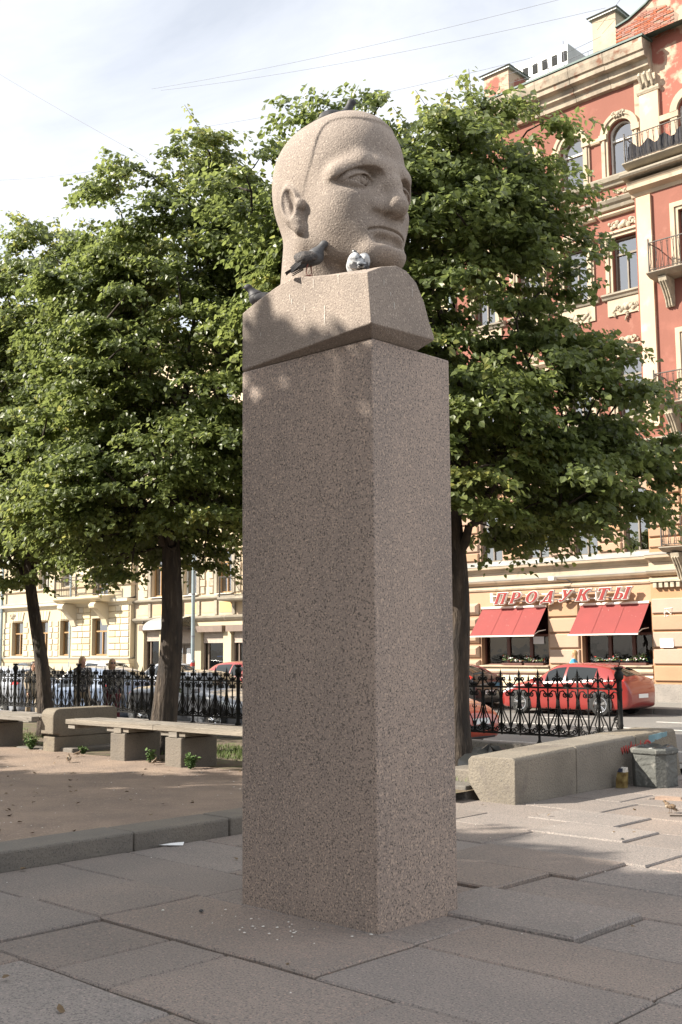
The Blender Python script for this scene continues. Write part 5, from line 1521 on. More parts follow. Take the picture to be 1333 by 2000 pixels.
def tall_bar(x):
    b=MB(); b.tube([FP(x,ZB-.02),FP(x,1.31)],.0165,6)
    b.lathe([(.012,0),(.022,.012),(.022,.03),(.013,.042)],FP(x,1.255),8); b.lathe([(.012,0),(.024,.010),(.012,.022)],FP(x,ZT+.02),8)
    b.lathe([(.012,0),(.020,.012),(.012,.024)],FP(x,1.305),8)
    # spear head with two small wings
    b.add([FP(x,1.318,-.010),FP(x+.022,1.355),FP(x,1.435),FP(x-.022,1.355),FP(x,1.318,.010),FP(x,1.36,-.012),FP(x,1.36,.012)],[(0,1,5),(1,2,5),(2,3,5),(3,0,5),(4,6,1),(1,6,2),(2,6,3),(3,6,4)])
    for s in (-1,1): b.tube([FP(x+s*.006,1.332),FP(x+s*.028,1.334),FP(x+s*.036,1.348)],[.009,.008,.004],5)
    b.lathe([(.012,0),(.024,.02),(.024,.06),(.012,.09)],FP(x,.92),8)
    b.lathe([(.013,0),(.024,.012),(.013,.03)],FP(x,ZB+.02),8)
    return b
def short_bar(x):
    b=MB(); b.tube([FP(x,ZB),FP(x,1.26)],.0135,6)
    b.add([FP(x,1.262,-.009),FP(x+.018,1.295),FP(x,1.363),FP(x-.018,1.295),FP(x,1.262,.009),FP(x,1.298,-.010),FP(x,1.298,.010)],[(0,1,5),(1,2,5),(2,3,5),(3,0,5),(4,6,1),(1,6,2),(2,6,3),(3,6,4)])
    for s in (-1,1):
        b.tube([FP(x+s*.006,1.272),FP(x+s*.026,1.280),FP(x+s*.030,1.290)],[.008,.007,.004],5)
        b.tube([FP(x+s*.004,1.205),FP(x+s*.022,1.222),FP(x+s*.042,1.236),FP(x+s*.048,1.224),FP(x+s*.038,1.212)],[.012,.013,.012,.010,.006],6)
        b.tube([FP(x,.915),FP(x+s*.018,.90),FP(x+s*.034,.912),FP(x+s*.034,.93),FP(x+s*.024,.93)],[.007,.007,.007,.006,.004],5)
    b.lathe([(.010,0),(.026,.015),(.026,.035),(.012,.05)],FP(x,1.205),8)
    b.lathe([(.010,0),(.022,.03),(.018,.08),(.010,.10)],FP(x,.64),8); b.lathe([(.010,0),(.020,.01),(.010,.02)],FP(x,1.02),8)
    return b
def scrolls(x):
    """all curled straps of one bay, tall bar at x, short bar at x+.15"""
    b=MB(); m=x+BW/2; rr=.0112
    for s,xx in ((1,x),(-1,x+BW)):
        # top: from a curl beside the spear, down in a half circle to the rail
        cx=xx+s*.052; cz=1.292
        sp=spiral(cx,cz,.030,math.pi if s>0 else 0,1.15,-s)
        b.tube([FP(m,ZT+.004)]+[FP(m-s*(.060*math.sin(t)+.02*t),ZT+.006+.085*(1-math.cos(t))) for t in (.35,.7,1.0,1.3)]+sp,rr,5)
        # below the rail: curl next to the short bar, strap swinging down to the foot of the tall bar
        cx=m-s*.044; cz=1.098
        sp=spiral(cx,cz,.034,0 if s>0 else math.pi,1.25,-s)
        b.tube(sp[::-1]+[FP(m-s*.07,1.150),FP(m-s*.115,1.140),FP(m-s*.135,1.05)],rr,5)
        b.tube([FP(m-s*.135,1.05),FP(xx+s*.022,.96),FP(xx+s*.045,.86),FP(m-s*.035,.73),FP(m-s*.012,.66)],rr,5)
        b.tube([FP(m-s*.140,.90),FP(xx+s*.034,.80),FP(xx+s*.058,.73),FP(xx+s*.02,.655)],rr*.9,5)
        # foot: curl standing on the bottom rail
        cx=xx+s*.062; cz=ZB+.062
        sp=spiral(cx,cz,.044,math.pi*.5,1.35,s)
        b.tube([FP(xx+s*.006,ZB+.15),FP(xx+s*.02,ZB+.115)]+[FP(xx+s*.04,ZB+.105)]+sp,rr*1.1,5)
        sp=spiral(m-s*.036,ZB+.045,.028,math.pi*1.5,1.0,s)
        b.tube([FP(xx+s*.07,ZB+.015)]+sp,rr*.9,5)
    return b
fx0=-7.90; nb=92; BX=BW*FS
mt=None
xs=[fx0-BX*(k+1) for k in range(nb)]
def rep_mesh(builder,name,m):
    bb=builder(0.0); me=bb.mesh((0,FY,.45),True,True,0,M[m],name)
    return me
mt=rep_mesh(tall_bar,'spear_bar','iron_black'); ms=rep_mesh(short_bar,'short_bar','iron_black'); mc=rep_mesh(scrolls,'scroll_set','iron_black')
postk=set(range(7,nb,8))
for k,x in enumerate(xs):
    for nm,me,dx in (('spear_bar',mt,0),('short_bar',ms,BX/2),('scroll_set',mc,0)):
        if nm=='spear_bar' and k in postk: continue
        o=link_mesh(nm,me,fence); o.location=(x+dx+33,0,0)
xl=xs[-1]
for z,h in ((ZB,.012),(ZT,.011)):
    MB().box(xl,fx0,FY-.018,FY+.018,zf(z)-h*1.25,zf(z)+h*1.25).build('rail',M['iron_black'],fence)
def post():
    b=MB(); b.lathe([(.060,-.02),(.060,.04),(.040,.06),(.036,.30),(.042,.32),(.036,.34),(.036,.78),(.046,.80),(.036,.84),(.036,.93)],(0,FY,.318),10)
    b.lathe([(.034,0),(.058,.03),(.067,.08),(.052,.125),(.030,.145),(.050,.165),(.052,.18),(.022,.195)],(0,FY,1.245),10)
    for q in range(6):
        a=q*math.pi/3; b.tube([(.033*math.cos(a),FY+.033*math.sin(a),1.40),(.060*math.cos(a),FY+.060*math.sin(a),1.425),(.050*math.cos(a),FY+.050*math.sin(a),1.45)],[.013,.011,.004],4)
    return b
pm=post().mesh((0,FY,.45),True,True,0,M['iron_black'],'post')
for x in [fx0]+[xs[k] for k in postk]:
    o=link_mesh('post',pm,fence); o.location=(x+33,0,0)
fm_=MB(); fm_.lathe([(.050,-.01),(.050,.012),(.027,.035),(.019,.06),(.019,.14)],(0,FY,.318),8); fmm=fm_.mesh((0,FY,.45),False,True,0,M['iron_black'],'foot')
for k in range(3,nb,8):
    o=link_mesh('foot',fmm,fence); o.location=(xs[k]+33,0,0)
sp=spiral(-.055,.80,.05,0,1.5,1); b=MB(); b.tube([FP(-.02,.95),FP(-.005,.86)]+sp,.011,5); me=b.mesh((0,FY,.45),False,True,0,M['iron_black'],'end_scroll'); o=link_mesh('end_scroll',me,fence); o.location=(fx0+33,0,0)

# ---- benches
def bench(name,label,x0,x1,supports,seed,group):
    t=thing(name,label,'bench',((x0+x1)/2,10.0,.12),group)
    r=random.Random(seed)
    yy=9.63
    for k in range(4):
        w=.145; y0=yy+k*(w+.012)
        xs_=[x0,x0+(x1-x0)*.52+r.uniform(-.3,.3),x1] if k%2 else [x0,x0+(x1-x0)*.45+r.uniform(-.3,.3),x1]
        for a,c in zip(xs_[:-1],xs_[1:]):
            dz=r.uniform(-.003,.003)
            b=MB(); n=7
            vs=[];fs=[]
            for q in range(n+1):
                x=a+.004+(c-a-.008)*q/n; dy=r.uniform(-.003,.003); d2=r.uniform(-.003,.003)
                vs+= [(x,y0+dy,.600+dz),(x,y0+w+dy,.600+dz),(x,y0+w+dy,.672+dz+d2),(x,y0+dy,.672+dz+d2)]
            for q in range(n):
                for e in range(4): fs.append((4*q+e,4*q+(e+1)%4,4*q+4+(e+1)%4,4*q+4+e))
            fs+=[(3,2,1,0),(4*n,4*n+1,4*n+2,4*n+3)]
            b.add(vs,fs); b.build('plank',M['bench_wood'],t,bevel=.006)
    for x in supports:
        MB().box(x-.18,x+.18,yy+.02,yy+.66,.02,.52).build('support',M['granite_kerb'],t,bevel=.015)
        MB().box(x-.09,x+.09,yy+.012,yy+.62,.522,.598).build('crosspiece',M['bench_wood'],t,bevel=.004)
        MB().box(x-.30,x-.10,yy+.04,yy+.60,.535,.597).build('crosspiece',M['bench_wood'],t,bevel=.004)
        MB().box(x+.10,x+.24,yy+.04,yy+.60,.535,.597).build('crosspiece',M['bench_wood'],t,bevel=.004)
    return t
bt=bench('stone_bench','long plank bench on granite blocks to the right of the end block',-15.02,-9.6,[-13.67,-12.37,-10.55],1,'plank benches along the planting strip')
MB().box(-14.98,-14.80,9.66,10.25,.535,.598).build('crosspiece',M['bench_wood'],bt,bevel=.004)
bench('stone_bench','plank bench running out of view left of the granite end block',-22.5,-15.99,[-17.52,-19.1,-21.0],2,'plank benches along the planting strip')
eb=thing('bench_end_block','tall granite end block with rounded top between the two plank benches','stone block',(-15.8,10.3,.12))
def endprof(y0,y1,z0,z1,r=.10,n=6):
    return [(y0,z0),(y1,z0)]+[(y1-r+r*math.cos(math.pi/2*k/n),z1-r+r*math.sin(math.pi/2*k/n)) for k in range(n+1)]+[(y0+r-r*math.sin(math.pi/2*k/n),z1-r+r*math.cos(math.pi/2*k/n)) for k in range(n+1)]
b=MB(); b.mould(-15.985,-15.625,[(9.80,.40),(9.92,.40),(9.92,.36),(10.62,.36),(11.02,.36)]+[(11.02-.08+.08*math.cos(math.pi/2*k/5),.80-.08+.08*math.sin(math.pi/2*k/5)) for k in range(6)]+[(9.80+.12-.12*math.sin(math.pi/2*k/6),.80-.12+.12*math.cos(math.pi/2*k/6)) for k in range(7)])
b.build('cap_stone',M['granite_wall'],eb,bevel=.018)
MB().box(-15.97,-15.64,9.84,11.0,.0,.358).build('base_stone',M['granite_wall'],eb,bevel=.015)
MB().box(-16.02,-15.3,9.95,11.3,.02,.19).build('footing',M['granite_kerb'],eb,bevel=.02)
MB().box(-16.9,-16.1,9.9,10.3,.02,.145).build('footing',M['granite_kerb'],eb,bevel=.02)

# ---- low granite wall on the right
lw=thing('granite_wall','low massive granite wall with sprayed graffiti at its far end','wall',(-7.5,12.2,0))
def wallprof(zt,first=False):
    xl=-7.84; return [(-7.62 if first else -7.80,-.08),(-7.205,-.08),(-7.195,zt-.03),(-7.225,zt),(xl+.05,zt-.005),(xl,zt-.05),(xl,.20)]
def wall_piece(y0,y1,z0,z1,first=False,last=False):
    b=MB(); A=wallprof(z0,first); B_=wallprof(z1,False)
    n=len(A); e=.16 if last else 0
    vs=[(x,y0,z) for x,z in A]+[(x,y1-(e*max(0,z)/z1),z) for x,z in B_]
    fs=[(k,(k+1)%n,n+(k+1)%n,n+k) for k in range(n)]+[tuple(range(n-1,-1,-1)),tuple(range(n,2*n))]
    b.add(vs,fs); return b.build('wall_block',M['granite_wall'],lw,bevel=.012)
wall_piece(10.34,11.600,.497,.545,True); wall_piece(11.612,13.02,.548,.590); wall_piece(13.03,14.25,.592,.615,False,True)
# red scrawl and a patch of blue paint
g=MB()
def WP(y,z): return (-7.197,y,z)
def scr(pts,r): g.tube([WP(y,z) for y,z in pts],r,5)
y0=12.65
for k in range(6):
    a=y0+k*.12; scr([(a,.46),(a+.03,.38),(a+.06,.47),(a+.09,.39),(a+.12,.48)],.012)
scr([(12.9,.52),(12.92,.40)],.010); scr([(13.15,.52),(13.13,.37)],.010)
scr([(13.32+.08*math.cos(t),.45+.055*math.sin(t)) for t in np.linspace(0,6.2,10)],.016)
scr([(13.2,.40),(13.35,.34),(13.45,.33),(13.62,.38)],.016); scr([(13.46,.34),(13.52,.26),(13.46,.18),(13.36,.16)],.012)
tag(g.build('wall_scrawl',M['graffiti_red'],smooth=True),'red sprayed scrawl on the granite wall behind the bin','graffiti')
g=MB()
for a,c,z0,z1 in ((13.36,13.52,.43,.575),(13.525,13.72,.46,.585),(13.725,13.86,.48,.59)):
    g.add([(-7.199,a,z0),(-7.199,c,z0+.02),(-7.190,c,z1),(-7.192,a,z1-.01),(-7.21,a,z0),(-7.21,c,z0+.02),(-7.21,c,z1),(-7.21,a,z1-.01)],[(0,1,2,3),(0,4,5,1),(1,5,6,2),(2,6,7,3),(3,7,4,0)])
tag(g.build('paint_patch',M['graffiti_blue']),'faded blue paint patch at the far top corner of the granite wall','graffiti')

# ---- litter bin: square concrete pot with broad corner ribs
bn=thing('litter_bin','weathered grey concrete litter bin lined with a black bag','bin',(-6.86,12.85,0))
cx,cy,hw,ch=-6.86,12.86,.235,.085
def octo(h,c,z): return [(cx-h+c,cy-h,z),(cx+h-c,cy-h,z),(cx+h,cy-h+c,z),(cx+h,cy+h-c,z),(cx+h-c,cy+h,z),(cx-h+c,cy+h,z),(cx-h,cy+h-c,z),(cx-h,cy-h+c,z)]
b=MB(); rings=[octo(hw-.012,ch,-.02),octo(hw-.012,ch,.455),octo(hw-.055,ch*.8,.455),octo(hw-.06,ch*.8,.30)]
vs=sum(rings,[]); fs=[]
for i in range(3):
    for k in range(8): fs.append((i*8+k,i*8+(k+1)%8,(i+1)*8+(k+1)%8,(i+1)*8+k))
fs+=[tuple(range(7,-1,-1)),tuple(24+k for k in range(8))]
b.add(vs,fs); b.build('pot',M['concrete_bin'],bn,bevel=.004)
b=MB(); rings=[octo(hw+.002,ch,.400),octo(hw+.010,ch,.412),octo(hw+.010,ch,.448),octo(hw-.01,ch,.470),octo(hw-.062,ch*.8,.470),octo(hw-.062,ch*.8,.40)]
vs=sum(rings,[]); fs=[]
for i in range(5):
    for k in range(8): fs.append((i*8+k,i*8+(k+1)%8,(i+1)*8+(k+1)%8,(i+1)*8+k))
b.add(vs,fs); b.build('rim',M['concrete_bin'],bn)
for sx,sy in ((-1,-1),(1,-1),(1,1),(-1,1)):
    b=MB(); c2=ch+.014
    P=[(cx+sx*(hw-c2),cy+sy*hw),(cx+sx*hw,cy+sy*(hw-c2)),(cx+sx*(hw-.03),cy+sy*(hw-c2)),(cx+sx*(hw-c2),cy+sy*(hw-.03))]
    b.add([(x,y,-.02) for x,y in P]+[(x,y,.402) for x,y in P],[(0,1,2,3),(4,5,6,7),(0,1,5,4),(1,2,6,5),(2,3,7,6),(3,0,4,7)]); b.build('corner_rib',M['concrete_bin'],bn,bevel=.006)
def pebbled(axis,s):
    """cast relief panel: meandering ridges"""
    b=MB(); n=26; vs=[];fs=[]
    for i in range(n+1):
        for j in range(n+1):
            u=-.135+.27*i/n; v=.015+.375*j/n
            h=.004*math.sin(42*u+3.5*math.sin(31*v)+2*math.sin(17*u+9*v))*(0 if i in(0,n) or j in (0,n) else 1)
            d=hw-.004+h
            vs.append((cx+u,cy+s*d,v) if axis=='y' else (cx+s*d,cy+u,v))
    for i in range(n):
        for j in range(n): fs.append((i*(n+1)+j,(i+1)*(n+1)+j,(i+1)*(n+1)+j+1,i*(n+1)+j+1))
    b.add(vs,fs); return b.build('relief_panel',M['concrete_bin'],bn,smooth=True)
pebbled('y',-1); pebbled('x',1); pebbled('x',-1); pebbled('y',1)
b=MB(); r=random.Random(4); n=18; vs=[];fs=[]
for i,(rr,z) in enumerate(((.150,.36),(.165,.44),(.19,.485),(.215,.482),(.228,.455))):
    for k in range(n):
        a=2*math.pi*k/n; q=1+r.uniform(-.07,.07); sqr=1/max(abs(math.cos(a)),abs(math.sin(a)))**.55
        vs.append((cx+rr*q*sqr*math.cos(a)*.9,cy+rr*q*sqr*math.sin(a)*.9,z+r.uniform(-.012,.02)))
for i in range(4):
    for k in range(n): fs.append((i*n+k,i*n+(k+1)%n,(i+1)*n+(k+1)%n,(i+1)*n+k))
fs.append(tuple(range(n)))
b.add(vs,fs); b.build('bag',M['bin_black'],bn,smooth=True)

# street lamp post on the far pavement
lp=thing('lamp_post','tall pale grey metal lamp post in front of the arched shop door','lamp post',(-37.42,30.2,-.03))
b=MB(); b.lathe([(.10,0),(.10,1.3),(.085,1.34),(.080,5.0),(.060,9.0),(.0,9.02)],(-37.42,30.2,-.03),12); b.build('pole',M['pipe_grey'],lp,smooth=False)
b=MB(); b.tube([(-37.42,30.2,8.9),(-37.42,29.6,9.4),(-37.42,28.6,9.6)],[.04,.035,.03],6); b.build('arm',M['pipe_grey'],lp)
b=MB(); b.box(-37.56,-37.28,28.0,28.7,9.53,9.66); b.build('lamp_head',M['zinc'],lp,bevel=.04)
for z in (2.3,4.1): b=MB(); b.lathe([(.094,0),(.094,.05)],(-37.42,30.2,z),12); b.build('clamp',M['cable'],lp)
b=MB(); b.lathe([(.103,0),(.103,.16)],(-37.42,30.2,1.05),12); b.build('sticker',M['graffiti_red'],lp)
# ------------------------------------------------------------------ cars
def crom(P,t):
    """Catmull-Rom through rows of P at parameters t in 0..1"""
    P=np.asarray(P,float); n=len(P)-1
    s=np.clip(np.asarray(t)*n,0,n-1e-9); i=s.astype(int); f=(s-i)
    g=lambda k: P[np.clip(i+k,0,n)]
    f=f.reshape(f.shape+(1,)*(P.ndim-1))
    return .5*((2*g(0))+(-g(-1)+g(1))*f+(2*g(-1)-5*g(0)+4*g(1)-g(2))*f*f+(-g(-1)+3*g(0)-3*g(1)+g(2))*f**3)
PROF={
 # station x (0 nose .. 1 tail), sill z, belt z, top z, half width sill, half width belt, half width top
 'hatch':[(0.00,.30,.52,.58,.52,.55,.40),(.02,.22,.58,.68,.66,.70,.55),(.08,.18,.68,.80,.80,.83,.66),(.18,.17,.80,.91,.85,.88,.72),(.27,.17,.86,.97,.86,.885,.74),(.31,.17,.88,1.02,.86,.885,.70),(.42,.17,.90,1.34,.86,.885,.60),(.52,.17,.92,1.43,.86,.885,.60),(.68,.17,.95,1.42,.86,.885,.60),(.82,.18,.98,1.34,.85,.875,.58),(.92,.20,1.00,1.16,.82,.85,.56),(.965,.24,.98,1.03,.78,.81,.58),(.99,.28,.80,.88,.72,.75,.58),(1.0,.34,.62,.70,.62,.66,.50)],
 'sedan':[(0.00,.30,.52,.58,.52,.55,.40),(.02,.22,.58,.68,.66,.70,.55),(.08,.18,.66,.77,.80,.83,.66),(.18,.17,.76,.87,.85,.88,.72),(.27,.17,.82,.93,.86,.885,.74),(.32,.17,.84,.98,.86,.885,.70),(.43,.17,.86,1.30,.86,.885,.58),(.52,.17,.88,1.39,.86,.885,.58),(.64,.17,.90,1.37,.86,.885,.58),(.76,.18,.93,1.12,.85,.875,.60),(.81,.19,.94,1.03,.84,.87,.68),(.92,.20,.93,1.02,.82,.85,.68),(.985,.26,.80,.92,.74,.77,.62),(1.0,.34,.62,.70,.62,.66,.50)],
}
def make_car(label,paint,kind,loc,rz,L=4.25,group=None,plate=None,hs=1.0,detail=True):
    t=thing('parked_car',label,'car',loc,group)
    t.rotation_euler=(0,0,rz); LOCAL_ROOTS.add(t.name)
    prof=np.array(PROF[kind])
    prof[:,3]*=hs
    def row(st):
        x,zs,zb,zt,ws,wb,wt=st
        return [(x,.0,zs-.02),(x,ws*.85,zs-.02),(x,ws,zs+.05),(x,ws+.02*(wb>ws),zs+(zb-zs)*.45),(x,wb,zb-.10),(x,wb*.985,zb),(x,wb*.6+wt*.4,zb+(zt-zb)*.42),(x,wt*1.02,zt-(zt-zb)*.14-.005),(x,wt*.80,zt),(x,0,zt+.035)]
    ctrl=np.array([row(s) for s in prof])           # stations x ring x 3
    def S(u,v):
        """u along the car (index of station), v round the section (index of ring)"""
        A=crom(ctrl,np.atleast_1d(u)/(len(ctrl)-1))
        A=np.swapaxes(A,0,1)
        B=crom(A,np.atleast_1d(v)/(ctrl.shape[1]-1))
        B=np.swapaxes(B,0,1)
        B=B.copy(); B[...,0]=(B[...,0]-.5)*-L        # nose towards +x
        B[...,1]=np.maximum(B[...,1],0)
        return B
    ns,nv=66,30
    G=S(np.linspace(0,len(ctrl)-1,ns),np.linspace(0,ctrl.shape[1]-1,nv))
    half=G.reshape(-1,3)
    V=np.concatenate([half,half*[1,-1,1]])
    i=(np.arange(ns-1)[:,None]*nv+np.arange(nv-1)[None,:])
    F1=np.stack([i,i+1,i+nv+1,i+nv],-1).reshape(-1,4)
    F2=F1[:,::-1]+len(half)
    me=np_mesh('body',V,np.concatenate([F1,F2]),M[paint],True)
    bm=bmesh.new(); bm.from_mesh(me); bmesh.ops.remove_doubles(bm,verts=bm.verts,dist=.0008)
    # close nose and tail
    be=[e for e in bm.edges if e.is_boundary]
    bmesh.ops.holes_fill(bm,edges=be,sides=0)
    bmesh.ops.recalc_face_normals(bm,faces=bm.faces)
    for f in bm.faces: f.smooth=True
    bm.to_mesh(me); bm.free()
    body=link_mesh('body',me,t)
    def patch(name,u0,u1,v0,v1,m,side=0,off=.006,nu=10,nv_=6,parent=t):
        for s in ((1,-1) if side==0 else (side,)):
            U=np.linspace(u0,u1,nu) if not callable(u0) else None
            A=S(np.linspace(u0,u1,nu),np.linspace(v0,v1,nv_))
            du=np.gradient(A,axis=0); dv=np.gradient(A,axis=1); n=np.cross(dv,du); n/=np.linalg.norm(n,axis=-1,keepdims=True)+1e-9
            c=A-np.array([0,0,.6]); sg=np.sign(np.sum(n*c,-1).mean()); A=A+n*off*sg
            Vp=A.reshape(-1,3)*[1,s,1]
            k=(np.arange(nu-1)[:,None]*nv_+np.arange(nv_-1)[None,:]); Fp=np.stack([k,k+1,k+nv_+1,k+nv_],-1).reshape(-1,4)
            if s*sg<0: Fp=Fp[:,::-1]
            link_mesh(name,np_mesh(name,Vp,Fp,M[m],True),parent)
    k=len(ctrl)
    ua,ub,uc=(5.6,8.0,10.0) if kind=='hatch' else (5.6,7.8,9.0)
    um=(ua+ub)/2+.35
    patch('side_window',ua+.15,um-.06,5.25,6.9,'glass_dark'); patch('side_window',um+.06,ub+.55,5.25,6.9,'glass_dark')
    def cross(name,u0,u1,v0,m,nu=8):
        """windscreens run across the car"""
        A=S(np.linspace(u0,u1,nu),np.linspace(v0,ctrl.shape[1]-1,7)); A[...,2]+=.007
        B=A[:,::-1]*[1,-1,1]; W=np.concatenate([A,B[:,1:]],1)
        nv2=W.shape[1]; q=(np.arange(nu-1)[:,None]*nv2+np.arange(nv2-1)[None,:]); Fp=np.stack([q,q+nv2,q+nv2+1,q+1],-1).reshape(-1,4)
        return link_mesh(name,np_mesh(name,W.reshape(-1,3),Fp,M[m],True),t)
    cross('windscreen',5.05,6.25,7.6,'glass_dark')
    cross('rear_window',*( (9.15,10.55) if kind=='hatch' else (8.35,9.45) ),7.7,'glass_dark')
    # wheels in dark arches
    R=.315
    for xw in (.30*L+.02,-.305*L):
        for s in (1,-1):
            yb=.886
            b=MB(); b.lathe([(.37,-.02),(.37,.0),(.30,.008)],(xw,0,.33),22,'y'); b.v=[(x,(yb+.004+y)*s,z) for x,y,z in b.v]
            b.v=[(x,y,max(z,.17)) for x,y,z in b.v]; b.build('wheel_arch',M['black_plastic'],t)
            b=MB(); b.lathe([(.20,-.19),(R-.02,-.19),(R,-.16),(R,-.04),(R-.025,0),(.215,.003),(.205,-.012)],(xw,0,R),24,'y'); b.v=[(x,(yb+.012+y)*s if True else y,z) for x,y,z in b.v]
            w=b.build('wheel',M['tyre'],t)
            b=MB(); b.lathe([(.205,-.012),(.205,-.10),(.02,-.06)],(xw,0,R),24,'y'); b.v=[(x,(yb+.012+y)*s,z) for x,y,z in b.v]; b.build('rim_well',M['black_plastic'],w,fixn=False)
            b=MB()
            for q in range(5):
                a=q*2*math.pi/5+.3
                for d in (-.14,.14):
                    ca,sa=math.cos(a+d*.25),math.sin(a+d*.25); cb,sb=math.cos(a+d),math.sin(a+d)
                    b.tube([(xw+.04*ca,(yb+.012)*s,R+.04*sa),(xw+.195*cb,(yb+.006)*s,R+.195*sb)],[.030,.017],5)
            b.lathe([(.055,0),(.05,.012),(.0,.016)],(xw,0,R),12,'y') if False else None
            ring=[(xw+.203*math.cos(q*math.pi/12),(yb+.010)*s,R+.203*math.sin(q*math.pi/12)) for q in range(25)]
            b.tube(ring,.013,5); b.build('rim',M['alloy'],w)
    # lights, mirrors, handles, sill strip
    patch('headlight',1.35,2.75,4.55,5.7,'lamp_clear',nu=7,nv_=4)
    if kind=='hatch': patch('tail_light',9.9,11.1,4.6,6.2,'lamp_red',nu=7,nv_=5)
    else: patch('tail_light',11.2,12.4,4.4,5.5,'lamp_red',nu=7,nv_=4)
    for s in (1,-1):
        b=MB(); b.box(.17*L-.06,.17*L+.10,.90,1.06,.93,1.05); b.v=[(x,y*s,z) for x,y,z in b.v]; b.build('mirror',M[paint],t,bevel=.03)
        for xh in (-.02*L,-.24*L):
            b=MB(); b.box(xh-.08,xh+.08,.893,.912,.80,.83); b.v=[(x,y*s,z) for x,y,z in b.v]; b.build('door_handle',M[paint],t)
        for xd in (.165*L,-.075*L,-.265*L if kind=='hatch' else -.25*L):
            b=MB(); pts=[]
            for zz in np.linspace(.24,.90,7): pts.append((xd-.02*(zz-.5),(.868+.022*math.sin((zz-.2)/.75*math.pi))*s,zz))
            b.tube(pts,.006,4); b.build('door_gap',M['black_plastic'],t)
    xf=L*.5
    b=MB(); b.box(xf-.16,xf+.006,-.42,.42,.34,.46); b.build('grille',M['black_plastic'],t,bevel=.02)
    b=MB(); b.box(xf-.2,xf-.028,-.50,.50,.20,.30); b.build('air_intake',M['black_plastic'],t,bevel=.02)
    for xs_,s in ((xf+.010,1),(-xf-.006,-1)):
        b=MB(); b.box(xs_-.006,xs_+.006,-.26,.26,.47 if s>0 else .50,.58 if s>0 else .61); pl=b.build('number_plate',M['plate_white'],t)
        if plate:
            cu=bpy.data.curves.new('plate_text','FONT'); cu.body=plate; cu.size=.115; cu.align_x='CENTER'; cu.align_y='CENTER'; cu.extrude=.001
            o=bpy.data.objects.new('plate_text',cu); COL.objects.link(o); dg=bpy.context.evaluated_depsgraph_get(); dg.update()
            tm=bpy.data.meshes.new_from_object(o.evaluated_get(dg)); bpy.data.objects.remove(o); bpy.data.curves.remove(cu)
            tm.materials.clear(); tm.materials.append(M['ink_black'])
            o=link_mesh('plate_text',tm,pl); o.location=(xs_+.009*s,0,.525 if s>0 else .555); o.rotation_euler=(math.pi/2,0,math.pi/2*s)
    return t
GC='cars parked along the street'
zr=-.18
make_car('shiny red hatchback parked at the far kerb in front of the shop','paint_red','hatch',(-17.55,28.35,zr),math.pi,4.35,GC,hs=1.0)
make_car('black hatchback with a white number plate parked ahead of the red one','paint_black','hatch',(-22.75,28.45,zr),math.pi,4.2,GC,plate='М 266 ЕМ')
make_car('orange red car nosing out from behind the right lime trunk','paint_orange','hatch',(-14.85,17.25,zr),0,4.2,GC)
make_car('pale silver blue car behind the far left end of the fence','paint_silver','hatch',(-30.2,17.3,zr),math.pi,4.2,GC,hs=1.02)
make_car('light blue saloon behind the two walking women','paint_blue','hatch',(-25.6,17.3,zr),math.pi,4.1,GC,hs=1.03)
make_car('grey saloon behind the fence right of the thick trunk','paint_grey','sedan',(-20.75,17.2,zr),0,4.4,GC)
make_car('white hatchback at the far kerb below the cream bay','paint_white','hatch',(-41.6,28.2,zr),math.pi,4.0,GC,hs=1.04)
make_car('dark saloon at the far kerb left of the white hatchback','paint_dark','sedan',(-47.2,28.2,zr),math.pi,4.4,GC)
make_car('red and white hatchback at the far kerb beside the tall pedestal','paint_red','hatch',(-31.6,28.2,zr),0,4.0,GC,hs=1.02)
make_car('silver saloon at the far kerb behind the thick trunk','paint_silver','sedan',(-36.6,28.2,zr),math.pi,4.4,GC)
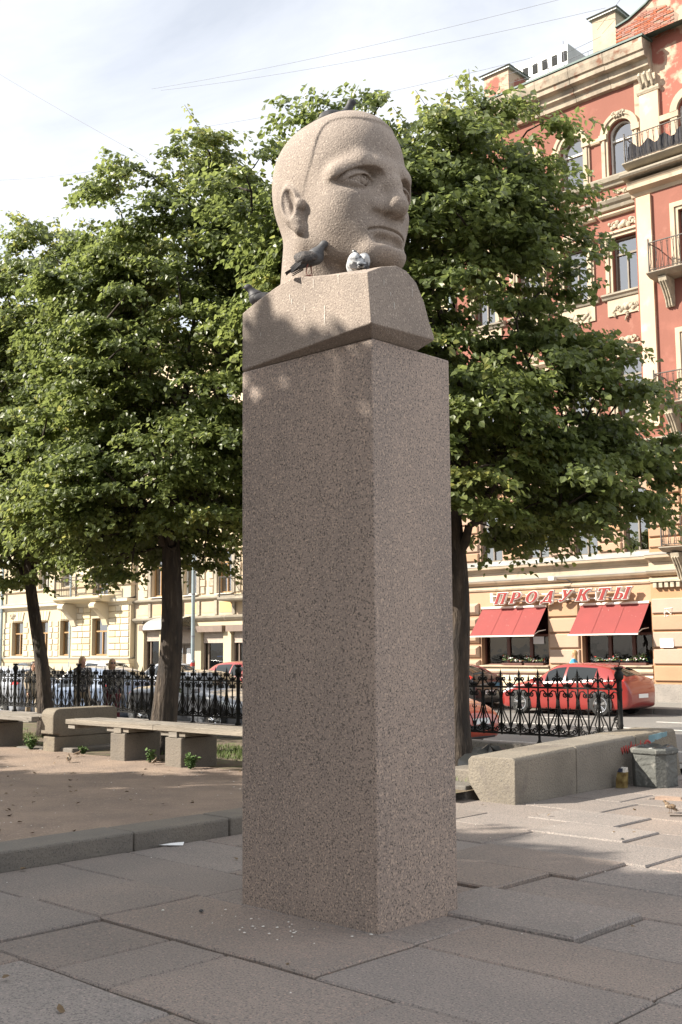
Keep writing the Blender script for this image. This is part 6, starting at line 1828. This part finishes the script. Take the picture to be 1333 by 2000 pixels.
# ------------------------------------------------------------------ people
def make_person(label,loc,face,h,hair,hairlen,top,bottom,step=.22,armswing=.2,tilt=0.0,extra=None,pose_arm=None,glasses=False):
    """one continuous body surface; clothes and hair are children. face: heading of the walk (radians)"""
    t=thing('person',label,'person',loc); LOCAL_ROOTS.add(t.name); t.rotation_euler=(0,0,face)
    k=h/1.70
    hz=1.70-.115
    hip=(0,0,.90)
    sh=[(0,s*.17,1.38) for s in (1,-1)]
    leg=[]
    for s,st in ((1,step),(-1,-step)):
        leg.append([(0,s*.085,.90),(st*.55+.04,s*.09,.48),(st-.02*(st<0),s*.085,.085+(.05 if st<0 else 0)),(st+.14,s*.10,.035+(.0))])
    arm=[]
    for s,sw in ((1,-armswing),(-1,armswing)):
        if pose_arm and s==-1: arm.append([(0,s*.18,1.37)]+pose_arm)
        else: arm.append([(0,s*.18,1.37),(sw*.45-.02,s*.225,1.10),(sw+.05,s*.22,.87),(sw+.09,s*.215,.79)])
    def torso(P,g=0):
        d=s_chain(P,[(0,0,.90),(-.01,0,1.08),(0,0,1.24)],[.125+g,.112+g,.125+g],.05)
        d=smin(d,s_ell(P,(.015,0,1.24),(.118+g,.165+g,.17)),.05)
        d=smin(d,s_ell(P,(-.01,0,.92),(.125+g,.155+g,.12)),.05)
        d=smin(d,s_cap(P,(-.005,.15,1.375),(-.005,-.15,1.375),.052+g),.05)
        return d
    def legs(P,g=0):
        d=None
        for L_ in leg:
            e=s_chain(P,L_[:3],[.080+g,.054+g,.038+g],.02); d=e if d is None else np.minimum(d,e)
        return d
    def arms(P,g=0):
        d=None
        for A in arm:
            e=s_chain(P,A[:3],[.048+g,.039+g,.028+g],.015); d=e if d is None else np.minimum(d,e)
        return d
    def head(P):
        x,y,z=P; 
        z=z-hz; Q=(x,y,z)
        d=s_ell(Q,(-.012,0,.02),(.092,.074,.098))
        d=smin(d,s_ell(Q,(.018,0,-.045),(.066,.056,.072)),.03)
        d=smin(d,s_ell(Q,(.052,0,-.095),(.026,.026,.020)),.02)
        d=smin(d,s_cap(Q,(.082,0,.012),(.100,0,-.026),.010,.014),.012)
        for s in (1,-1):
            d=smax(d,-s_ell(Q,(.090,s*.032,.010),(.018,.020,.011)),.010)
            d=smin(d,s_ell(Q,(.070,s*.032,.008),(.012,.013,.010)),.004)
            d=smin(d,s_ell(Q,(-.010,s*.076,-.01),(.018,.010,.030)),.006)
        d=smax(d,-s_cap(Q,(.088,.018,-.060),(.088,-.018,-.060),.004),.006)
        d=smin(d,s_cap(Q,(.078,.014,-.070),(.078,-.014,-.070),.008),.008)
        d=smin(d,s_cap(Q,(-.02,0,-.25),(-.012,0,-.06),.050,.050),.02)
        return d
    def body(P):
        d=smin(torso(P),legs(P),.04); d=smin(d,arms(P),.03); d=smin(d,head(P),.02)
        for L_ in leg: d=smin(d,s_cap(P,L_[2],L_[3],.036,.030),.02)
        for A in arm:
            a,b_=np.array(A[2]),np.array(A[3])
            d=smin(d,s_cap(P,A[2],A[3],.026,.030),.012)
        return d
    def emit(fn,name,m,lo,hi,hs,parent,relax_=1):
        P,ax=sgrid(lo,hi,hs); V,F=surface_nets(fn(P),ax)
        if not len(V): return None
        me=np_mesh(name,V*k,F,M[m],True); return link_mesh(name,me,parent)
    lo,hi=(-.45,-.36,-.02),(.45,.36,1.80)
    bo=emit(body,'body','skin',lo,hi,.014,t)
    # five fingers on each hand, joined into the body's mesh
    fb_=MB()
    for A,s in zip(arm,(1,-1)):
        a,b_=Vector(A[2]),Vector(A[3]); d=(b_-a).normalized(); side=Vector((1,0,0)); side=(side-d*side.dot(d)).normalized(); pal=d.cross(side)*s
        for q,(o,l) in enumerate(((-.024,.062),(-.008,.074),(.009,.070),(.025,.055))):
            p0=b_+side*o+d*.012; p1=p0+d*l*.5-pal*.006; p2=p1+d*l*.42-pal*.020; fb_.tube([p0,p1,p2],[.0095,.0088,.0065],6)
        p0=(a+b_)/2+side*.026; p1=p0+d*.03+side*.02; p2=p1+d*.034+side*.002; fb_.tube([p0,p1,p2],[.012,.0105,.007],6)
    fm=fb_.mesh((0,0,0),True,True,0,M['skin'],'fingers'); fm.transform(Matrix.Scale(k,4))
    bm=bmesh.new(); bm.from_mesh(bo.data); bm.from_mesh(fm)
    for f in bm.faces: f.smooth=True
    bm.to_mesh(bo.data); bm.free()
    # clothes
    def tp(P):
        d=smin(torso(P,.018),arms(P,.014),.03); return smax(smax(d,-(P[2]-.84),.01),(P[2]-1.435),.012)
    emit(tp,'jacket',top,lo,hi,.016,t)
    def bt_(P):
        d=smin(smin(torso(P,.008),legs(P,.018),.04),legs(P,.018),.02); return smax(smax(d,(P[2]-1.0),.01),-(P[2]-.09),.01)
    emit(bt_,'trousers',bottom,lo,hi,.016,t)
    for L_ in leg:
        fn=lambda P: smax(s_cap(P,(L_[2][0]-.03,L_[2][1],.045+L_[2][2]-.085),(L_[3][0]+.01,L_[3][1],.035),.046,.038),-(P[2]+.0),.006)
        emit(fn,'shoe','black_plastic',(-.5,-.25,-.02),(.55,.25,.25),.014,t)
    def hr(P):
        x,y,z=P; q=z-hz; Q=(x,y,q)
        d=s_ell(Q,(-.026,0,.024),(.100,.084,.104))
        if hairlen>.1: d=smin(d,s_ell(Q,(-.050,0,-hairlen*.45),(.062,.092,hairlen*.75)),.04)
        cut=s_ell(Q,(.112,0,-.022),(.078,.066,.102))
        d=smax(d,-cut,.012)
        return smax(d,-(q+.02+hairlen),.01)
    emit(hr,'hair',hair,(-.25,-.2,hz-.45),(.2,.2,hz+.18),.010,t)
    if glasses:
        b=MB()
        for s in (1,-1): b.lathe([(.0,.0),(.024,.0),(.024,.006),(0,.008)],(.098,s*.032,hz+.010),10,'x')
        b.tube([(.098,-.055,hz+.012),(.104,0,hz+.016),(.098,.055,hz+.012)],.004,4)
        for s in (1,-1): b.tube([(.098,s*.055,hz+.012),(0,s*.082,hz+.012)],.003,4)
        me=b.mesh((0,0,0),False,True,0,M['black_plastic'],'sunglasses'); me.transform(Matrix.Scale(k,4)); link_mesh('sunglasses',me,t)
    return t
pz=-.08
make_person('woman with long blond hair in a patterned top walking behind the fence',(-23.0,15.2,pz),R_(-8),1.665,'hair_blond',.30,'cloth_pattern','cloth_beige',.25,.18)
make_person('blond woman in sunglasses and a dark patterned jacket walking behind the fence',(-21.78,15.2,pz),R_(-22),1.615,'hair_blond',.16,'cloth_pattern','cloth_maroon',.2,.15,glasses=True)
make_person('dark haired person with the head bowed behind the left part of the fence',(-25.2,15.2,pz),R_(-12),1.54,'hair_dark',.05,'cloth_beige','cloth_beige',.22,.15)
make_person('woman with long pale blond hair and a blue top beside the shop pier',(-19.25,31.1,-.03),R_(200),1.66,'hair_blond',.34,'cloth_blue','cloth_denim',.2,.2)
make_person('white haired person in a white jacket near the arched shop door',(-39.75,31.0,-.03),R_(150),1.60,'hair_white',.03,'cloth_white','cloth_denim',.2,.2)

# ------------------------------------------------------------------ birds
def make_bird(name,label,cat,loc,rz,scale,kind,mats,group,pitch=0.0,stand=True,head_up=1.0,tuck=False,fluff=1.0):
    """kind: walking or sitting; beak towards +x, feet at z=0"""
    t=thing(name,label,cat,loc,group); LOCAL_ROOTS.add(t.name); t.rotation_euler=(0,0,rz)
    cm,wm,nm_,tm,lm,bk=mats
    leg=.075 if stand else .0
    cz=leg+.068
    sp,cp=math.sin(pitch),math.cos(pitch)
    def rot(p): return (p[0]*cp-p[2]*sp,p[1],cz+p[0]*sp+p[2]*cp)
    hd=(rot((.115,0,.0))[0]+.010,0,cz+.105*head_up) if not tuck else (.075,0,cz+.055)
    def body(P):
        d=s_cap(P,rot((-.085,0,-.006)),rot((.055,0,.004)),.036*fluff,.056*fluff)
        d=smin(d,s_ell(P,rot((.045,0,-.008)),(.066*fluff,.058*fluff,.056*fluff)),.03)
        d=smin(d,s_cap(P,rot((.085,0,.025)),hd,.036,.024),.025)
        d=smin(d,s_ell(P,(hd[0]+.006,0,hd[2]+.004),(.032,.025,.026)),.012)
        return d
    P,ax=sgrid((-.2,-.11,-.02),(.24,.11,.32),.006); V,F=surface_nets(body(P),ax)
    bo=link_mesh('body',np_mesh('body',V*scale,F,M[cm],True),t)
    # iridescent neck and head
    P,ax=sgrid((.0,-.08,.05),(.24,.08,.32),.006)
    nb_=lambda P: smax(body(P)-.0025,-((P[0]-.06)*.35+(P[2]-(cz+.035))),.01)
    V,F=surface_nets(nb_(P),ax)
    if len(V): link_mesh('neck',np_mesh('neck',V*scale,F,M[nm_],True),t)
    for s in (1,-1):
        def wing(P):
            if fluff>1.1:
                d=s_ell(P,rot((-.020,s*.034,.020)),(.105,.046,.056))
                return smin(d,s_cap(P,rot((-.05,s*.030,.0)),rot((-.150,s*.012,-.030)),.034,.014),.03)
            d=s_ell(P,rot((-.015,s*(.050 if fluff<1.1 else .047),.012)),(.098,.026,.048))
            d=smin(d,s_cap(P,rot((-.03,s*.050,.010)),rot((-.150,s*.022,-.012)),.030,.010),.03)
            return d
        P,ax=sgrid((-.24,-.11,-.02),(.20,.11,.26),.006); V,F=surface_nets(wing(P),ax)
        w=link_mesh('wing',np_mesh('wing',V*scale,F,M[wm],True),t)
        b=MB()
        for q in range(4):
            z0=.018-.013*q
            b.add([tuple(np.array(rot((-.04-.012*q,s*(.074-.002*q),z0)))*scale),tuple(np.array(rot((-.165-.004*q,s*(.034),z0-.022)))*scale),tuple(np.array(rot((-.160-.004*q,s*.034,z0-.030)))*scale),tuple(np.array(rot((-.035-.012*q,s*(.076-.002*q),z0-.010)))*scale)],[(0,1,2,3),(3,2,1,0)])
        b.build('flight_feather_set',M[tm],w,fixn=False)
    b=MB()
    for q in range(5):
        a=(q-2)*.10
        p0=np.array(rot((-.085,0,-.004))); p1=np.array(rot((-.215,math.sin(a)*.13*1.0,-.022)))
        w_=.012; b.add([tuple((p0+[0,-w_*.6,.004*abs(q-2)])*scale),tuple((p0+[0,w_*.6,.004*abs(q-2)])*scale),tuple((p1+[0,w_,0])*scale),tuple((p1+[0,-w_,0])*scale),tuple((p0+[0,0,-.008])*scale),tuple((p1+[0,0,-.004])*scale)],[(0,1,2,3),(0,3,5,4),(1,4,5,2),(2,5,3),(0,4,1)])
    b.build('tail',M[tm],t)
    b=MB(); h=np.array(hd); bt=(lambda v: tuple(np.array(v)*scale))
    b.tube([bt(h+[.034,0,.002]),bt(h+[.048,0,-.001]),bt(h+[.060,0,-.008])],[.0075*scale,.0055*scale,.0012*scale],6); b.build('beak',M[bk],t)
    for s in (1,-1):
        b=MB(); b.lathe([(0,-.004*scale),(.0045*scale,0),(0,.004*scale)],bt(h+[.018,s*.0235,.008]),6,'y'); b.build('eye',M['ink_black'],t)
        if stand:
            b=MB(); x0=.0+.018*s
            b.tube([bt((x0*.4,s*.022,leg+.03)),bt((x0-.004,s*.022,.045)),bt((x0+.004,s*.022,.006))],[.008*scale,.0042*scale,.0038*scale],5)
            for q in (-.5,0,.5): b.tube([bt((x0+.004,s*.022,.006)),bt((x0+.040*math.cos(q),s*.022+.034*math.sin(q),.003))],[.0038*scale,.0022*scale],4)
            b.tube([bt((x0+.004,s*.022,.006)),bt((x0-.018,s*.022,.003))],[.0035*scale,.002*scale],4)
            b.build('leg',M[lm],t)
    return t
PG='pigeons resting on the bust'
# heights found by looking down on the stone where each bird stands
def top_of(x,y,objs):
    best=-9
    for o in objs:
        mi=o.matrix_world if True else None
        loc=root_loc(o)
        ok,co,no,ix=o.ray_cast(Vector((x,y,12))-loc,Vector((0,0,-1)))
        if ok: best=max(best,co.z+loc.z)
    return best
bpy.context.view_layer.update()
stone=[block_o]
x,y=-5.10,5.085
make_bird('pigeon','grey brown pigeon standing on the shoulder of the bust below the ear','bird',(x,y,top_of(x,y,stone)-.002),R_(36),.86,'walk',('pig_grey','pig_brown','pig_grey','pig_dark','pig_feet','beak'),PG,pitch=.42,head_up=1.1)
x,y=-4.76,5.20
make_bird('pigeon','white and grey pigeon crouching on the front corner of the bust under the chin','bird',(x,y,top_of(x,y,stone)-.02),R_(142),.92,'sit',('pig_white','pig_white','pig_neck','pig_dark','pig_feet','beak'),PG,pitch=.22,stand=False,head_up=1.35,fluff=1.25)
stone=[head_o]
x,y=-5.25,5.50
make_bird('pigeon','black pigeon sitting on top of the stone head','bird',(x,y,top_of(x,y,stone)-.012),R_(40),.95,'sit',('pig_dark','pig_dark','pig_dark','pig_dark','pig_feet','beak'),PG,pitch=.08,stand=False,head_up=1.25)
stone=[block_o]
x,y=-5.71,5.22
make_bird('pigeon','dark pigeon half hidden on the back shoulder of the bust','bird',(x,y,top_of(x,y,stone)-.02),R_(228),.86,'sit',('pig_dark','pig_dark','pig_dark','pig_dark','pig_feet','beak'),PG,pitch=.35,stand=False,head_up=1.0)
sm=('sparrow_belly','sparrow_back','sparrow_back','sparrow_back','sparrow_back','beak')
SG='sparrows on the ground'
make_bird('sparrow','sparrow standing on the sunlit slabs in front of the litter bin','bird',(-5.63,10.85,.004),R_(195),.46,'walk',sm,SG,pitch=.35)
make_bird('sparrow','sparrow on the sand in front of the granite end block','bird',(-14.0,9.05,.128),R_(150),.44,'walk',sm,SG,pitch=.35)
make_bird('sparrow','small sparrow on the sand close to the foot of the bench block','bird',(-14.65,9.62,.128),R_(40),.36,'walk',sm,SG,pitch=.1)
make_bird('sparrow','sparrow in the shade between the two bench supports','bird',(-12.75,9.62,.128),R_(100),.36,'walk',sm,SG,pitch=.2)

# ---- litter and loose things
r=random.Random(3)
ct=thing('drink_carton','crushed yellow and white drink carton leaning by the litter bin','carton',(-7.08,12.42,0))
b=MB(); q=[(-.055,-.04),(.055,-.045),(.06,.045),(-.05,.04)]
lv=[(0,1.0,0,0),(.08,1.03,.004,0),(.15,.97,.012,.004),(.19,.90,.020,.006)]
vs=[];fs=[]
for z,s,ox,oy in lv: vs+=[(-7.08+x*s+ox,12.42+y*s+oy,z) for x,y in q]
for i in range(3):
    for k in range(4): fs.append((4*i+k,4*i+(k+1)%4,4*i+4+(k+1)%4,4*i+4+k))
fs.append((3,2,1,0)); b.add(vs,fs); b.build('carton_side',M['carton'],ct)
b=MB(); o=[(-7.08+x*.9+.02,12.42+y*.9+.006,.19) for x,y in q]; t2=[(-7.08+x*.62+.045,12.42+y*.25+.012,.25) for x,y in q]
b.add(o+t2,[(0,1,5,4),(1,2,6,5),(2,3,7,6),(3,0,4,7),(4,5,6,7)]); b.build('carton_top',M['carton_top'],ct)
b=MB(); b.add([(-7.10,12.37,.192),(-7.03,12.372,.194),(-7.035,12.395,.238),(-7.085,12.395,.236)],[(0,1,2,3)]); b.v=[(x,y-.006,z) for x,y,z in b.v]; b.build('printed_face',M['carton_dark'],ct,fixn=False)

rb=thing('brick_rubble','broken pink brick lying on the sunlit slabs','rubble',(-6.1,11.75,0))
for k,(x,y,sx,sy,sz,a) in enumerate(((-6.12,11.78,.16,.07,.035,.2),(-5.95,11.86,.12,.05,.028,.5),(-6.30,11.70,.05,.03,.014,1.0),(-5.84,11.80,.07,.03,.016,.1))):
    b=MB(); vs=[]
    for z in (0,1):
        for (ux,uy) in ((-1,-1),(0,-1.15),(1,-.8),(1.1,.3),(.6,1),(-.7,.9)):
            j=r.uniform(.85,1.1); X=ux*sx*j*(1-.15*z); Y=uy*sy*j*(1-.2*z); vs.append((x+X*math.cos(a)-Y*math.sin(a),y+X*math.sin(a)+Y*math.cos(a),.0+z*sz*r.uniform(.8,1.2)))
    b.add(vs,[(k2,(k2+1)%6,6+(k2+1)%6,6+k2) for k2 in range(6)]+[tuple(6+q for q in range(6))]); b.build('brick_piece',M['mortar'] if k<1 else M['granite_slab'],rb)
tw=MB(); tw.tube([(-5.52,10.62,.012),(-5.35,10.72,.014),(-5.2,10.76,.02),(-5.05,10.86,.012)],[.008,.007,.006,.003],5); tw.tube([(-5.35,10.72,.014),(-5.3,10.62,.02)],[.005,.003],4)
tag(tw.build('fallen_twig',M['twig']),'dry twig lying on the slabs beside the sparrow','twig')
bgo=MB(); n=14; vs=[];fs=[]
for i in range(7):
    for k in range(n):
        ph=math.pi/2*i/6; a=2*math.pi*k/n; q=1+.16*math.sin(k*2.3+i)+r.uniform(-.06,.06)
        vs.append((-8.42+.42*math.cos(ph)*math.cos(a)*q,11.55+.30*math.cos(ph)*math.sin(a)*q,.12+.33*math.sin(ph)*q))
for i in range(6):
    for k in range(n): fs.append((i*n+k,i*n+(k+1)%n,(i+1)*n+(k+1)%n,(i+1)*n+k))
bgo.add(vs,fs); tag(bgo.build('rubbish_bag',M['bin_black'],smooth=True),'shiny black rubbish bag lying behind the low granite wall','bag')
pp=MB(); pp.add([(-8.10,6.17,.006),(-7.99,6.20,.012),(-7.93,6.31,.004),(-7.99,6.37,.02),(-8.06,6.30,.008),(-8.02,6.24,.022)],[(0,1,5),(1,2,5),(2,3,5),(3,4,5),(4,0,5)])
tag(pp.build('paper_scrap',M['paper'],fixn=False),'crumpled white paper scrap at the foot of the kerb','paper')
def pebble(x,y,z,s,m,label):
    b=MB(); b.lathe([(.2*s,-.2*s),(.9*s,.05*s),(1.0*s,.35*s),(.7*s,.75*s),(.2*s,.95*s)],(x,y,z),8); b.v=[(a+r.uniform(-.1,.1)*s,c+r.uniform(-.1,.1)*s,d) for a,c,d in b.v]
    return tag(b.build('pebble',M[m],smooth=True),label,'pebble','loose pebbles on the slabs')
pebble(-5.81,4.78,.018,.017,'pebble','dark grey pebble on the slab left of the pedestal')
pebble(-6.02,4.63,.018,.010,'dropping','small white pebble on the slab left of the dark pebble')
pebble(-5.17,9.05,.01,.016,'pebble','small dark pebble on the slabs right of the pedestal')
# droppings, seeds and grit: too many to count
dv=MB()
def splat(x,y,z,s,k=6,flat=True):
    a0=r.uniform(0,6); pts=[]
    for q in range(k):
        a=a0+q*2*math.pi/k; rr=s*r.uniform(.45,1.2); pts.append((x+rr*math.cos(a),y+rr*math.sin(a),z))
    dv.add(pts+[(x,y,z+.004)],[(q,(q+1)%k,k) for q in range(k)])
for k in range(90):
    if k<28: x=r.gauss(-5.15,.35); y=r.gauss(4.86,.16)
    else: x=r.uniform(-8,-2.5); y=r.uniform(2.2,10.5)
    if PX-PW-.02<x<PX+.02 and y>PY-.02 and y<PY+PD: continue
    splat(x,y,.022 if (-6.2<x<-4.3 and 4.2<y<5.15) else .014,r.uniform(.003,.011)*(1.2 if k<28 else .9))
for k in range(170): splat(r.uniform(-20,-8.7),r.uniform(4,9.8),.137,r.uniform(.006,.016))
o=dv.build('ground_litter',M['dropping'],fixn=False); o['kind']='stuff'; o['label']='white bird droppings and grit scattered on the slabs and sand'; o['category']='litter'
sk=MB()   # white streaks on the bust
def streak(p,d,l,w,nrm):
    p=Vector(p); n_=Vector(nrm).normalized(); s=n_.cross(Vector((0,0,1))).normalized()
    a=p+n_*.004; sk.add([tuple(a-s*w),tuple(a+s*w),tuple(a+s*w*.5-Vector((0,0,l))),tuple(a-s*w*.5-Vector((0,0,l)))],[(0,1,2,3)])
def on_facet(x,z):   # left facet of the shoulder block
    A0=np.array((-5.842,5.141,PH+.015));A1=np.array((-4.512,5.016,4.064));A2=np.array((-4.512,5.045,3.740)); n_=np.cross(A1-A0,A2-A0)
    yv=A0[1]-(n_[0]*(x-A0[0])+n_[2]*(z-A0[2]))/n_[1]; return (x,yv,z)
for k in range(9):
    x=r.uniform(-5.75,-4.6); z=r.uniform(3.85,4.15); p=on_facet(x,z)
    if z>4.20 or (x<-5.4 and z>4.05): continue
    streak(p,0,r.uniform(.02,.07),r.uniform(.0012,.0025),(-.09,-1,-.08))
for k in range(5): streak((-4.512,r.uniform(5.08,5.5),r.uniform(3.9,4.08)),0,r.uniform(.02,.08),r.uniform(.0012,.0026),(1,0,0))
o=sk.build('dropping_streak',M['dropping'],bust,fixn=False); o['kind']='stuff'

# dry leaves blown over the sand and the slabs
rl=np.random.default_rng(8); n=355
x=np.concatenate([rl.uniform(-24,-8.6,330),rl.uniform(-8,-2.5,25)]); y=np.concatenate([rl.uniform(3,12,330)**1.0,rl.uniform(3,11,25)])
pz_=np.where(x<-8.55,.138,.016); P=np.stack([x,y,pz_],1)
N_=np.array([0,0,1.])+rl.normal(size=(n,3))*.25; T=np.stack([np.cos(x*77),np.sin(x*77),np.zeros(n)],1)
V,F=leaf_arrays(P,N_,T,.045,rl)
o=link_mesh('fallen_leaves',np_mesh('fallen_leaves',V,F,M['dry_leaf'],False)); o['kind']='stuff'; o['label']='dry brown leaves scattered over the sand and slabs'; o['category']='leaves'
# ---- weeds at the foot of the bench, grass behind it
def weed(x,y,h,n,label,seed):
    r2=np.random.default_rng(seed)
    P=[];N_=[];T=[]
    t=thing('weed',label,'weed',(x,y,.125),'weeds growing along the bench')
    st=MB()
    for s in range(7):
        a=r2.uniform(0,6.28); ln=r2.uniform(.15,.75); d=np.array([math.cos(a)*ln,math.sin(a)*ln,1.0]); L=h*r2.uniform(.6,1.1)
        st.tube([(x,y,.12),tuple(np.array([x,y,.12])+d*L*.5+[0,0,.01]),tuple(np.array([x,y,.12])+d*L)],[.004,.003,.0015],4)
        u=r2.uniform(.15,1,n//7); k=len(u)
        P.append(np.array([x,y,.12])+d*(u*L)[:,None]); an=r2.uniform(0,6.28,k)
        h2=np.stack([np.cos(an),np.sin(an),r2.uniform(.0,.8,k)],1); T.append(h2); N_.append(np.array([0,0,1.])+r2.normal(size=(k,3))*.4)
    V,F=leaf_arrays(np.concatenate(P)-np.array([x,y,.125]),np.concatenate(N_),np.concatenate(T),.045,r2)
    o=link_mesh('foliage',np_mesh('foliage',V,F,M['weed'],False),t); o['kind']='stuff'
    st.build('stem',M['weed'],t)
weed(-11.95,9.62,.20,230,'leafy weed right of the second bench support from the end block',1)
weed(-13.05,9.78,.18,150,'leafy weed between the two bench supports',2)
weed(-12.62,9.86,.16,110,'small weed close to the left face of the second bench support',3)
weed(-16.35,9.85,.20,260,'spreading weed left of the granite end block',4)
weed(-15.0,9.95,.14,110,'small weed beside the footing of the end block',5)
gr=np.random.default_rng(5)
def grass_patch(n,x0,x1,y0,y1,hmin,hmax):
    x=gr.uniform(x0,x1,n); y=gr.uniform(y0,y1,n)
    m=np.sin(x*2.3+1)+np.sin(y*3.1+x*1.7)+gr.normal(size=n)*.5>-.3
    x,y=x[m],y[m]; n=len(x); h=gr.uniform(hmin,hmax,n); a=gr.uniform(0,6.28,n); w=.006; lean=gr.normal(size=(n,2))*.4
    b0=np.stack([x,y,np.full(n,.115)],1); s=np.stack([np.cos(a)*w,np.sin(a)*w,np.zeros(n)],1)
    tip=b0+np.stack([lean[:,0]*h,lean[:,1]*h,h],1); V=np.stack([b0-s,b0+s,tip],1).reshape(-1,3)
    return V,np.arange(n*3).reshape(-1,3)
parts=[grass_patch(9000,-16.2,-9.0,10.7,12.35,.03,.085),grass_patch(5000,-22,-16.2,10.2,12.3,.03,.08),grass_patch(1500,-9.2,-7.95,10.6,12.3,.04,.12)]
V=np.concatenate([p[0] for p in parts]); off=0; Fs=[]
for p in parts: Fs.append(p[1]+off); off+=len(p[0])
o=link_mesh('grass',np_mesh('grass',V,np.concatenate(Fs),M['grass'],False)); o['kind']='stuff'; o['label']='thin tufts of grass growing in the planting strip behind the benches'; o['category']='grass'

# ---- overhead cables, strung across the street from roof to roof
def cable(a,b_,sag,rad,label):
    a=Vector(a);b_=Vector(b_); pts=[]
    for k in range(17):
        t=k/16; p=a.lerp(b_,t); p.z-=sag*4*t*(1-t); pts.append(p)
    q=MB(); q.tube(pts,rad,4); tag(q.build('overhead_cable',M['cable']),label,'cable','overhead cables in the sky')
def ext(a,b_,k):
    a=Vector(a);b_=Vector(b_); return a-(b_-a)*k, b_+(b_-a)*k
for (a,b_,k,s,rad,lab) in (
    ((-60.5,33,37.9),(-49.7,33,30.5),.9,.25,.018,'single overhead cable slanting down at the far left of the sky'),
    ((-60.1,33,30.85),(-51.1,33,28.5),.55,.3,.014,'faint overhead cable low at the left edge of the sky'),
    ((-40.4,33,29.88),(-20.85,33,25.47),.22,.3,.012,'upper of the two close parallel cables across the middle of the sky'),
    ((-40.0,33,29.5),(-22.2,33,25.04),.22,.3,.012,'lower of the two close parallel cables across the middle of the sky'),
    ((-38.1,33,26.8),(-22.2,33,23.62),.12,.2,.012,'cable passing behind the top of the stone head'),
    ((-21.94,33,23.18),(-19.2,33,23.1),.25,.1,.014,'cable running to the plastered chimney of the red house'),
    ((-22.3,33.2,22.95),(-19.3,33.2,22.75),.2,.1,.012,'cable just above the cornice of the red house'),
    ((-18.4,33.2,23.8),(-16.9,33.1,24.9),.25,.02,.014,'cable rising from the chimney to the gable of the red house')):
    p,q=ext(a,b_,k); cable(p,q,s,rad*.62,lab)
